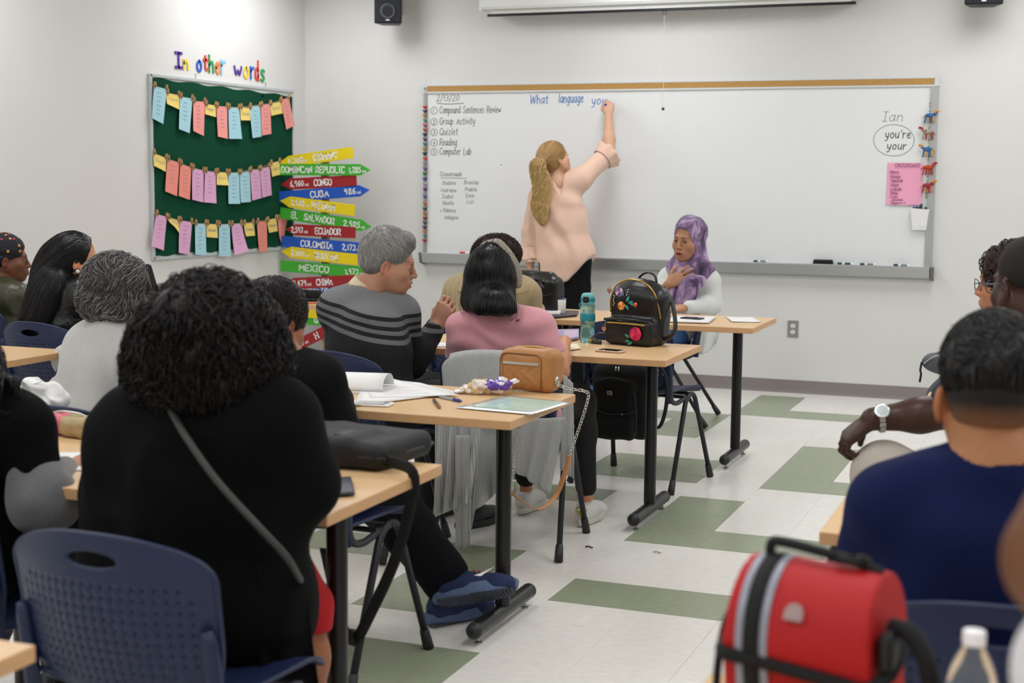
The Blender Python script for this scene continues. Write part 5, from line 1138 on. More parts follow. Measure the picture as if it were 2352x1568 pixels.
# ============ woman in the purple headscarf
p = person('seated person in a purple headscarf and white cardigan, hand on chest')
Y = 2.62; hd = at(1581, 551, Y); nk = at(1588, 622, Y); hip = np.array([-.93, 2.70, .535])
WR = at(1535, 652, Y-.20); b = body_pose(hip, nk, 205, hd, (197, 5, 3), sw=.165, HL=at(1578, 706, Y-.27), HR=WR, yaw_hip=250, hs=1.05, poleL=(.8, 0, -.8), poleR=(-.7, -.2, -1), arm=(.27, .235))
b.E[0] = at(1638, 700, Y-.03); b.S[0] = at(1630, 645, Y); sk = skin('olive', 'b98a6c'); tn = 'b38466'
HD = unit(at(1584, 626, Y-.17)-WR)
make_body(p, b, sk, tn, res=.0028, hres=.003, neck_r=(.046, .05), mouth=.7, nose=1.1, hand=(dict(d=(-.8, -.3, -.1), n=(0, -.5, 1), t=1, s=.95), dict(d=HD, n=(-.15, -1, .05), t=-1, c=(.06, .08, .10, .14), s=1.0, sp=.10, tho=.9, thc=.1)), bare_arm=(0, 1), lip='a85a55', brow='2b1a12', brow_w=1.25, hr=(.046, .036, .034, .025))
eyes(b.head, b.HB, b.hs, p, '2a1810', look=(-.15, 0), lid='94603f')
wc = mat('white_cardigan', 'dcdedb', .9, bump=.5, bs=420, sheen=.3)
F = tee(b, .010, bust=.012); 
for i in (0, 1): arm_prims(F, b, i, .012, upto=.35 if i else .93)
F.cut(b.E[1]+(b.W[1]-b.E[1])*.4, b.W[1]-b.E[1], lo=b.W[1]-.12, hi=b.W[1]+.10)
F.cone(b.neck+Zv*.0, b.neck+Zv*.1, .062, .07, .01, sub=True)
cloth('cardigan', F, wc, p, .005, (18, 18, 8))
# open front: printed top
F = Field(*bounds(b.mid, b.neck, m=.2), .006); torso_prims(F, b, .014, bust=.012, low=False); fw = b.B[:, 1]; F.cut(b.mid+fw*.06, -fw)
ctr = b.B[:, 0]; F.cut(b.mid+ctr*.055, ctr); F.cut(b.mid-ctr*.075, -ctr); F.cut(b.neck-Zv*.10, Zv)
tm_ = mat('patterned_top', 'cdb9b0', .85)
N_ = tm_.node_tree.nodes; vz = N_.new('ShaderNodeTexNoise'); vz.inputs['Scale'].default_value = 26; rp_ = N_.new('ShaderNodeValToRGB'); rp_.color_ramp.interpolation = 'CONSTANT'; el = rp_.color_ramp.elements; el[0].color = (*lin('33404e'), 1); el[1].position = .46; el[1].color = (*lin('d9a892'), 1); e_ = el.new(.53); e_.color = (*lin('dcd9d6'), 1); e_ = el.new(.64); e_.color = (*lin('7fa3ab'), 1)
tcn = N_.new('ShaderNodeTexCoord'); mpn = N_.new('ShaderNodeMapping'); mpn.inputs['Scale'].default_value = (1, 1, 2.2); tm_.node_tree.links.new(tcn.outputs['Object'], mpn.inputs[0]); tm_.node_tree.links.new(mpn.outputs[0], vz.inputs['Vector']); tm_.node_tree.links.new(vz.outputs['Fac'], rp_.inputs['Fac']); tm_.node_tree.links.new(rp_.outputs['Color'], N_['Principled BSDF'].inputs['Base Color'])
cloth('top', F, tm_, p, .003)
jeans = mat('blue_denim', '44689a', .85, bump=.4, bs=500); pants(p, b, jeans); 
for i in (0, 1): shoe(p, b.A[i], b.Bh[:, 1], 'shoe', mat('white_leather', 'dcdcd8', .5), mat('white_rubber', 'd8d4c8', .6))
# cardigan tail hanging beside the seat
a0 = at(1600, 742, Y-.12); a1 = at(1650, 735, Y-.05); z0 = at(1640, 815, Y-.1)[2]
mb = MB(); mb.grid(lambda s, t: a0*(1-s)+a1*s+np.array([.012*math.sin(3*t), .022*math.sin(9*s+t)*t-.02*t, (z0-a0[2])*t*(.55+.45*math.sin(PI*min(1, s*.55+.35)))+.0*s+.006*math.sin(44*s)*(t > .95)]), 30, 16); mb.build('cardigan_hem', wc, p, smooth=True, solid=.003)
mb = MB()
for k in range(26):
    q = at(1576+3*math.sin(k*1.9), 672+k*1.6, Y-.205-.0*k); mb.sphere(q+np.array([.008*math.sin(k*2.3), 0, 0]), (.010, .006, .008), 7, 5)
mb.build('lace_trim', mat('lace_white', 'e6e6e2', .9), p, smooth=True)
# the headscarf
m_sc = scarf_mat(); c, B, s = b.head, b.HB, b.hs; g = lambda x, y, z: c+B@(np.array([x, y, z])*s)
F = Field(*bounds(c+Zv*.03, b.neck-Zv*.28, c-B[:, 1]*.08, c+B[:, 1]*.1, m=.15), .005)
F.ell(g(0, -.022, .044), np.array((.091, .113, .099))*s, B, .02); F.ell(g(0, -.028, -.045), np.array((.089, .088, .095))*s, B, .05); F.ell(g(.0, -.03, -.12), np.array((.092, .082, .06))*s, B, .05)
F.cone(b.neck+B[:, 0]*-.06, b.neck+B[:, 0]*.07, .088, .088, .05); F.cone(b.neck-Zv*.03+b.B[:, 1]*.06, b.neck-Zv*.10+b.B[:, 1]*.10-b.B[:, 0]*.02, .070, .055, .05)
F.ell(g(0, .075, -.018), np.array((.0585, .085, .088))*s, B, .008, sub=True); F.ell(g(0, .115, -.02), np.array((.075, .075, .115))*s, B, .01, sub=True)
def sw(V):
    L = (V-c)@B; a = L[:, 0]*30+L[:, 2]*46-L[:, 1]*24; return V+normals_cache[0]*(.0052*np.sin(a*.95+vnoise(V*8)*2.6))[:, None]
V, Q = F.surf(1); normals_cache = [normals(V, Q)]; V = sw(V); V = folds(V, Q, .003, (22, 22, 22)); npmesh('headscarf', V, Q, m_sc, p)
for k, (P_, w0, w1) in enumerate((([at(1597, 640, Y-.17), at(1583, 662, Y-.205), at(1572, 690, Y-.215), at(1570, 708, Y-.20)], .055, .042), ([at(1556, 640, Y-.13), at(1541, 664, Y-.17), at(1535, 690, Y-.18), at(1541, 712, Y-.18)], .034, .030))):
    P_ = ss(P_, 6); F = Field(*bounds(*P_, m=.09), .0045); F.path(P_, np.linspace(.024, .014, len(P_)), .02, w=(1, 0, 0), q=(2.3, 1.5)[k]); V, Q = F.surf(1); V = folds(V, Q, .006, (60, 60, 9)); npmesh('scarf_end', V, Q, m_sc, p)
    mb = MB()
    for j in range(12): q = P_[-1]+np.array([(j-5.5)*.0055*(1.3, .8)[k], -.004, .0]); mb.tube([q, q+np.array([.004*math.sin(j*3), -.004, -.022]), q+np.array([.010*math.sin(j*2), -.002, -.036])], [.0012, .001, .0006], 5)
    o = mb.build('fringe', mat('fringe_violet', '8f7a98', .8), p); o['kind'] = 'stuff'

# ============ older man in the striped sweater
p = person('person with short grey hair in a grey and black striped sweater, one hand raised')
Y = -.62; hd = at(894, 603, Y+.02); nk = at(836, 676, Y-.02); hip = np.array([-1.24, -.70, .545])
b = body_pose(hip, nk, 22, hd, (66, 12, -4), sw=.185, HR=at(1004, 742, -.36), HL=(-1.30, -.28, .78), g=1.12, poleR=(.3, -.3, -1), poleL=(-1, 0, -.6), arm=(.30, .25), hs=1.02, sz=(.01, .0))
b.S[0] = at(770, 705, Y-.02); b.S[1] = at(925, 722, Y+.06); b.E[1] = at(948, 838, Y+.10); b.W[1] = at(1002, 748, -.40)
sk = skin('tan', 'b8896f'); tn = 'b5866c'
make_body(p, b, sk, tn, fem=False, res=.0028, hres=.003, neck_r=(.062, .066), jaw=1.35, nose=1.1, mouth=.25, fat=.004, hand=(dict(d=(.3, 1, 0), n=(0, 0, 1), t=1), dict(d=(.42, .15, .9), n=(.2, -.95, .15), t=-1, c=(.85, .95, 1.05, 1.1), s=1.05, thc=.7, tho=.35, sp=.03)), brow='6b5f57', lip='a0625a', hr=(.052, .044, .040, .030))
eyes(b.head, b.HB, b.hs, p, '2a1c14', lid='9a6049')
BD = [(0, '747678'), (.30, '101114'), (.347, '66686b'), (.403, '101114'), (.45, '66686b'), (.50, '101114'), (.55, '66686b'), (.605, '101114')]
F = Field(*bounds(b.hip-Zv*.1, b.neck, *b.S, *b.E, *b.W, m=.15), .006); torso_prims(F, b, .018, belly=.012); 
for i in (0, 1): arm_prims(F, b, i, .015, upto=.97)
F.cut(b.W[1]-unit(b.W[1]-b.E[1])*.006, b.W[1]-b.E[1], lo=b.W[1]-.09, hi=b.W[1]+.09); F.cut(b.hip-Zv*.05, -Zv)
F.cone(b.neck+Zv*.004, b.neck+(b.head-b.neck)*.8, .068, .09, .01, sub=True)
V, Q = F.surf(1); V = folds(V, Q, .005, (16, 16, 9), 1., .0008, 130)
def seg(P, a, q): d = q-a; t = np.clip(((P-a)@d)/(d@d), 0, 1); return t, np.linalg.norm(P-a-t[:, None]*d, axis=1)
z703 = at(850, 705, Y-.14)[2]; t = .30+(z703-V[:, 2]-.20*((V-b.neck)@b.B[:, 0]))/.32
fx = (V-b.neck)@b.B[:, 0]; t = t-.05*np.abs(fx)*0
for i in (0, 1):
    tt, dd = seg(V, b.S[i], b.E[i]); t2, d2 = seg(V, b.E[i], b.W[i]); tor = np.abs(fx) < .165; arm_t = np.where(d2 < dd, .8+.1*t2, .30+(tt*.27-.06)/.34); m_ = (np.minimum(dd, d2) < .085) & (((V-b.neck)@b.B[:, 0]*(1 if i else -1)) > .195); t = np.where(m_, arm_t, t)
npmesh('sweater', V, Q, stripe_mat('striped_knit', BD), p, np.repeat(np.clip(t, 0, 1)[:, None], 3, 1))
mb = MB(); cN = b.neck+Zv*.012; up_ = unit(b.head-b.neck); u0 = unit(np.cross(up_, (0, 1, 0))); v0 = np.cross(up_, u0)
mb.grid(lambda s_, t_: cN+(u0*math.cos(2*PI*s_)*.070+v0*math.sin(2*PI*s_)*.070)*(1-.06*t_)+up_*(.044*t_-.014), 30, 3); mb.build('shirt_collar', mat('cream_collar', 'd3c5a4', .8), p, smooth=True, solid=.004)
c, B, s = b.head, b.HB, b.hs; hm = hair_mat('grey_short', 'a5a29f', .5, .35); F = Field(*bounds(c, m=.16), .0038)
g = lambda x, y, z: c+B@(np.array([x, y, z])*s); F.ell(g(0, -.020, .052), np.array((.082, .106, .089))*s, B, .02); F.ell(g(0, -.050, .002), np.array((.074, .066, .066))*s, B, .03); F.cone(g(-.03, .052, .105), g(.035, .058, .104), .020, .020, .03)
F.cut(g(0, .070, .06), B@unit(np.array([0, 1, -.55]))); F.cut(g(0, -.02, -.048), B@np.array([0, .35, -1.]))
for x in (-1, 1): F.ell(g(x*.085, .014, -.052), np.array((.035, .034, .070))*s, B, .01, sub=True)
V, Q = F.surf(1); V = folds(V, Q, .0025, (60, 60, 60)); npmesh('hair', V, Q, hm, p)
cr = g(0, -.06, .12)
strands('hair_lock', F, 6500, 6, .0065, lambda P: unit_rows(P-cr)+B[:, 1]*.5*(((P-c)@B[:, 2]) > .05)[:, None]-B[:, 2]*.4, hm, p, w=.00085, lift=(0, .006), seed=5, jit=.35, taper=.3)
pants(p, b, mat('dark_trousers', '1d1e22', .85)); simple_shoes(p, b)

# ============ woman in the pink T-shirt
p = person('person in a pink T-shirt with straight black hair and a checked headband seen from behind')
Y = -.47; hd = at(1138, 632, Y); nk = at(1142, 722, Y-.04); hip = np.array([-.74, -.42, .545])
b = body_pose(hip, nk, 2, hd, (10, -12, 0), sw=.165, HR=(-.64, -.10, .78), HL=(-.90, -.10, .78), poleR=(.8, -.5, -.4), poleL=(-.8, -.5, -.5), arm=(.27, .24), g=1.02)
b.S[0] = at(1063, 756, Y-.06); b.S[1] = at(1236, 752, Y-.04); b.E[1] = at(1282, 850, Y-.03); b.E[0] = at(1052, 850, Y+.02)
fx_ = atz(1345, 1206, 0); b.K[1] = np.array([-.58, -.06, .52]); b.A[1] = np.array([fx_[0]-.005, fx_[1]+.03, .09]); b.K[0] = np.array([-.84, -.02, .52])
sk = skin('warm', 'c48a68'); tn = 'c08563'
make_body(p, b, sk, tn, res=.005, bare_arm=(0, 2), hand=(None, dict(d=(-.5, 1, -.1), n=(0, 0, 1), t=-1)), hr=(.048, .040, .037, .027))
F = tee(b, .012); 
for i in (0, 1): F.cone(b.S[i], b.S[i]*.30+b.E[i]*.70, .064, .062, .03)
F.cut(b.S[1]*.32+b.E[1]*.68, unit(b.E[1]-b.S[1]), lo=b.E[1]-.13); F.cut(b.S[0]*.32+b.E[0]*.68, unit(b.E[0]-b.S[0]), hi=b.E[0]+np.array([.05, .3, .13])); F.cut(b.hip-Zv*.06, -Zv); F.cone(b.neck+Zv*.02, b.neck+Zv*.12, .064, .07, .01, sub=True)
def bk(V): return V+np.array([0, 1, 0])*(.005*np.sin(V[:, 2]*64+3*np.sin(V[:, 0]*9+1)+vnoise(V*7)*2)*np.exp(-((V[:, 2]-.84)/.10)**2))[:, None]
cloth('t_shirt', F, mat('pink_jersey', 'd2949c', .92, var=.05, vs=160, bump=.3, bs=600, sheen=.3), p, .005, (13, 13, 9), fn=bk)
pants(p, b, mat('black_leggings', '0d0d0f', .8), o=.009, r=(.080, .055, .050, .034), up=.84)
c, B, s = b.head, b.HB, b.hs; hm = hair_mat('black', '0b0a0b', .30, .3, .6); F = Field(*bounds(c, c-Zv*.2, m=.27), .005); hair_cap(F, c, B, s, .012)
F.path([c-B[:, 1]*.045+Zv*.0, c-B[:, 1]*.055-Zv*.08, at(1136, 706, Y-.15)], [.088, .086, .074], .03, w=(1, 0, 0), q=1.16); F.cut(at(1136, 720, Y-.1), -Zv); V, Q = F.surf(1); V = folds(V, Q, .003, (60, 60, 3)); npmesh('hair', V, Q, hm, p)
strands('hair_lock', F, 4500, 17, .0125, lambda P: np.array([0, -.15, -1.])+np.stack([-(P[:, 0]-c[0])*1.2, 0*P[:, 0], 0*P[:, 0]], 1)*0+np.array([(0., 0., 0.)]), hm, p, w=.0009, lift=(0, .004), jit=.04, seed=8, stop=at(1136, 719, Y-.15)[2])
strands('hair_lock', F, 10, 15, .015, lambda P: np.stack([np.sign(P[:, 0]-c[0])*.3, 0*P[:, 0], -1+0*P[:, 0]], 1), hm, p, w=.0007, lift=(.004, .02), jit=.12, seed=18)
hb = MB(); cen = c+B@np.array([0, .012, .0])
for jj, (w0, of) in enumerate(((.017, 0),)):
    hb.grid(lambda s_, t_: cen+B@np.array([math.cos(PI*(s_*1.24-.12))*(.096+.004*math.sin(PI*t_)), (t_-.5)*.040-.028*math.sin(PI*min(max(s_*1.24-.12, 0), 1))+.012, math.sin(PI*(s_*1.24-.12))*(.139+.006*math.sin(PI*t_)+.010*math.exp(-((s_-.42)/.07)**2))]), 40, 6)
ck = mat('checked_cloth', 'b4ab98', .85); N_ = ck.node_tree.nodes; k1 = N_.new('ShaderNodeTexBrick'); k1.offset = 0; k1.inputs['Scale'].default_value = 55; k1.inputs['Color1'].default_value = (*lin('b9b2a0'), 1); k1.inputs['Color2'].default_value = (*lin('a39b8a'), 1); k1.inputs['Mortar'].default_value = (*lin('3b3a38'), 1); k1.inputs['Mortar Size'].default_value = .035; k1.inputs['Brick Width'].default_value = .3; k1.inputs['Row Height'].default_value = .3
tcn = N_.new('ShaderNodeTexCoord'); mpn = N_.new('ShaderNodeMapping'); mpn.inputs['Rotation'].default_value = (1.2, .5, .3); ck.node_tree.links.new(tcn.outputs['Object'], mpn.inputs[0]); ck.node_tree.links.new(mpn.outputs[0], k1.inputs['Vector']); ck.node_tree.links.new(k1.outputs['Color'], N_['Principled BSDF'].inputs['Base Color'])
hb.build('headband', ck, p, smooth=True, solid=.005)
wl = mat('white_leather'); so, g = shoe(p, b.A[1], (.02, 1., 0), 'sneaker', wl, mat('white_rubber'), h=.004)
mb = MB(); mb.sphere(g(0, -.074, .07), (.026, .006, .014), 12, 8, R=np.stack([np.cross(unit((.02, 1., 0)), Zv), unit((.02, 1., 0)), Zv], 1)); mb.sphere(g(0, -.072, .055), (.014, .006, .016), 10, 8, R=np.stack([np.cross(unit((.02, 1., 0)), Zv), unit((.02, 1., 0)), Zv], 1)); hp_ = mb.build('gold_heel_patch', mat('gold_foil', 'b7a21c', .3, .5), so, smooth=True)
shoe(p, b.A[0], (0, 1, 0), 'sneaker', wl, mat('white_rubber'))
mb = MB(); f_ = unit((.02, 1., 0)); r_ = np.cross(f_, Zv); write(mb, 'adidas', g(-.018, -.0815, .068), r_, Zv, .011, .0016, .1, width=.036); mb.build('lettering', mat('white_plastic'), so)

# ============ person in the tan shirt
p = person('person with short curly brown hair in a tan shirt behind the headband')
Y = 1.05; hd = at(1139, 596, Y+.06); nk = at(1130, 640, Y-.0); hip = np.array([-1.40, .95, .545])
b = body_pose(hip, nk, 4, hd, (0, 30, 0), sw=.20, g=1.15, HR=(-1.2, 1.42, .78), HL=(-1.6, 1.42, .78), sz=(.02, .02), poleR=(1, -.3, -.6), poleL=(-1, -.3, -.6))
b.E = [at(1018, 735, Y+.05), at(1222, 735, Y+.05)]; b.W = [np.array([-1.55, 1.22, .79]), np.array([-1.25, 1.22, .79])]; make_body(p, b, skin('brown', '8a5a3e'), '86573c', res=.006)
tan = mat('tan_crinkled_cotton', 'a8946f', .9, bump=.8, bs=90, stretch=(3, 3, .6), sheen=.2); F = tee(b, .020, .007)
for i in (0, 1): arm_prims(F, b, i, .016, upto=.9)
F.cut(b.hip-Zv*.05, -Zv)
def cr_(V): return V+np.array([0, 1, 0])*(.0035*np.sin(V[:, 0]*150+vnoise(V*6)*2.5))[:, None]*(V[:, 2] < b.neck[2]-.02)[:, None]
cloth('shirt', F, tan, p, .007, (14, 14, 8), fn=cr_)
mb = MB(); yk = at(1130, 672, Y-.15); mb.tube(ss([at(1050, 668, Y-.12), at(1090, 676, Y-.145), at(1180, 676, Y-.145), at(1215, 668, Y-.12)], 6), .003, 5); mb.build('yoke_seam', mat('tan_seam', '8e7a57', .9), p)
c, B, s = b.head, b.HB, b.hs; F = Field(*bounds(c+Zv*.03, m=.19), .006); hc = at(1140, 578, Y+.03); F.ell(hc-Zv*.01, (.122, .125, .095), None, .02); F.ell(c-Zv*.03-B[:, 1]*.04, (.085, .08, .09), None, .04); V, Q = F.surf(1); V = folds(V, Q, .010, (40, 40, 40), 1, .004, 90); hm = hair_mat('brown_curl', '33201a', .6, .4); npmesh('hair', V, Q, hm, p)
strands('hair_curl', F, 3000, 8, .008, lambda P: vn3(P), hm, p, w=.0013, curl=.006, clen=.022, lift=(.0, .012), jit=.4, seed=9)
pants(p, b, mat('dark_trousers')); simple_shoes(p, b)

# ============ person in the black hoodie with crossed legs
p = person('person in a black hoodie with dark hair in a bun, legs crossed in blue sneakers')
Y = -2.12; hd = at(632, 742, Y+.02); nk = at(650, 838, Y-.03); hip = np.array([-.77, -2.05, .545])
b = body_pose(hip, nk, 10, hd, (14, 22, 0), sw=.15, HR=(-.80, -1.82, .78), HL=(-.98, -1.80, .78), g=.95, poleR=(1, -.5, -.6), poleL=(-1, -.5, -.6), yaw_hip=12)
b.S[1] = at(735, 868, Y-.02); b.E[1] = at(775, 975, Y+.02)
f2 = atz(1030, 1432, 0); b.Hj = [hip+np.array([-.08, 0, 0]), hip+np.array([.08, 0, 0])]
b.K = [np.array([-.66, -1.66, .58]), np.array([-.60, -1.62, .50])]; b.A = [at(1052, 1325, -1.60), np.array([f2[0]-.01, f2[1]+.0, .095])]
b.K = [at(905, 1150, -1.74), at(880, 1165, -1.72)]
make_body(p, b, skin('hood', 'a06a4c'), '9c6648', res=.005)
dk = mat('dark_sweatpants', '0f1115', .9, bump=.3, bs=300, spec=.2); F = tee(b, .014, .007)
for i in (0, 1): arm_prims(F, b, i, .014, upto=.95)
F.cone(b.neck-Zv*.02-b.B[:, 1]*.05, b.neck+Zv*.02-b.B[:, 1]*.07, .065, .05, .03, w=(1, 0, 0), q=1.3); F.cut(b.hip-Zv*.05, -Zv); F.cone(b.neck+Zv*.05, b.neck+Zv*.16, .06, .08, .01, sub=True)
cloth('hoodie', F, mat('black_fleece', '0c0d0e', .95, bump=.3, bs=300, spec=.2), p, .007, (15, 15, 8))
pants(p, b, dk, o=.006, r=(.080, .060, .055, .042), up=.93, amp=.006)
c, B, s = b.head, b.HB, b.hs; hm = hair_mat('dark_brown', '17110f', .4, .35, .5); F = Field(*bounds(c+Zv*.02, m=.19), .005); g = hair_cap(F, c, B, s, .009); bn = at(608, 680, Y-.06); F.ell(bn, (.045, .040, .036), None, .03); V, Q = F.surf(1); V = folds(V, Q, .004, (40, 40, 40)); npmesh('hair', V, Q, hm, p)
strands('hair_lock', F, 2400, 8, .011, lambda P: bn-P+.3*vn3(P), hm, p, w=.0011, lift=(0, .006), jit=.08, seed=11, curl=.002)
nb = mat('navy_knit_upper', '1d2a55', .7, bump=.5, bs=400); gs = mat('slate_blue_sole', '566a8c', .6, bump=.6, bs=120); ds = mat('grey_tread', '43464c', .7)
def nike(A, f, up):
    so, g = shoe(p, A, f, 'sneaker', nb, gs, sole=.036, up=up)
    f = unit(f); u = unit(up); u = unit(u-f*(u@f)); r = np.cross(f, u); sd = -r if (r@np.array([0, 1, 0])) > 0 else r; sx = 1 if sd is r else -1
    sh = [(-.02, .012), (.0, .004), (.03, .010), (.075, .034), (.028, .020), (.002, .016), (-.008, .022)]
    mb = MB(); o_ = g(sx*.0375, .055, .045); mb.prism([(a, b_) for a, b_ in sh], o_, f, u, .002*(1)); mb.build('side_mark', mat('white_plastic'), so)
    mb = MB()
    for k in range(4): yy = .055+k*.018; mb.tube([g(-.022, yy, .090-k*.006), g(0, yy+.004, .0945-k*.007), g(.022, yy, .090-k*.006)], .0024, 6)
    mb.build('lace', mat('coral_lace', 'd8384c', .7), so)
    mb = MB()
    for k in range(22): yy = -.065+k*.0115; mb.box(g(0, yy, .001), (.070-.030*max(0, (k-15)/7)**2, .0075, .006), R=np.stack([r, f, u], 1))
    t_ = mb.build('tread', ds, so); t_['kind'] = 'stuff'
nike(b.A[0], (.90, .25, .20), (-.20, .62, .75)); nike(b.A[1], (.50, .85, .0), (0, 0, 1))

# ============ large curly-haired person in black, nearest
p = person('person with big dark curly hair and long black cardigan with a cross-body strap')
Y = -3.25; hd = at(476, 775, Y+.04); nk = at(478, 925, Y); hip = np.array([-.405, -3.20, .55])
b = body_pose(hip, nk, 5, hd, (4, 6, 0), sw=.185, HR=(.0, -2.80, .80), HL=(-.55, -2.82, .79), g=1.35, poleR=(1, -.2, -.5), poleL=(-1, -.4, -.6), sz=(.06, .05), hs=1.02)
b.S[0] = at(310, 980, Y); b.S[1] = at(642, 970, Y); b.E[1] = at(698, 1118, Y+.05); b.E[0] = at(272, 1120, Y+.05); q_ = at(668, 1105, Y+.30); b.W[1] = np.array([q_[0], Y+.30, .80]); q_ = at(300, 1105, Y+.30); b.W[0] = np.array([q_[0], Y+.30, .80])
pK = at(700, 1385, -2.93); b.K = [np.array([-.40, -2.84, .56]), pK]; b.A = [np.array([-.38, -2.78, .09]), np.array([pK[0]+.022, -2.93, .09])]
make_body(p, b, skin('hood'), '9c6648', res=.006, bres=.011)
bc_ = mat('black_knit', '070708', .9, bump=.3, bs=260, spec=.15); F = Field(*bounds(b.hip-Zv*.5, b.neck, *b.S, *b.E, *b.W, m=.30), .009); torso_prims(F, b, .020, belly=.02, wz=.88)
for i in (0, 1): F.cone(b.S[i], b.E[i], .088, .074, .05); F.cone(b.E[i], b.W[i], .074, .05, .03)
F.cone(b.hip+Zv*.05, b.hip-Zv*.05, .14, .145, .06, w=(1, 0, 0), q=1.08); F.cone(at(300, 1080, Y), at(300, 1330, Y), .10, .11, .07); F.cone(at(590, 1080, Y), at(585, 1420, Y), .10, .095, .07); F.cone(b.neck-Zv*.03, b.neck-Zv*.03, .085, .085, .05)
def bk(V): return V+np.array([0, 1, 0])*(.006*np.sin(V[:, 2]*30+4*np.sin(V[:, 0]*4+1)+vnoise(V*5)*2.5)*np.exp(-((V[:, 2]-.82)/.12)**2))[:, None]
cloth('cardigan', F, bc_, p, .009, (9, 9, 5), fn=bk)
# long cardigan tail falling beside the chair
A0 = at(590, 1400, Y-.09); A1 = at(696, 1400, Y+.02); mb = MB(); mb.grid(lambda s_, t_: A0*(1-s_)+A1*s_+np.array([.02*t_+.05*t_*s_, .035*math.sin(9*s_)*t_, .10*(1-t_)-.80*t_*A0[2]*1.05]), 24, 24); mb.build('cardigan_tail', bc_, p, smooth=True, solid=.006)
mat('red_jersey', 'b3121c', .85)
F = Field(*bounds(at(640, 1330, -3.0), at(716, 1440, -2.92), m=.13), .008); F.cone(at(640, 1320, -3.02), at(706, 1392, -2.93), .085, .064, .03); F.cone(at(706, 1392, -2.93), at(716, 1432, -2.93), .064, .052, .02); F.cut(at(716, 1448, -2.93), -Zv); cloth('shorts', F, mat('red_jersey'), p, .005)
simple_shoes(p, b)
mb = MB(); P_ = ss([at(388, 935, Y-.10), at(432, 1010, Y-.165), at(500, 1105, Y-.19), at(590, 1205, Y-.20), at(655, 1275, Y-.16), at(682, 1318, Y-.08), at(690, 1335, Y+.04), at(680, 1330, Y+.16)], 8)
mb.tube(P_, .0075, 8, flat=1., updir=(0, 1, 0)); mb.build('bag_strap', mat('charcoal_strap', '3b3b38', .6), p, smooth=True)
c = b.head; F = Field(*bounds(c+Zv*.03, c-Zv*.13, m=.22), .007); hm = hair_mat('black_curl', '150f0d', .5, .6, .4)
F.ell(at(478, 765, Y+.0), (.135, .13, .122), None, .03); F.ell(at(395, 830, Y), (.085, .10, .095), None, .05); F.ell(at(560, 825, Y), (.078, .10, .098), None, .05); F.ell(at(475, 858, Y-.02), (.135, .11, .085), None, .05)
V, Q = F.surf(1); V = folds(V, Q, .016, (24, 24, 24), 1, .006, 60); npmesh('hair', V, Q, hm, p)
strands('hair_curl', F, 5200, 12, .012, lambda P: vn3(P, 5)*.8+np.array([0, 0, -.75]), hm, p, w=.0017, curl=.008, clen=.075, lift=(.0, .018), jit=.28, seed=12, stop=at(478, 945, Y)[2])

# ============ grey-haired person in the pale sweater
p = person('person with wavy grey hair in a pale grey sweater seen from behind')
Y = -1.12; hd = at(272, 668, Y+.03); nk = at(274, 748, Y); hip = np.array([-2.28, -1.10, .545])
b = body_pose(hip, nk, 6, hd, (34, 6, 0), sw=.165, g=1.1, HR=(-2.05, -.68, .76), HL=(-2.5, -.7, .76), poleR=(1, -.3, -.6), poleL=(-1, -.3, -.6), sz=(.04, .05))
make_body(p, b, skin('tan'), 'b98062', res=.005, nose=1.2, jaw=1.1)
F = tee(b, .022, .007, belly=.01)
for i in (0, 1): arm_prims(F, b, i, .024, upto=.95)
F.cut(b.hip-Zv*.06, -Zv); cloth('sweater', F, mat('pale_grey_fleece', 'b8b7b4', .95, var=.03, vs=60, bump=.4, bs=200, sheen=.4), p, .008, (9, 9, 6))
c, B = b.head, b.HB; F = Field(*bounds(c+Zv*.02, c-Zv*.05, m=.21), .006); q0 = at(266, 652, Y-.01); F.ell(q0+Zv*.02, (.118, .125, .102), None, .03); F.ell(at(228, 690, Y-.03), (.080, .09, .075), None, .04); F.ell(at(278, 700, Y-.03), (.080, .08, .06), None, .04); F.ell(at(348, 692, Y-.02), (.062, .09, .085), None, .01, sub=True); F.cut(c+B@np.array([0, .075, 0]), B@np.array([.1, 1, 0]))
hm = hair_mat('salt_pepper', '4f4d4b', .5, .7); V, Q = F.surf(1); V = folds(V, Q, .006, (26, 26, 26), 1, .003, 60); npmesh('hair', V, Q, hm, p)
strands('hair_lock', F, 5500, 11, .009, lambda P: vn3(P, 9)*2.4+np.array([-.1, -.1, -.45]), hm, p, w=.0011, curl=.005, clen=.06, lift=(-.001, .010), jit=.2, seed=13)
strands('hair_lock', F, 1800, 11, .009, lambda P: vn3(P, 9)*2.4+np.array([-.1, -.1, -.45]), hair_mat('silver_lock', '8d8b88', .5, .4), p, w=.0011, curl=.005, clen=.06, lift=(.004, .012), jit=.12, seed=33)
pants(p, b, mat('dark_trousers')); simple_shoes(p, b)

# ============ person with long straight black hair
p = person('person with very long straight black hair and a pearl earring in a black leather jacket')
Y = -.32; hd = at(176, 598, Y); nk = at(160, 650, Y-.02); hip = np.array([-3.02, -.35, .545])
b = body_pose(hip, nk, 25, hd, (46, 2, 0), sw=.165, g=1.05, HR=(-2.75, .08, .76), HL=(-3.15, .08, .76), poleR=(1, -.3, -.6), poleL=(-1, -.3, -.6))
make_body(p, b, skin('fair'), 'c98f6e', res=.004, nose=1.1, brow_w=1.1)
eyes(b.head, b.HB, b.hs, p, '1d120c', lid='a06e52')
lj = mat('black_leather', '101214', .32, bump=.5, bs=60, spec=.6); F = tee(b, .020, .006)
for i in (0, 1): arm_prims(F, b, i, .020, upto=.95)
F.cone(b.neck-Zv*.0, b.neck+Zv*.03, .068, .062, .02); F.cone(b.neck+Zv*.02, b.neck+Zv*.12, .056, .06, .006, sub=True); F.cut(b.hip-Zv*.05, -Zv); cloth('jacket', F, lj, p, .008, (14, 14, 10), 1, .0015, 60)
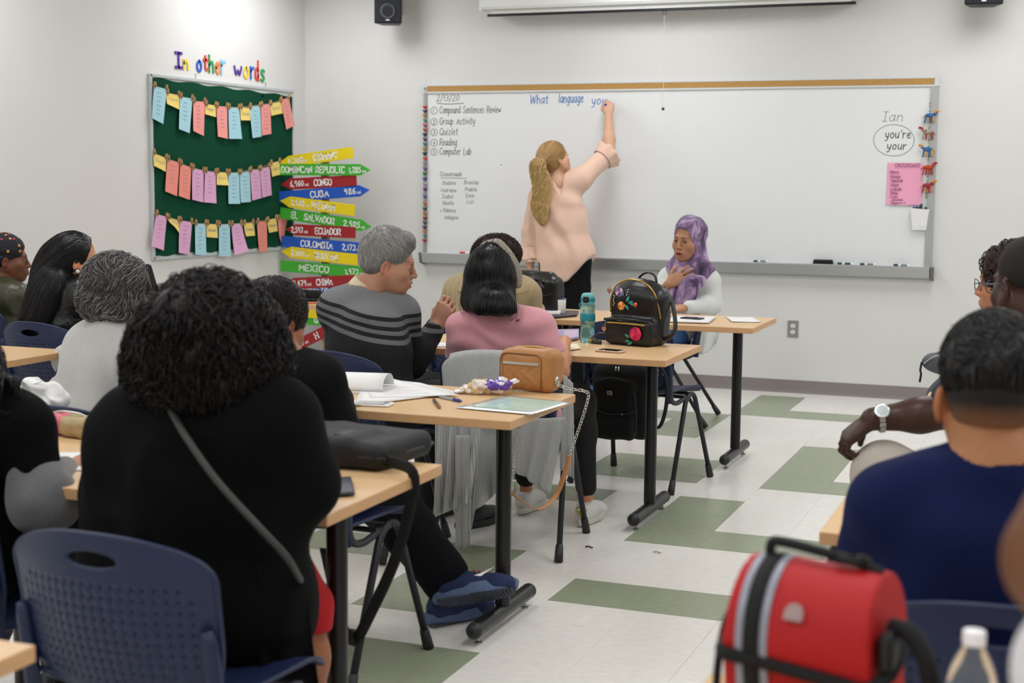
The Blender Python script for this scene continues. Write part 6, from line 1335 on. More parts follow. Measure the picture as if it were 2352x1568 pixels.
c, B, s = b.head, b.HB, b.hs; hm = hair_mat('black'); F = Field(*bounds(c, at(80, 748, Y-.15), m=.18), .006); g = hair_cap(F, c, B, s, .010); F.cut(g(0, .046, .04), B@unit(np.array([0, 1, -.35])))
P_ = ss([g(0, -.07, .02), g(-.02, -.10, -.06), at(112, 660, Y-.13), at(88, 720, Y-.17), at(75, 790, Y-.18)], 4); F.path(P_, np.interp(np.linspace(0, 1, len(P_)), [0, .5, 1], [.075, .062, .048]), .03, w=(1, .3, 0), q=1.2)
V, Q = F.surf(1); V = folds(V, Q, .003, (70, 70, 4)); npmesh('hair', V, Q, hm, p)
strands('hair_lock', F, 3600, 26, .016, lambda P: np.array([-.42, -.25, -1.])+np.where((P[:, 2] > c[2]-.02)[:, None], -B[:, 1]*.9, 0), hm, p, w=.0011, lift=(0, .004), jit=.04, seed=14)
e0 = c+B@np.array([.086, -.004, -.046]); mb = MB(); mb.sphere(e0, .0105, 12, 8); mb.build('pearl_earring', mat('pearl', 'd9d4cc', .2, coat=1), p, smooth=True); mb = MB(); mb.tube([e0+B@np.array([0, .0125*math.cos(a), .0125*math.sin(a)]) for a in np.linspace(0, 6.28, 15)], .0022, 6); mb.build('earring_ring', mat('dark_steel'), p)
pants(p, b, mat('dark_trousers')); simple_shoes(p, b)

# ============ person in the patterned head wrap
p = person('person in a dark patterned head wrap and olive leather jacket at the left edge')
Y = .28; hd = at(18, 596, Y); nk = at(6, 655, Y-.02); hip = np.array([-3.98, .26, .545])
b = body_pose(hip, nk, 30, hd, (52, 2, 0), sw=.165, g=1.05, HR=(-3.7, .68, .76), HL=(-4.1, .68, .76), poleR=(1, -.3, -.6), poleL=(-.4, -.3, -1))
make_body(p, b, skin('deep', '6f4530', .4), '6b422e', res=.004, nose=1.05, lip='7a4238', brow='1c110c', jaw=1.05)
eyes(b.head, b.HB, b.hs, p, '1a0f0a', lid='4f3020')
F = tee(b, .018, .007)
for i in (0, 1): arm_prims(F, b, i, .018, upto=.95)
F.cone(b.neck-Zv*.0, b.neck+Zv*.02, .066, .062, .02); F.cone(b.neck+Zv*.02, b.neck+Zv*.12, .054, .06, .006, sub=True); F.cut(b.hip-Zv*.05, -Zv); cloth('jacket', F, mat('olive_leather', '3c3d2c', .35, bump=.5, bs=60), p, .008, (14, 14, 10))
c, B, s = b.head, b.HB, b.hs; g = lambda x, y, z: c+B@(np.array([x, y, z])*s); F = Field(*bounds(c, m=.17), .005); F.ell(g(0, -.020, .048), np.array((.086, .108, .094))*s, B, .02); F.ell(g(0, -.055, -.012), np.array((.070, .064, .062))*s, B, .03); F.cut(g(0, .080, .056), B@np.array([0, 1, -.30])); F.cut(g(0, .0, -.018), B@np.array([0, .55, -1.]), lo=c-.2)
wr = mat('navy_print_cotton', '14161f', .8); N_ = wr.node_tree.nodes; vo = N_.new('ShaderNodeTexVoronoi'); vo.inputs['Scale'].default_value = 34; vo.inputs['Randomness'].default_value = .55; rp_ = N_.new('ShaderNodeValToRGB'); rp_.color_ramp.interpolation = 'CONSTANT'; rp_.color_ramp.elements[1].position = .26
hs_ = N_.new('ShaderNodeMix'); hs_.data_type = 'RGBA'; cr2 = N_.new('ShaderNodeValToRGB'); cr2.color_ramp.interpolation = 'CONSTANT'; cr2.color_ramp.elements[0].color = (*lin('b8344a'), 1); cr2.color_ramp.elements[1].position = .4; cr2.color_ramp.elements[1].color = (*lin('c98a2c'), 1); e_ = cr2.color_ramp.elements.new(.8); e_.color = (*lin('1f6f74'), 1)
l_ = wr.node_tree.links; tcn = N_.new('ShaderNodeTexCoord'); l_.new(tcn.outputs['Object'], vo.inputs['Vector']); l_.new(vo.outputs['Distance'], rp_.inputs['Fac']); l_.new(vo.outputs['Color'], cr2.inputs['Fac']); l_.new(rp_.outputs['Color'], hs_.inputs['Factor']); l_.new(cr2.outputs['Color'], hs_.inputs['A']); hs_.inputs['B'].default_value = (*lin('14161f'), 1); l_.new(hs_.outputs['Result'], N_['Principled BSDF'].inputs['Base Color'])
V, Q = F.surf(1); V = folds(V, Q, .0025, (20, 20, 40)); npmesh('head_wrap', V, Q, wr, p)
pants(p, b, mat('dark_trousers')); simple_shoes(p, b)

# ============ writer at the left edge
p = person('person in a black top with grey sleeves writing with a green pen')
Y = -3.10; hd = at(-150, 800, Y+.08); nk = at(-120, 900, Y); hip = np.array([-1.20, -3.12, .545])
b = body_pose(hip, nk, 14, hd, (20, 18, 0), sw=.19, g=1.2, HR=at(158, 1075, -2.78), HL=(-1.3, -2.7, .77), poleR=(.8, -.4, -.9), poleL=(-1, -.3, -.6), hs=1.0)
b.S[1] = at(52, 985, Y); b.E[1] = at(100, 1150, Y-.02); b.W[1] = at(150, 1082, -2.93)
make_body(p, b, skin('tan'), 'c08a6c', res=.007, hand=(None, dict(d=(.55, .55, .28), n=(-.1, -.5, .9), t=-1, c=(.7, .8, .9, 1.), thc=.5, s=1.05)))
F = tee(b, .020, .008)
for i in (0, 1): F.cone(b.S[i], b.S[i]*.42+b.E[i]*.58, .073, .064, .03)
F.cut(b.hip-Zv*.06, -Zv); cloth('top', F, bc_, p, .008, (10, 10, 6))
F = Field(*bounds(b.S[1], b.E[1], b.W[1], m=.11), .007); F.cone(b.S[1]*.5+b.E[1]*.5, b.E[1], .060, .076, .03); F.cone(b.E[1], b.W[1]*.90+b.E[1]*.10, .076, .042, .04); cloth('sleeve', F, mat('heather_grey', '6c6c6e', .95, var=.08, vs=90, bump=.5, bs=300, sheen=.3), p, .006, (18, 18, 18))
F = Field(*bounds(b.head, b.neck-Zv*.05, m=.2), .009); F.ell(b.head+Zv*.03, (.10, .12, .11), None, .02); F.path([b.head-b.HB[:, 1]*.06+b.HB[:, 0]*.03, at(-70, 840, Y-.04), at(-40, 900, Y-.07)], [.09, .07, .055], .03); npmesh('hair', *F.surf(1), hair_mat('black'), p); strands('hair_lock', F, 2200, 12, .014, lambda P: np.array([.1, -.2, -1.])+.4*vn3(P, 6), hair_mat('black'), p, w=.0015, curl=.003, clen=.08, lift=(0, .006), jit=.08, seed=21)
pants(p, b, mat('dark_trousers'), res=.011); simple_shoes(p, b)
tp = b.tips[1]; mk = (tp[0]+tp[4])/2; t = thing('pen', 'bright green pen in the hand of the writer at the left edge', 'pen', mk); mb = MB(); mb.tube([(0, 0, 0), (-.004, -.012, .04), (.012, -.02, .095)], .0052, 8); mb.build('barrel', mat('lime_plastic', '58b32a', .35), t, smooth=True); mb = MB(); mb.tube([(0, 0, 0), (.002, .004, -.014)], [.004, .001], 8); mb.build('tip', m_steel, t)

# ============ man in the navy T-shirt
p = person('person in a navy T-shirt with short black hair, seen from behind on the right')
Y = -3.22; hd = at(2278, 918, Y+.03); nk = at(2292, 1075, Y-.01); hip = np.array([1.24, -3.20, .545])
b = body_pose(hip, nk, -4, hd, (-6, 4, 0), sw=.185, g=1.12, HR=(1.5, -2.85, .78), HL=(1.0, -2.78, .78), sz=(.045, .045), poleR=(1, -.3, -.5), poleL=(-1, -.3, -.5), hs=1.0)
b.S[0] = at(2040, 1160, Y); b.E[0] = at(1995, 1330, Y+.10)
make_body(p, b, skin('navyman', 'b07a54'), 'b07a54', fem=False, res=.005, neck_r=(.066, .070), jaw=1.2, bare_arm=(0, 0))
F = tee(b, .016, .007)
for i in (0, 1): F.cone(b.S[i], b.S[i]*.2+b.E[i]*.8, .072, .070, .03)
F.cone(b.neck+Zv*.01, b.neck+Zv*.12, .070, .076, .008, sub=True); F.cut(b.hip-Zv*.06, -Zv); cloth('t_shirt', F, mat('navy_jersey', '101a42', .92, bump=.3, bs=500, spec=.2), p, .006, (11, 11, 7))
c, B, s = b.head, b.HB, b.hs; g = lambda x, y, z: c+B@(np.array([x, y, z])*s); hm = hair_mat('black_short', '0d0c0d', .38, .4, .6); F = Field(*bounds(c+Zv*.03, m=.17), .005)
F.ell(g(0, -.015, .062), np.array((.086, .108, .096))*s, B, .02); F.cut(g(0, -.02, .010), B@np.array([0, .25, -1.])); F.cut(g(0, .080, .056), B@np.array([0, 1, -.30]))
for x in (-1, 1): F.ell(g(x*.085, .018, -.045), np.array((.03, .045, .05))*s, B, .01, sub=True)
for x in (-1, 1): FE = Field(*bounds(g(x*.086, -.012, -.012), m=.06), .004); FE.ell(g(x*.086, -.014, -.012), np.array((.011, .020, .034))*s, B@np.array(Matrix.Rotation(x*.5, 3, 'Z')), .004); V, Q = FE.surf(1); npmesh('ear', V, Q, skin('navyman'), p, np.tile(np.array(lin('b0704c')), (len(V), 1)))
V, Q = F.surf(1); V = folds(V, Q, .006, (26, 26, 26)); npmesh('hair', V, Q, hm, p)
strands('hair_lock', F, 3600, 6, .009, lambda P: np.where((((P-c)@B[:, 2]) > .07)[:, None], B[:, 1]*.7-B[:, 0]*.6, -B[:, 2])+.4*vn3(P, 10), hm, p, w=.0013, lift=(0, .007), jit=.25, seed=16, taper=.3, stop=g(0, 0, .012)[2])
F = Field(*bounds(c-Zv*.03, m=.15), .006); F.ell(g(0, -.026, .012), np.array((.0780, .0965, .080))*s, B, .02); F.cut(g(0, .01, 0), B[:, 1]); F.cut(g(0, -.02, -.040), B@np.array([0, .0, -1.])); V, Q = F.surf(1); fz = np.clip((((V-c)@B[:, 2])+.052)/.055, 0, 1)[:, None]; npmesh('hair_fade', V, Q, mat('faded_hair', '3a2a22', .8, var=.12, vs=300, attr='Col'), p, np.array(lin('9a6a48'))*(1-fz)+np.array(lin('120e0d'))*fz)
pants(p, b, mat('dark_trousers'), res=.011); simple_shoes(p, b)

# ============ man with the watch
p = person('person with a shaved head and glasses, watch arm resting on a khaki knee')
Y = -1.85; hd = at(2362, 655, Y+.02); nk = at(2382, 780, Y); hip = np.array([1.42, -1.86, .545])
b = body_pose(hip, nk, -42, hd, (-40, 6, 0), sw=.19, g=1.1, HL=at(2004, 962, -1.95), HR=(1.35, -1.45, .8), poleL=(.3, -1, -.7), hs=1.03, arm=(.31, .28), yaw_hip=-62)
b.E[0] = at(2170, 948, -1.90); b.S[0] = at(2270, 850, -1.90)
b.K = [at(2035, 1090, -1.93), np.array([1.12, -1.50, .55])]; b.A = [at(1990, 1330, -1.90)*np.array([1, 1, 0])+Zv*.09, np.array([1.05, -1.45, .09])]
make_body(p, b, skin('dark', '3f291f', .38), '40291f', fem=False, res=.0045, hres=.0035, hand=(dict(d=(-.72, .05, -.62), n=(-.5, -.35, .8), t=1, c=(.8, .9, .95, 1.), s=1.08, thc=.8), None), bare_arm=(1, 0), neck_r=(.062, .066), jaw=1.3, nose=1.5, lip='4a2a24', brow='120c0a', hr=(.052, .045, .046, .031))
kh = mat('khaki_twill', 'b5aba0', .85, bump=.3, bs=400); pants(p, b, kh, o=.016, r=(.085, .066, .060, .045), amp=.008)
F = tee(b, .016, .008)
for i in (0, 1): F.cone(b.S[i], b.S[i]*.3+b.E[i]*.7, .070, .066, .03)
F.cut(b.hip-Zv*.06, -Zv); cloth('polo_shirt', F, mat('charcoal_jersey', '23262d', .9), p, .006)
c, B, s = b.head, b.HB, b.hs; g = lambda x, y, z: c+B@(np.array([x, y, z])*s); F = Field(*bounds(c, m=.15), .006); F.ell(g(0, -.020, .044), np.array((.0775, .099, .084))*s, B, .02); F.cut(g(0, .066, .05), B@np.array([0, 1, -.4])); npmesh('cropped_hair', *F.surf(1), mat('cropped', '191412', .8, bump=.5, bs=800), p)
mb = MB()
for x in (-1, 1): mb.tube([g(x*.056, .098, .004), g(x*.080, .080, .006), g(x*.085, -.005, .004), g(x*.082, -.022, -.022)], .0018, 6); mb.tube([g(x*.034+.022*math.cos(a), .104-.006*abs(math.cos(a)), .0+.017*math.sin(a)) for a in np.linspace(0, 6.28, 17)], .0016, 6)
mb.build('glasses', mat('gunmetal', '4b4f5c', .3, .7), p, smooth=True)
simple_shoes(p, b, yaw=-62)
wv = unit(b.W[0]-b.E[0]); wp = b.W[0]-wv*.022; t = thing('wristwatch', 'silver wristwatch on the dark forearm at the right', 'watch', wp); a1 = unit(np.cross(wv, (0, -.7, .7))); a2 = np.cross(wv, a1)
mb = MB()
for k in range(16):
    a = k*2*PI/16; q = (a1*math.cos(a)+a2*math.sin(a)); mb.box(q*.036, (.0045, .0125, .016), R=np.stack([q, -a1*math.sin(a)+a2*math.cos(a), wv], 1), bev=.0015)
mb.build('bracelet', mat('steel_links', 'c4c6c8', .25, .9), t)
fd = unit(np.array((-.15, -.8, .5))-wv*(np.array((-.15, -.8, .5))@wv)); R_ = np.stack([np.cross(wv, fd), wv, fd], 1); mb = MB(); mb.lathe([(.019, 0), (.0205, .003), (.0205, .008), (.018, .010), (0, .0105)], 24, fd*.036, R=R_); mb.build('case', mat('steel_links'), t, smooth=.6)
mb = MB(); mb.lathe([(.016, 0), (.016, .0006), (0, .0008)], 24, fd*.0465, R=R_); mb.build('dial', mat('pale_dial', 'b9c6c6', .15, coat=1), t)

# ============ person with glasses beyond
p = person('person with wavy brown hair and glasses, mostly hidden behind the shaved head')
Y = -.55; hd = at(2322, 650, Y); nk = at(2370, 745, Y); hip = np.array([1.40, -.50, .545])
b = body_pose(hip, nk, -40, hd, (-76, 4, 0), sw=.165, poleR=(1, 0, -1), poleL=(-1, 0, -1), hs=1.05)
make_body(p, b, skin('warm'), 'c08563', res=.005, nose=1.15)
eyes(b.head, b.HB, b.hs, p, '2a1c14')
F = tee(b, .014, .008)
for i in (0, 1): arm_prims(F, b, i, .014, upto=.9)
cloth('shirt', F, mat('slate_cotton', '4d5560', .9), p); c, B, s = b.head, b.HB, b.hs; g = hair_cap(F2 := Field(*bounds(c, m=.17), .006), c, B, s, .014, .0, -.06); V, Q = F2.surf(1); V = folds(V, Q, .008, (30, 30, 30)); npmesh('hair', V, Q, hair_mat('brown_curl'), p)
strands('hair_lock', F2, 900, 8, .010, lambda P: vn3(P, 8)-.6*B[:, 1], hair_mat('brown_curl'), p, w=.002, curl=.004, clen=.05, lift=(0, .012), seed=17)
mb = MB()
for x in (-1, 1): mb.tube([g(x*.056, .100, .004), g(x*.080, .082, .006), g(x*.084, -.005, .004)], .0018, 6); mb.tube([g(x*.034+.023*math.cos(a), .108-.006*abs(math.cos(a)), .0+.018*math.sin(a)) for a in np.linspace(0, 6.28, 17)], .0016, 6)
mb.build('glasses', mat('gunmetal'), p, smooth=True); pants(p, b, mat('dark_trousers'), res=.011); simple_shoes(p, b)

# ============ blurred person at the right edge
p = person('blurred person with brown hair and a white top cut off by the right edge')
Y = -4.62; hd = at(2830, 1040, Y); nk = at(3080, 1450, Y); hip = np.array([1.85, -4.66, .545])
b = body_pose(hip, nk, -10, hd, (-20, 10, 0), sw=.165, HL=(1.66, -4.35, .78), poleR=(1, 0, -1), poleL=(-1, 0, -1)); make_body(p, b, skin('warm'), 'c08563', res=.007)
F = tee(b, .016, .008)
for i in (0, 1): arm_prims(F, b, i, .018, upto=.9)
cloth('top', F, mat('white_cotton', 'd9d6d8', .9), p, .005)
F = Field(*bounds(b.head, b.neck-Zv*.08, m=.2), .007); F.ell(b.head+Zv*.03, (.105, .12, .11), None, .02); F.path([b.head+np.array([-.03, -.04, 0]), at(2640, 1120, Y-.02), at(2482, 1290, Y-.02), at(2540, 1440, Y-.01)], [.09, .072, .052, .03], .03); V, Q = F.surf(1); V = folds(V, Q, .008, (40, 40, 8)); npmesh('hair', V, Q, hair_mat('chestnut', '6b4226', .45), p)
pants(p, b, mat('dark_trousers'), res=.012); simple_shoes(p, b)
# ------------------------------------------------------------------ things on and around the tables
def fmesh(name, F, m, parent, sm=1, amp=0, sc=20, local=(0, 0, 0), amp2=0, sc2=60):
    V, Q = F.surf(sm)
    if amp: V = folds(V, Q, amp, (sc,)*3, 1, amp2, sc2)
    return npmesh(name, V-np.array(local), Q, m, parent)
def rotz(a): a = math.radians(a); return np.array([[math.cos(a), -math.sin(a), 0], [math.sin(a), math.cos(a), 0], [0, 0, 1]])
def onT(u, v): return atz(u, v, TH)
def quadpaper(name, label, cat, px, m, th=.0012, z=TH, group=None, curl=0, cols=8, rows=8, part='sheet', parent=None):
    c = [atz(u, v, z) for u, v in px]; o = c[0].copy(); t = parent or thing(name, label, cat, o, 0, group); off = o if parent is None else np.array(parent.location)
    fn = lambda s, q: (c[0]*(1-s)*(1-q)+c[1]*s*(1-q)+c[2]*s*q+c[3]*(1-s)*q)-off+np.array([0, 0, th+.001+curl*(abs(s-.5)*2)**3*(.6+.4*math.sin(7*q))+abs(curl)*.15*math.sin(5*s+3*q)])
    b = MB(); b.grid(fn, cols, rows); b.build(part, m, t, smooth=True, solid=max(th, .0006)); return t, fn
def scribble(fn, parent, rows, m, s0=.12, s1=.85, q0=.15, dq=.1, w=.0011, name='print', lift=.0018, full=False):
    b = MB()
    for r_ in range(rows):
        e = s1 if full else s0+(s1-s0)*random.uniform(.5, 1); n_ = 6; P = [fn(s0+(e-s0)*a/n_, q0+r_*dq)+np.array([0, 0, lift]) for a in range(n_+1)]; dv = (fn(s0, q0+.01)-fn(s0, q0)); dv = dv/np.linalg.norm(dv)*w
        for a in range(n_):
            if random.random() < .85: b.quad(P[a]-dv, P[a+1]-dv, P[a+1]+dv, P[a]+dv)
    o = b.build(name, m, parent); o['kind'] = 'stuff'; return o
m_pap = mat('white_paper', 'e6e6e4', .75); m_prt = mat('grey_text_print', '8f9298', .7); m_glass = mat('phone_glass', '0c0e14', .08, coat=1)
def box_at(name, label, cat, c, R, d, m, bev=.003): pass
def phone(label, c, ang, d, body, tilt=0):
    t = thing('phone', label, 'phone', c, math.radians(ang)); b = MB(); b.box((0, 0, d[2]/2), d, bev=.0035); b.build('case', body, t)
    b = MB(); b.box((0, 0, d[2]+.0002), (d[0]*.80, d[1]*.92, .0006)); b.build('screen', m_glass, t)
    b = MB(); b.lathe([(.0045, 0), (.0045, .0005), (0, .0005)], 14, (d[0]*.45, 0, d[2])); b.build('home_button', mat('button_grey', '8d8d90', .4), t); return t
# --- table D
t, fn = quadpaper('document', 'stack of printed white pages spread beside the phone on the papers table', 'papers', [(812, 935), (1050, 905), (965, 884), (845, 868)], m_pap, .004, curl=.002); scribble(fn, t, 8, m_prt)
t2, fn = quadpaper('document', 'loose top page with a form printed on it, lying over the white page stack', 'papers', [(850, 915), (1056, 908), (905, 872), (835, 885)], m_pap, .0008, z=TH+.006, curl=.001); scribble(fn, t2, 7, m_prt)
c0 = onT(833, 893); t = thing('notebook', 'open notebook with its page curled over, left on the papers table', 'notebook', c0, math.radians(12)); b = MB(); b.box((0, 0, .005), (.20, .23, .010), bev=.001); b.build('pages', m_pap, t)
b = MB(); b.grid(lambda s, q: (-.10+.20*q-.0, -.115+.0+(.105)*(1-math.cos(3.4*s))/1.3, .011+.05*math.sin(min(3.1, 3.4*s))*1.0+.0*q), 14, 4); b.build('curled_page', m_pap, t, smooth=True, solid=.0008)
b = MB(); b.box((0, 0, .0003), (.205, .235, .0012)); b.build('cover', mat('card_cover', 'b9b4aa', .7), t)
phone('white-framed phone lying at the near edge of the papers table', onT(853, 930), 8, (.135, .068, .008), mat('white_plastic'))
def pen(label, p, q, body, grip, z=.0055, name='pen'):
    p = onT(*p)+Zv*z; q = onT(*q)+Zv*z; d = q-p; t = thing(name, label, name, p); b = MB(); b.tube([d*0, d*.03, d*.62], [.003, .0052, .0052], 8); b.build('barrel', body, t, smooth=.6); b = MB(); b.tube([d*.62, d*.88, d*.97, d], [.0056, .0056, .002, .001], 8); b.build('grip', grip, t, smooth=.6); b = MB(); b.box(d*.18+Zv*.005, (.003, .003, .002)); b.build('clip', m_steel, t); return t
pen('silver pen with a blue grip on the papers table', (1010, 914), (1062, 925), mat('silver_plastic', 'a9b2c0', .3, .4), mat('indigo_grip', '2c3a80', .5))
pen('short brown pencil beside the silver pen', (996, 921), (1011, 940), mat('brown_pencil', '4a3630', .5), mat('brown_wood', '8a5c3c', .6), name='pencil')
# green worksheet in a clear sleeve, sticking over the table's corner
t, fn = quadpaper('plastic_sleeve', 'clear plastic sleeve holding a pale green sheet at the table corner', 'folder', [(1045, 937), (1220, 953), (1312, 925), (1160, 909)], mat('clear_sleeve', 'eef3f4', .12, coat=.6), .001, z=TH+.002)
c = [fn(.05, .05), fn(.95, .06), fn(.93, .95), fn(.05, .95)]; f3 = lambda s, q: fn(.12+.80*s, .14+.80*q)+np.array([0, 0, .0012]); b = MB(); b.grid(f3, 6, 6); b.build('green_sheet', mat('mint_paper', 'b5d6c6', .5, coat=.7), t); scribble(f3, t, 3, mat('mint_print', '8fb3a4', .6), q0=.12, dq=.12)
# snack bag
c0 = onT(1120, 905); c0[2] = TH; t = thing('snack_bag', 'crumpled clear snack bag with purple print beside the tan handbag', 'snack bag', c0)
F = Field((-.11, -.06, -.01), (.12, .08, .09), .0025); F.ell((.0, 0, .026), (.072, .036, .022), None, .01); F.ell((.045, .02, .034), (.035, .028, .022), None, .02); F.ell((-.055, -.01, .016), (.045, .024, .012), None, .02); F.cut((0, 0, .001), -Zv)
V, Q = F.surf(1); V = folds(V, Q, .008, (55, 55, 70), .7, .002, 160); V[:, 2] = np.maximum(V[:, 2], .001); o = npmesh('bag_film', V, Q, [mat('clear_film', 'ddd6cc', .15, coat=1), mat('purple_film', '5a2fa0', .25, coat=.8), mat('snack_biege', 'd2b587', .6, var=.3, vs=60)], t)
fc = V[Q].mean(1); nz = vnoise(fc*70); mi = np.where((fc[:, 0] > .0) & (nz > -.15) & (fc[:, 2] > .018), 1, np.where(nz > .05, 2, 0)); o.data.polygons.foreach_set('material_index', mi.astype(np.int32))
for (a, q) in (((-.085, -.015, .012), (-.108, -.03, .006)), ((.075, .03, .04), (.092, .042, .048))):
    b = MB(); a = np.array(a); q = np.array(q); u_ = unit(q-a); w_ = np.cross(u_, Zv)*.03; b.grid(lambda s, r_: a+(q-a)*r_+w_*(2*s-1)+Zv*(.004*math.sin(16*s)), 12, 2); b.build('crimped_seal', mat('clear_film'), t, solid=.0006)
# tan handbag
hb0 = onT(1218, 896); hb0[2] = TH; t = thing('handbag', 'tan leather handbag with a zipped front standing on the papers table', 'handbag', hb0, math.radians(-9))
lt = mat('tan_leather', 'b17b48', .45, var=.05, vs=20, bump=.25, bs=160); F = Field((-.14, -.09, -.01), (.14, .10, .17), .003); F.rbox((0, 0, .073), (.104, .048, .073), .032, k=.0); F.rbox((.02, .01, .085), (.088, .052, .058), .03, k=.02); V, Q = F.surf(1); V = folds(V, Q, .003, (22, 22, 22))
V[:, 2] = np.maximum(V[:, 2], .0005); fr = (V[:, 1] < -.030) & (V[:, 2] < .088) & (V[:, 0] < .062) & (V[:, 0] > -.085); V[:, 1] -= np.where(fr, .0018*np.abs(((V[:, 0]*26+np.abs(((V[:, 2]*30) % 2)-1)) % 1)-.5)*2-.0009, 0); npmesh('body', V, Q, lt, t)
b = MB(); b.tube(fillet([(-.092, -.050, .010), (-.092, -.050, .132), (.070, -.050, .132), (.070, -.050, .010)], .03), .0028, 6); b.build('piping', mat('tan_piping', '8f5f34', .5), t, smooth=True)
b = MB(); b.box((-.010, -.0515, .098), (.140, .006, .009), bev=.001); b.build('front_zip', mat('zip_silver', 'd2cdc6', .3, .6), t)
b = MB(); b.tube(ss([(-.06, .0, .148), (0, .0, .152), (.06, .0, .149), (.095, .0, .125), (.105, .0, .08), (.104, .0, .05)], 5), .0032, 6); b.build('top_zip', mat('brass_zip', 'b99a55', .35, .8), t, smooth=True)
b = MB(); b.sphere((.105, -.01, .045), (.012, .012, .014), 10, 8); b.tube([(.112, -.012+.012*math.cos(a), .04+.012*math.sin(a)) for a in np.linspace(0, 6.28, 13)], .002, 6); b.build('strap_ring', mat('chrome', 'c9c6be', .2, .95), t, smooth=True)
def chain(P, name, parent, r=.0068, wr=.0016, step=.0115):
    P = np.array(P); d = np.r_[0, np.cumsum(np.linalg.norm(np.diff(P, axis=0), axis=1))]; n = int(d[-1]/step); b = MB()
    for i in range(n):
        x = (i+.5)*step; c = np.array([np.interp(x, d, P[:, k]) for k in range(3)]); c2 = np.array([np.interp(x+.002, d, P[:, k]) for k in range(3)]); T_ = unit(c2-c); u = unit(np.cross(T_, (.3, 1, .2))); v = np.cross(T_, u); w_ = u if i % 2 else v
        b.tube([c+T_*r*1.15*math.cos(a)+w_*r*.8*math.sin(a) for a in np.linspace(0, 2*PI, 11)], wr, 5, cap=False)
    o = b.build(name, mat('chrome'), parent, smooth=True); o['kind'] = 'stuff'; return o
Rz = rotz(-9); L2 = lambda P: (np.array(P)-hb0)@Rz      # world -> handbag frame
YS = -1.18; p1 = at(1310, 925, YS-.05); p2 = at(1309, 1045, YS-.06); p3 = at(1184, 985, -1.70); p4 = at(1175, 1132, -1.66)
a0 = hb0+Rz@np.array([.108, -.012, .03]); ed = np.array([-.185, -1.20, TH+.006])
chain(L2(ss([a0, (a0+ed)/2+np.array([.0, .0, -.004]), ed, ed+np.array([.012, 0, -.03]), p2], 6)), 'chain', t)
chain(L2(ss([np.array([-.188, -1.62, TH-.012]), p3+np.array([0, .03, 0]), p4], 4)), 'chain', t, r=.0055)
b = MB(); P_ = ss([p2, at(1298, 1085, YS-.1), at(1275, 1140, -1.34), at(1238, 1168, -1.46), at(1205, 1155, -1.57), p4], 8); b.tube(L2(P_), .0095, 8, updir=None, flat=.25); b.build('strap', lt, t, smooth=True)
# --- table C
bt0 = onT(1349, 786); bt0[2] = TH; t = thing('water_bottle', 'translucent teal water bottle beside the black floral backpack', 'bottle', bt0)
mt_ = mat('teal_clear_plastic', 'b4e2de', .08, trans=.85, ior=1.25, coat=.3); md_ = mat('teal_band', '1c8796', .45)
b = MB(); b.lathe([(.0, .002), (.030, 0), (.0335, .004), (.0335, .03), (.0315, .045), (.0325, .075), (.032, .10), (.0325, .125), (.0335, .15), (.0325, .168), (.027, .176)], 28); b.build('body', mt_, t, smooth=True)
b = MB(); b.lathe([(.0, .004), (.030, .004), (.0305, .03), (.029, .045), (.0295, .078), (0, .078)], 24); b.build('water', mat('water_clear', 'cfe9e6', .02, trans=.9, ior=1.33), t, smooth=True)
b = MB(); b.lathe([(.0338, .098), (.0345, .10), (.0345, .128), (.0338, .13)], 28); b.build('grip_band', md_, t, smooth=.6)
b = MB(); b.lathe([(.029, .172), (.031, .176), (.031, .205), (.028, .216), (.02, .222), (0, .223)], 24); b.build('lid', mat('teal_lid', '6fc0be', .25, trans=.2), t, smooth=.7)
b = MB(); b.box((0, -.030, .195), (.026, .010, .030), bev=.004); b.box((0, -.034, .19), (.010, .006, .010), bev=.002); b.build('latch', m_bk, t)
b = MB(); b.tube(ss([(-.031, 0, .178), (-.038, -.004, .170), (-.036, -.004, .155), (-.033, 0, .15)], 4), .003, 6); b.lathe([(.0318, .186), (.0325, .188), (.0325, .200), (.0318, .202)], 24); b.build('strap_loop', md_, t, smooth=True)
# floral backpack
bp0 = onT(1466, 790); bp0[2] = TH; BR = -14; t = thing('backpack', 'black leather-look backpack with painted flowers and gold zips on the table', 'backpack', bp0, math.radians(BR))
bk_ = mat('black_bag_leather', '0f1012', .33, bump=.35, bs=70, spec=.6); F = Field((-.19, -.15, -.01), (.20, .16, .33), .004)
F.rbox((.0, .015, .125), (.135, .065, .125), .05, k=.0); F.ell((.0, .015, .205), (.132, .068, .088), None, .03); F.rbox((-.005, -.055, .062), (.122, .048, .060), .032, k=.012)
V, Q = F.surf(1); V = folds(V, Q, .004, (16, 16, 16), 1); V[:, 2] = np.maximum(V[:, 2], .0005); npmesh('body', V, Q, bk_, t)
gz = mat('gold_zip', 'c09a45', .3, .85)
b = MB(); b.tube(ss([(-.120, -.042, .14), (-.118, -.046, .20), (-.085, -.052, .262), (-.02, -.053, .290), (.055, -.050, .278), (.100, -.042, .235), (.118, -.036, .18), (.128, -.030, .122)], 7), .0042, 6, flat=.8); b.build('zip', gz, t, smooth=True)
b = MB(); b.tube(ss([(-.105, -.102, .098), (-.05, -.108, .100), (.03, -.108, .099), (.088, -.102, .096)], 5), .0036, 6); b.build('pocket_zip', gz, t, smooth=True)
b = MB(); b.tube(ss([(-.12, -.095, .112), (-.05, -.105, .118), (.04, -.105, .117), (.105, -.09, .110)], 5), .006, 8); b.build('flap_fold', bk_, t, smooth=True)
b = MB(); b.tube(ss([(-.02, .03, .270), (-.015, .03, .298), (.02, .03, .318), (.055, .03, .310), (.068, .03, .29), (.070, .03, .262)], 6), .0085, 8, flat=.55); b.build('top_handle', bk_, t, smooth=True)
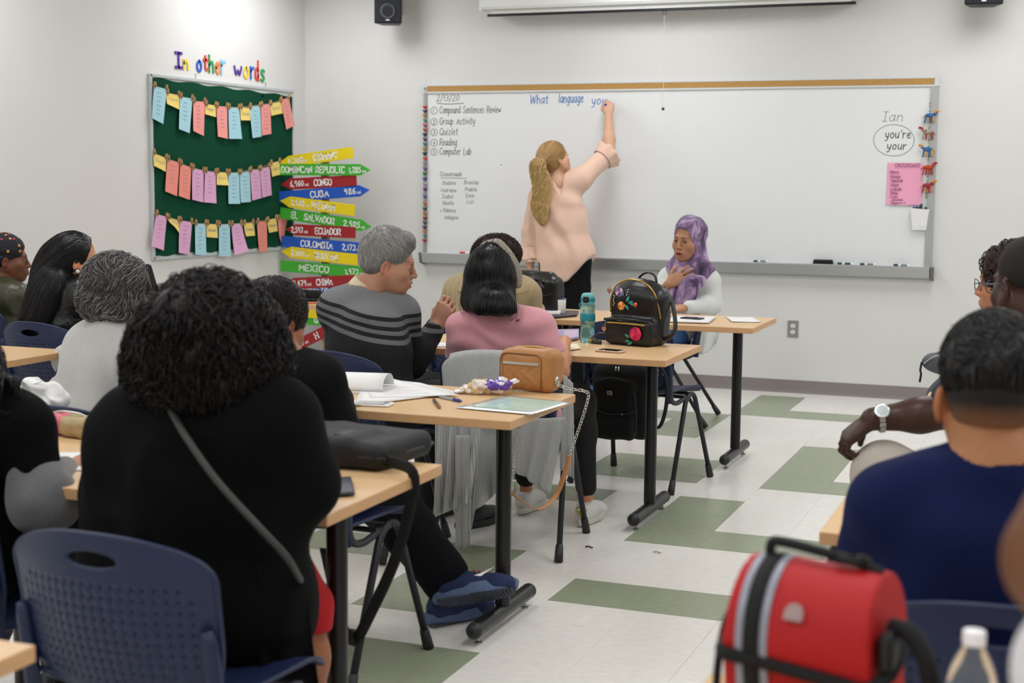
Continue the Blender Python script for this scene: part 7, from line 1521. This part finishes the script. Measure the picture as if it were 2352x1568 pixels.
b = MB(); b.tube(ss([(.09, .06, .255), (.135, .05, .20), (.165, .03, .13), (.178, .01, .075), (.165, -.01, .045), (.13, 0, .03)], 7), .013, 8, flat=.45); b.build('shoulder_strap', bk_, t, smooth=True)
b = MB(); b.tube(ss([(-.10, -.06, .03), (-.15, -.08, .045), (-.175, -.10, .025), (-.165, -.115, .008), (-.12, -.12, .006)], 6), .012, 8, flat=.4); b.build('shoulder_strap', bk_, t, smooth=True); b = MB(); b.box((-.168, -.112, .014), (.03, .004, .016), R=rotz(20)); b.build('buckle', gz, t)
for x, z, y in ((-.124, .235, -.05), (-.112, .070, -.108)):
    b = MB(); b.prism([(0, -.014), (.011, -.002), (.011, .006), (.006, .010), (0, .006), (-.006, .010), (-.011, .006), (-.011, -.002)], (x, y, z), (1, 0, 0), (0, 0, 1), .003); b.tube([(x, y, z+.008), (x+.004, y, z+.028)], .0018, 6); b.build('heart_charm', mat('rose_gold', 'd8a488', .25, .8), t)
def flower(parent, c, r, cols, leaves=(), name='flower', y=-.062, seed=0):
    rr = random.Random(seed); ms = [mat('petal_'+h, h, .45) for h in cols]; b = MB(); k = 0; cx, cz = c
    for ring, (n, R0, w_) in enumerate(((7, 1., .52), (6, .66, .42), (5, .34, .30))):
        for i in range(n):
            a = 2*PI*i/n+ring*.5+rr.uniform(-.2, .2); px, pz = cx+math.cos(a)*r*R0*.55, cz+math.sin(a)*r*R0*.55; m_ = 9
            P_ = [(px+(math.cos(q)*math.cos(a)*r*w_*.8-math.sin(q)*math.sin(a)*r*w_)*(1+rr.uniform(-.12, .12)), y-.0016-ring*.0012-i*.0001, pz+(math.cos(q)*math.sin(a)*r*w_*.8+math.sin(q)*math.cos(a)*r*w_)) for q in np.linspace(0, 2*PI, m_+1)[:-1]]
            b.add([(px, y-.004-ring*.0012, pz)]+P_, [[0, 1+j, 1+(j+1) % m_] for j in range(m_)], mi=(ring+i) % len(ms))
    b.build(name, ms, parent)
def leaf(parent, x, z, a, L, h, y=-.062):
    b = MB(); a = math.radians(a); P_ = [(0, 0), (.3, .2), (.6, .22), (1, 0), (.6, -.2), (.3, -.2)]; b.add([(x+L*(p*math.cos(a)-q*math.sin(a)), y-.001, z+L*(p*math.sin(a)+q*math.cos(a))) for p, q in P_], [list(range(6))]); b.build('leaf', mat('leaf_'+h, h, .5), parent)
flower(t, (-.068, .232), .022, ['8f6fae', 'd9c8d0', '6a4a8c'], y=-.056, seed=1); flower(t, (-.056, .172), .020, ['e09a2c', 'd8483c', 'ecc05a'], y=-.058, seed=2); flower(t, (.018, .181), .011, ['c92c4a', 'e08a3c'], y=-.060, seed=3); flower(t, (.050, .058), .032, ['c81e5c', 'e0325a', 'a81240'], y=-.109, seed=4)
for x, z, a, L in ((-.030, .190, 60, .034), (-.02, .185, 20, .03), (-.035, .178, -50, .03), (-.045, .215, 100, .02), (-.01, .183, -10, .024)): leaf(t, x, z, a, L, '2f9a94', y=-.060)
for x, z, a, L in ((.020, .040, 150, .03), (.02, .026, 190, .026), (.035, .020, 200, .03)): leaf(t, x, z, a, L, '2c8a72', y=-.110)
b = MB()
for k in range(9): b.sphere((-.096+.002*math.sin(k*2), -.058, .215-k*.0085) if k < 6 else (-.030+.004*k-.024, -.058, .222+(k-6)*.011), .0028, 6, 5)
o = b.build('painted_dot', mat('white_plastic'), t); o['kind'] = 'stuff'
phone('phone in a pale case lying in front of the floral backpack', onT(1402, 808), -10, (.120, .062, .009), mat('rose_case', 'c9a890', .4))
t, fn = quadpaper('binder', 'pastel lilac and mint binder beside the teal bottle', 'binder', [(1262, 792), (1330, 781), (1330, 762), (1272, 764)], mat('pastel_binder', 'bdb0dc', .3, var=.22, vs=9, coat=.5), .010); 
t, fn = quadpaper('notepad', 'small cream notepad with a red edge behind the tan handbag', 'notepad', [(1290, 808), (1334, 803), (1326, 793), (1284, 795)], mat('cream_paper', 'ece2c8', .7), .005)
t, fn = quadpaper('document', 'printed sheet on the table between the striped sweater and the pink T-shirt', 'papers', [(1003, 797), (1038, 797), (1036, 789), (1003, 787)], m_pap, .001); scribble(fn, t, 4, m_prt)
t, fn = quadpaper('document', 'folded white sheet standing behind the arm of the pink T-shirt', 'papers', [(1272, 790), (1288, 786), (1284, 776), (1270, 778)], m_pap, .001, curl=.01)
# --- table E
mg = onT(1283, 722); mg[2] = TH; t = thing('mug', 'white enamel mug with a blue rim on the far table', 'mug', mg); b = MB(); b.lathe([(.0, .002), (.033, 0), (.037, .004), (.040, .085), (.0385, .087), (.036, .084), (.033, .006), (0, .005)], 28); b.build('cup', mat('white_enamel', 'e2e4de', .25, coat=.4), t, smooth=True); b = MB(); b.lathe([(.0402, .083), (.0408, .087), (.0388, .0885)], 28); b.build('blue_rim', mat('blue_rim', '3a4a78', .3), t, smooth=True)
b = MB(); b.tube(ss([(-.038, .01, .07), (-.06, .012, .062), (-.062, .012, .035), (-.039, .01, .02)], 5), .0045, 8); b.build('handle', mat('white_enamel'), t, smooth=True)
bg = at(1235, 720, 1.52); bg[2] = TH; t = thing('handbag', 'black leather handbag with a cut-out handle behind the tan shirt', 'handbag', bg, math.radians(-12)); F = Field((-.17, -.10, -.01), (.18, .11, .27), .005); F.rbox((0, 0, .10), (.145, .06, .10), .035, k=0); F.rbox((-.01, 0, .17), (.115, .035, .06), .028, k=.03); F.rbox((.035, 0, .165), (.042, .12, .018), .016, k=.0, sub=True); fmesh('body', F, bk_, t, 1, .005, 18)
b = MB(); b.tube(ss([(-.13, -.06, .12), (-.04, -.066, .10), (.06, -.066, .10), (.14, -.055, .12)], 5), .003, 6); b.build('seam', bk_, t, smooth=True)
t, fn = quadpaper('notebook', 'white spiral notebook lying open beside the enamel mug', 'notebook', [(1233, 727), (1285, 728), (1297, 712), (1238, 706)], m_pap, .016); scribble(fn, t, 3, mat('ink_blue_print', '4c5f9c', .6), s1=.5, lift=.009)
t, fn = quadpaper('folder', 'thin dark folder with a sheet on it, next to the enamel mug', 'folder', [(1262, 733), (1325, 727), (1330, 717), (1290, 716)], mat('dark_folder', '1b1e2c', .4), .006)
t, fn = quadpaper('notebook', 'pale green edged notebook under the phone of the woman in the headscarf', 'notebook', [(1535, 741), (1628, 744), (1644, 731), (1545, 728)], m_pap, .006)
pp = atz(1590, 733, TH+.008); phone('dark phone on the notebook in front of the purple headscarf', pp+Zv*.001, -12, (.115, .06, .009), mat('dark_case', '3a3c44', .35, .3))
t, fn = quadpaper('document', 'small folded white sheet alone near the right end of the far table', 'papers', [(1680, 740), (1748, 741), (1728, 730), (1667, 729)], m_pap, .002, curl=.003)
pen('yellow pencil on the far table by the green edged notebook', (1536, 730), (1548, 728), mat('yellow_pencil', 'd8a62c', .5), mat('brown_wood'), name='pencil')
# --- laptop backpack hung on the empty chair
q0 = at(1442, 838, .58); hbx = at(1432, 910, .50); t = thing('backpack', 'black laptop backpack hanging from the empty navy chair', 'backpack', (hbx[0], .50, 0), math.radians(-8))
zt = at(1430, 836, .5)[2]; zb_ = at(1430, 1005, .5)[2]; H_ = zt-zb_; nyl = mat('black_nylon', '0c0d0f', .85, bump=.5, bs=700)
F = Field((-.19, -.15, zb_-.03), (.19, .12, zt+.04), .005); F.rbox((0, .0, (zt+zb_)/2), (.145, .06, H_/2), .05, k=0); F.ell((0, 0, zt-.09), (.140, .062, .10), None, .04); F.rbox((-.012, -.06, zb_+.15), (.105, .045, .135), .035, k=.01); F.rbox((-.01, -.08, zb_+.07), (.108, .035, .065), .028, k=.008)
fmesh('body', F, nyl, t, 1, .005, 14)
b = MB(); b.tube(ss([(-.112, -.078, zb_+.05), (-.118, -.085, zb_+.18), (-.095, -.088, zb_+.255), (-.01, -.096, zb_+.29), (.075, -.088, zb_+.255), (.100, -.085, zb_+.17), (.1, -.078, zb_+.05)], 6), .0042, 6); b.build('pocket_piping', mat('charcoal_piping', '25272b', .5), t, smooth=True)
b = MB(); b.tube(ss([(-.10, -.102, zb_+.145), (-.03, -.118, zb_+.128), (.06, -.115, zb_+.132), (.1, -.10, zb_+.145)], 6), .0035, 6); b.build('pocket_zip', mat('charcoal_piping'), t, smooth=True)
b = MB(); b.box((-.018, -.113, zb_+.222), (.026, .004, .020), bev=.002); lg = b.build('badge', mat('badge_beige', 'b9b4a2', .4, .3), t)
b = MB(); A = np.linspace(0, 2*PI, 15); stroke(b, [(.0075*math.cos(a), .0075*math.sin(a)) for a in A], (-.018, -.1155, zb_+.222), (1, 0, 0), (0, 0, 1), .0013)
write(b, 'hp', (-.0235, -.1156, zb_+.2195), (1, 0, 0), (0, 0, 1), .0085, .0012, .05, slant=.2, width=.0105); b.build('emblem', mat('emblem_dark', '2a2a28', .5), lg)
for x in (-.006, .008): b = MB(); b.tube([(x, -.072, zt-.004), (x+.002, -.082, zt-.022)], .004, 8); b.build('zip_pull', mat('chrome'), t, smooth=True)
b = MB(); b.tube([(.045, -.116, zb_+.132), (.052, -.119, zb_+.130)], .005, 8); b.build('zip_pull', mat('chrome'), t)
for sx in (-1, 1):
    b = MB(); b.tube(ss([(sx*.09, .03, zt-.02), (sx*.15, .05, zt-.0), (sx*.20, .03, zt-.06), (sx*.215, .0, zt-.17), (sx*.19, -.01, zt-.27), (sx*.13, 0, zb_+.06)], 7), .013, 8, flat=.35); b.build('shoulder_strap', nyl, t, smooth=True)
# --- cardigan over the chair of the woman in pink
t = thing('draped_cardigan', 'grey ribbed cardigan hanging over the chair of the woman in pink', 'cardigan', (0, 0, 0)); kn = mat('grey_rib_knit', 'bdbfbd', .95, bump=.9, bs=42, wave='X', sheen=.2)
cx, cy = -.72, -.52; R6 = rotz(6)
def chf(s, q, off): p_ = back_fn(s, q); p_ = R6@(p_+np.array([0, -off, 0])); return p_+np.array([cx, cy, 0])
b = MB()
def front(s, q):      # over the top of the back, then hanging behind (towards the viewer)
    if q < .12: e = q/.12; p_ = chf(.03+.80*s, .93+.07*e, -.035*(1-e)); p_[2] += .006+.012*math.sin(PI*e)
    else:
        e = (q-.12)/.88; tt = max(0, 1-e*2.0); p_ = chf(.03+.80*s, tt, .022+.012*math.sin(s*22)*min(1, e*2)); 
        if e > .5: p_[2] -= (e-.5)*2*(.40*(.75+.5*math.exp(-((s-.2)/.12)**2)-.28*(s > .45)*(s-.45)*3))*.95; p_[1] -= .02*(e-.5)+.018*math.sin(26*s+3*e)*(e-.5)*2; p_[0] += .02*math.sin(4*e)*(e-.5)
    return p_
b.grid(front, 90, 50); b.build('back_panel', kn, t, smooth=True, solid=.004)
def flap(px, Y0, Y1, amp=.02, n=30, fr=20., name='front_panel'):
    TL, TR, BR_, BL = [at(u, v, Y) for (u, v), Y in zip(px, (Y0, Y0, Y1, Y1))]; b = MB()
    b.grid(lambda s, q: TL*(1-s)*(1-q)+TR*s*(1-q)+BR_*s*q+BL*(1-s)*q+np.array([0, amp*math.sin(fr*s+2*q)*(.3+.7*q), 0]), n, 24); b.build(name, kn, t, smooth=True, solid=.004)
flap([(1152, 965), (1300, 958), (1262, 1133), (1150, 1060)], -.86, -.83, .012, 30, 24)
flap([(1000, 960), (1105, 958), (1085, 1150), (992, 1190)], -.90, -.92, .022, 30, 26, 'sleeve')
flap([(1045, 1000), (1078, 1000), (1080, 1258), (1046, 1256)], -.95, -.90, .006, 12, 14, 'sleeve')
flap([(1294, 860), (1316, 880), (1318, 1100), (1286, 1075)], -.78, -.72, .006, 12, 14, 'front_panel')
# --- laptop bag on table B
lb = onT(800, 1052); t = thing('laptop_bag', 'black laptop bag lying on the table next to the curly-haired person', 'bag', (lb[0], lb[1], TH), math.radians(-6)); F = Field((-.22, -.17, -.01), (.22, .18, .11), .005); F.rbox((0, 0, .037), (.185, .135, .036), .030, k=0); F.rbox((-.03, -.06, .045), (.13, .085, .038), .026, k=.02); V, Q = F.surf(1); V = folds(V, Q, .004, (14, 14, 14)); V[:, 2] = np.maximum(V[:, 2], .001)
nyl2 = mat('charcoal_nylon', '101114', .6, bump=.4, bs=500); npmesh('body', V, Q, nyl2, t)
b = MB(); b.tube(fillet([(-.178, -.128, .036), (.178, -.128, .036), (.178, .128, .036)], .03), .006, 6); b.build('zip', mat('charcoal_piping'), t, smooth=True); b = MB(); b.box((-.09, -.06, .0845), (.04, .014, .002), R=rotz(8)); b.build('badge', mat('badge_silver'), t)
b = MB(); b.grid(lambda s, q: (.03+.10*s, -.11+.07*q+.01*math.sin(5*s), .083-.028*s*s), 8, 4); b.build('grip_patch', mat('slate_patch', '34383c', .6), t, solid=.002)
b = MB(); b.box((.175, -.10, .03), (.02, .03, .014), bev=.003); b.build('strap_clip', m_bk, t)
Rb = rotz(-6); L3 = lambda P: (np.array(P)-np.array([lb[0], lb[1], TH]))@Rb
P_ = ss([lb+Rb@np.array([.17, -.10, .03]), at(948, 1085, -2.72), at(938, 1180, -2.66), at(905, 1290, -2.60), at(855, 1400, -2.55), at(815, 1470, -2.50), at(790, 1440, -2.52), at(765, 1350, -2.56), at(745, 1260, -2.6)], 8)
b = MB(); b.tube(L3(P_), .016, 8, flat=.22, updir=(0, 1, .1)); b.build('strap', mat('black_webbing', '121214', .8), t, smooth=True); b = MB(); b.tube(L3([at(812, 1462, -2.51), at(780, 1462, -2.51)]), .022, 8); b.build('strap_pad', mat('black_webbing'), t, smooth=True)
t, fn = quadpaper('tablet', 'thin dark tablet sticking out from under the laptop bag', 'tablet', [(770, 1143), (815, 1140), (806, 1103), (765, 1105)], mat('slate_case', '2c3040', .4), .006)
# pencil case, tissue bag, worksheet by the writer
c0 = onT(165, 1000); t = thing('pencil_case', 'pink and tan patterned pencil case on the table at the left', 'pencil case', (c0[0], c0[1], TH), math.radians(-12)); F = Field((-.12, -.07, -.01), (.12, .08, .08), .004); F.rbox((0, 0, .03), (.09, .038, .03), .024, k=0); V, Q = F.surf(1); V = folds(V, Q, .007, (24, 24, 24)); V[:, 2] = np.maximum(V[:, 2], .001)
o = npmesh('body', V, Q, [mat('tan_camo', 'b39f78', .7, var=.25, vs=26), mat('pink_camo', 'd8707c', .6, var=.35, vs=30)], t); fc = V[Q].mean(1); o.data.polygons.foreach_set('material_index', (fc[:, 0] < -.012+.02*vnoise(fc*30)).astype(np.int32)); b = MB(); b.tube(ss([(-.085, 0, .055), (-.03, -.004, .066), (.04, 0, .064), (.088, 0, .05)], 5), .0035, 6); b.build('zip', mat('zip_silver'), t, smooth=True)
c0 = onT(72, 958); t = thing('paper_bag', 'crumpled white paper bag standing on the table at the left', 'paper bag', (c0[0], c0[1]+.05, TH)); F = Field((-.1, -.08, -.01), (.1, .08, .13), .004); F.rbox((0, 0, .045), (.062, .038, .045), .012, R=np.array(Matrix.Rotation(.5, 3, 'Y')), k=0); F.ell((.02, 0, .06), (.05, .035, .045), None, .01); V, Q = F.surf(1); V = folds(V, Q, .012, (26, 26, 26), .6); V[:, 2] = np.maximum(V[:, 2], .001); npmesh('body', V, Q, m_pap, t); b = MB(); b.tube(ss([(-.05, -.03, .08), (-.01, -.04, .095), (.03, -.03, .11)], 4), .002, 5); b.build('fold', m_pap, t, smooth=True)
t, fn = quadpaper('document', 'worksheet under the writing hand at the left edge', 'papers', [(110, 1085), (215, 1080), (200, 1040), (120, 1040)], m_pap, .001)
# --- left far tables
t, fn = quadpaper('notebook', 'dark spiral notebook on the table below the signpost', 'notebook', [(668, 692), (738, 693), (742, 684), (668, 683)], mat('dark_folder'), .012)
t, fn = quadpaper('notebook', 'yellow legal pad at the far edge of the signpost table', 'notepad', [(655, 684), (700, 683), (690, 679), (652, 680)], mat('legal_yellow', 'd8cc5c', .7), .006)
c0 = atz(716, 686, TH+.014); t = thing('pencil_case', 'black soft pouch lying on the dark notebook below the signpost', 'pencil case', (c0[0], c0[1], TH+.014)); F = Field((-.09, -.06, -.01), (.09, .06, .08), .004); F.rbox((0, 0, .028), (.062, .034, .028), .024, k=0); V, Q = F.surf(1); V = folds(V, Q, .005, (24, 24, 24)); V[:, 2] = np.maximum(V[:, 2], .001); npmesh('body', V, Q, nyl, t); b = MB(); b.tube([(-.055, -.01, .055), (.055, -.01, .055)], .003, 6); b.build('zip', m_steel, t)
pen('orange pen on the notebooks below the signpost', (706, 699), (742, 698), mat('orange_plastic', 'c85a2c', .4), m_bk, z=.008)
c0 = at(357, 700, .2); t = thing('handbag', 'black handbag with a gold chain clasp standing behind the grey-haired person', 'handbag', (c0[0], .2, c0[2]-.12)); hgt = at(357, 605, .2)[2]-c0[2]+.12; b = MB(); b.prism([(-.075, 0), (.085, 0), (.055, hgt*.6), (.012, hgt), (-.018, hgt), (-.05, hgt*.55)], (0, -.04, 0), (1, 0, 0), (0, 0, 1), -.08 if 0 else .09); b.build('body', nyl, t, bevel=.012)
chain([(-.03, -.14, hgt-.05), (-.02, -.145, hgt-.015), (.0, -.145, hgt-.01), (.01, -.14, hgt-.04)], 'gold_chain', t).data.materials[0] = mat('gold_zip'); b = MB(); b.tube(ss([(.02, -.1, hgt-.02), (.05, -.1, hgt*.6), (.085, -.1, .02)], 6), .004, 6); b.build('edge_piping', mat('tan_piping'), t, smooth=True)
def pet(label, c, s=1., lab=True):
    t = thing('water_bottle', label, 'bottle', c); pl_ = mat('pet_plastic', 'f2f6f8', .05, trans=.92, ior=1.2)
    P_ = [(.0, .004), (.024, 0), (.031, .006), (.0325, .02), (.0305, .03), (.0325, .04), (.0305, .05), (.0325, .062), (.0325, .125), (.031, .14), (.024, .165), (.014, .182), (.0125, .190)]
    b = MB(); b.lathe([(r*s, z*s) for r, z in P_], 24); b.build('body', pl_, t, smooth=True); b = MB(); b.lathe([(0, .006*s), (.029*s, .01*s), (.030*s, .125*s), (0, .1255*s)], 20); b.build('water', mat('water_clear'), t, smooth=True)
    b = MB(); b.lathe([(.0145*s, .186*s), (.0145*s, .200*s), (.0135*s, .203*s), (0, .2035*s)], 20); b.build('cap', mat('white_plastic'), t, smooth=.6)
    if lab: b = MB(); b.lathe([(.0329*s, .068*s), (.0331*s, .07*s), (.0331*s, .112*s), (.0329*s, .114*s)], 24); b.build('label_band', mat('blue_white_label', '2f86c8', .4, var=.3, vs=14, stretch=(1, 1, 4)), t, smooth=True)
    return t
c0 = at(62, 690, .62); pet('small water bottle between the head wrap and the long straight hair', (c0[0], .62, TH))
c0 = at(349, 700, -.62); pet('water bottle beside the face of the grey-haired person', (c0[0], -.62, TH))
# --- the right side
c0 = at(1868, 1400, -3.93); LBX = c0[0]+.015; t = thing('lunch_bag', 'red insulated lunch bag with black straps on the nearest table', 'lunch bag', (LBX, -4.00, TH), math.radians(-9)); rf = mat('red_nylon', 'b00a10', .6, bump=.25, bs=300)
W2, D2, HB_ = .104, .078, .150; F = Field((-.19, -.13, -.01), (.19, .13, .27), .005); F.rbox((0, 0, HB_/2), (W2, D2, HB_/2), .018, k=0); F.cone((-W2+.04, 0, .150), (W2-.04, 0, .150), .078, .078, .02); F.rbox((0, 0, .14), (W2, D2-.004, .055), .035, k=.02); F.cone((-W2, 0, .145), (W2, 0, .145), .082, .082, .02); F.cut((W2, 0, 0), (1, 0, .06)); F.cut((-W2, 0, 0), (-1, 0, .06)); V, Q = F.surf(1); V = folds(V, Q, .003, (14, 14, 14)); V[:, 2] = np.maximum(V[:, 2], .0005); npmesh('body', V, Q, rf, t)
sil = mat('reflective_silver', '9a9dab', .4, .2); web = mat('black_webbing'); FB = Field((-.19, -.13, -.01), (.19, .13, .27), .005); FB.D[:] = F.D
def surfpath(xy, off):     # front-over-top profile of the bag at x
    out = []
    for y, z in xy: out.append((y, z))
    return out
prof = [(-D2-.003, .004), (-D2-.003, .10), (-D2-.001, .155), (-.068, .196), (-.038, .222), (0, .232), (.04, .222)]
def band(x0, x1, m_, lift, name):
    b = MB(); P_ = ss([(0, y, z) for y, z in prof], 5); n = len(P_); T_ = np.gradient(P_, axis=0); N_ = np.stack([0*T_[:, 0], -T_[:, 2], T_[:, 1]], 1); N_ /= np.linalg.norm(N_, axis=1)[:, None]; Q_ = P_+N_*lift
    def out_(X):
        W_ = Q_+np.array([X, 0, 0])
        for _ in range(6): W_ = W_-F.grad(W_)*(F.sample(W_)-lift)[:, None]*.9; W_[:, 0] = X
        return W_
    b.add(np.concatenate([out_(x0), out_(x1)]), [[i, i+1, n+i+1, n+i] for i in range(n-1)]); b.build(name, m_, t, smooth=True, solid=.002)
band(-.077, -.066, sil, .002, 'reflective_strip'); band(-.045, -.034, sil, .002, 'reflective_strip'); band(-.066, -.045, web, .003, 'vertical_strap')
b = MB(); b.tube(ss([(-W2-.004, -.02, .128), (-W2+.01, -D2-.008, .122), (-.05, -D2-.008, .118), (.06, -D2-.009, .108), (W2-.015, -D2-.008, .104), (W2+.008, -.045, .118), (W2+.008, .03, .15)], 6), .0125, 8, flat=.3, updir=(0, 0, 1)) if 0 else b.tube(ss([(-W2-.004, -.02, .128), (-W2+.01, -D2-.008, .122), (-.05, -D2-.008, .118), (.06, -D2-.009, .108), (W2-.015, -D2-.008, .104), (W2+.008, -.045, .118), (W2+.008, .03, .15)], 6), .0095, 8); b.build('lid_zip_band', web, t, smooth=True)
b = MB(); b.tube(ss([(-.065, 0, .232), (-.063, 0, .250), (-.045, 0, .253), (.015, 0, .246), (.055, 0, .240), (.085, 0, .230)], 6), .0072, 8); b.box((.045, 0, .243), (.045, .026, .013), bev=.005); b.build('carry_handle', web, t, smooth=True)
b = MB(); b.prism([(-.012, -.011), (.012, -.011), (.012, .002), (.007, .010), (0, .012), (-.007, .010), (-.012, .002)], (-.002, -.0815, .186), (1, 0, 0), unit((0, .55, .8)), -.0 if 0 else .003); b.build('emblem', mat('emblem_grey', 'a08a88', .5), t)
b = MB(); b.tube(ss([(-W2-.002, -.02, .165), (-W2-.012, -.03, .13), (-W2-.016, -.04, .06), (-W2+.0, -.06, .0)], 6), .006, 8); b.build('shoulder_strap', web, t, smooth=True); b = MB(); b.tube(ss([(W2, -.02, .17), (W2+.03, -.03, .165), (W2+.055, -.03, .11), (W2+.05, -.02, .02)], 6), .012, 8); b.build('shoulder_strap', web, t, smooth=True); b = MB(); b.box((W2+.004, -.045, .145), (.02, .04, .05), bev=.006); b.build('side_buckle', m_bk, t)
c0 = at(2238, 1450, -4.09); pet('blurred water bottle with a blue label on the nearest table at the right', (c0[0], -4.09, TH), .95)
c0 = at(2150, 830, -.27); t = thing('belt_bag', 'small grey zipped bag hanging on the far right chair', 'bag', (c0[0]+.06, -.29, c0[2])); F = Field((-.14, -.06, -.09), (.14, .06, .08), .004); F.ell((0, 0, 0), (.11, .04, .048), None, .01); F.rbox((.03, 0, .0), (.075, .035, .045), .03, k=.02); fmesh('body', F, mat('grey_nylon', '5b5f66', .6, bump=.4, bs=400), t, 1, .004, 30)
b = MB(); b.tube(ss([(-.10, -.025, -.005), (-.06, -.042, .025), (0, -.045, .034), (.07, -.042, .034)], 6), .0032, 6); b.build('zip', mat('light_zip', 'a9adb0', .4), t, smooth=True); b = MB(); b.tube([(-.108, -.02, 0), (-.112, -.025, -.03), (-.108, -.025, -.045), (-.112, -.025, -.075)], .004, 6); b.build('zip_pull', m_bk, t); b = MB(); b.tube(ss([(.04, 0, .04), (.06, .02, .09), (.10, .0, .12)], 5), .012, 8); b.build('strap', mat('teal_strap', '2f8f80', .6), t, smooth=True)
c0 = at(1915, 1250, -2.95); t = thing('shoulder_bag', 'black bag with white piping under the right table edge', 'bag', (c0[0]+.05, -2.78, c0[2]-.06)); F = Field((-.12, -.08, -.16), (.14, .08, .12), .005); F.ell((0, 0, -.02), (.085, .045, .10), None, .01); fmesh('body', F, nyl, t, 1, .004, 20); b = MB(); b.tube([(-.085*math.cos(a)*1.01, -.03, -.02+.102*math.sin(a)) for a in np.linspace(-1.3, 1.3, 15)], .0045, 6); b.build('piping', mat('white_plastic'), t, smooth=True)
# crumbs on the floor
for lab, (u, v), hx in (('dark splinter on the white tiles in front of the table foot', (1352, 1258), '4a3026'), ('pale scrap of leaf on the white floor tiles of the aisle', (1508, 1270), 'b89c8a')):
    c0 = atz(u, v, .001); b = MB(); b.tube(ss([(-.014, 0, .004), (0, .003, .006), (.012, .0, .003), (.016, .006, .004)], 3), [.003]*9+[.001], 5); o = b.build('floor_scrap', mat('scrap_'+hx, hx, .8)); o.location = c0; prop(o, lab, 'litter')
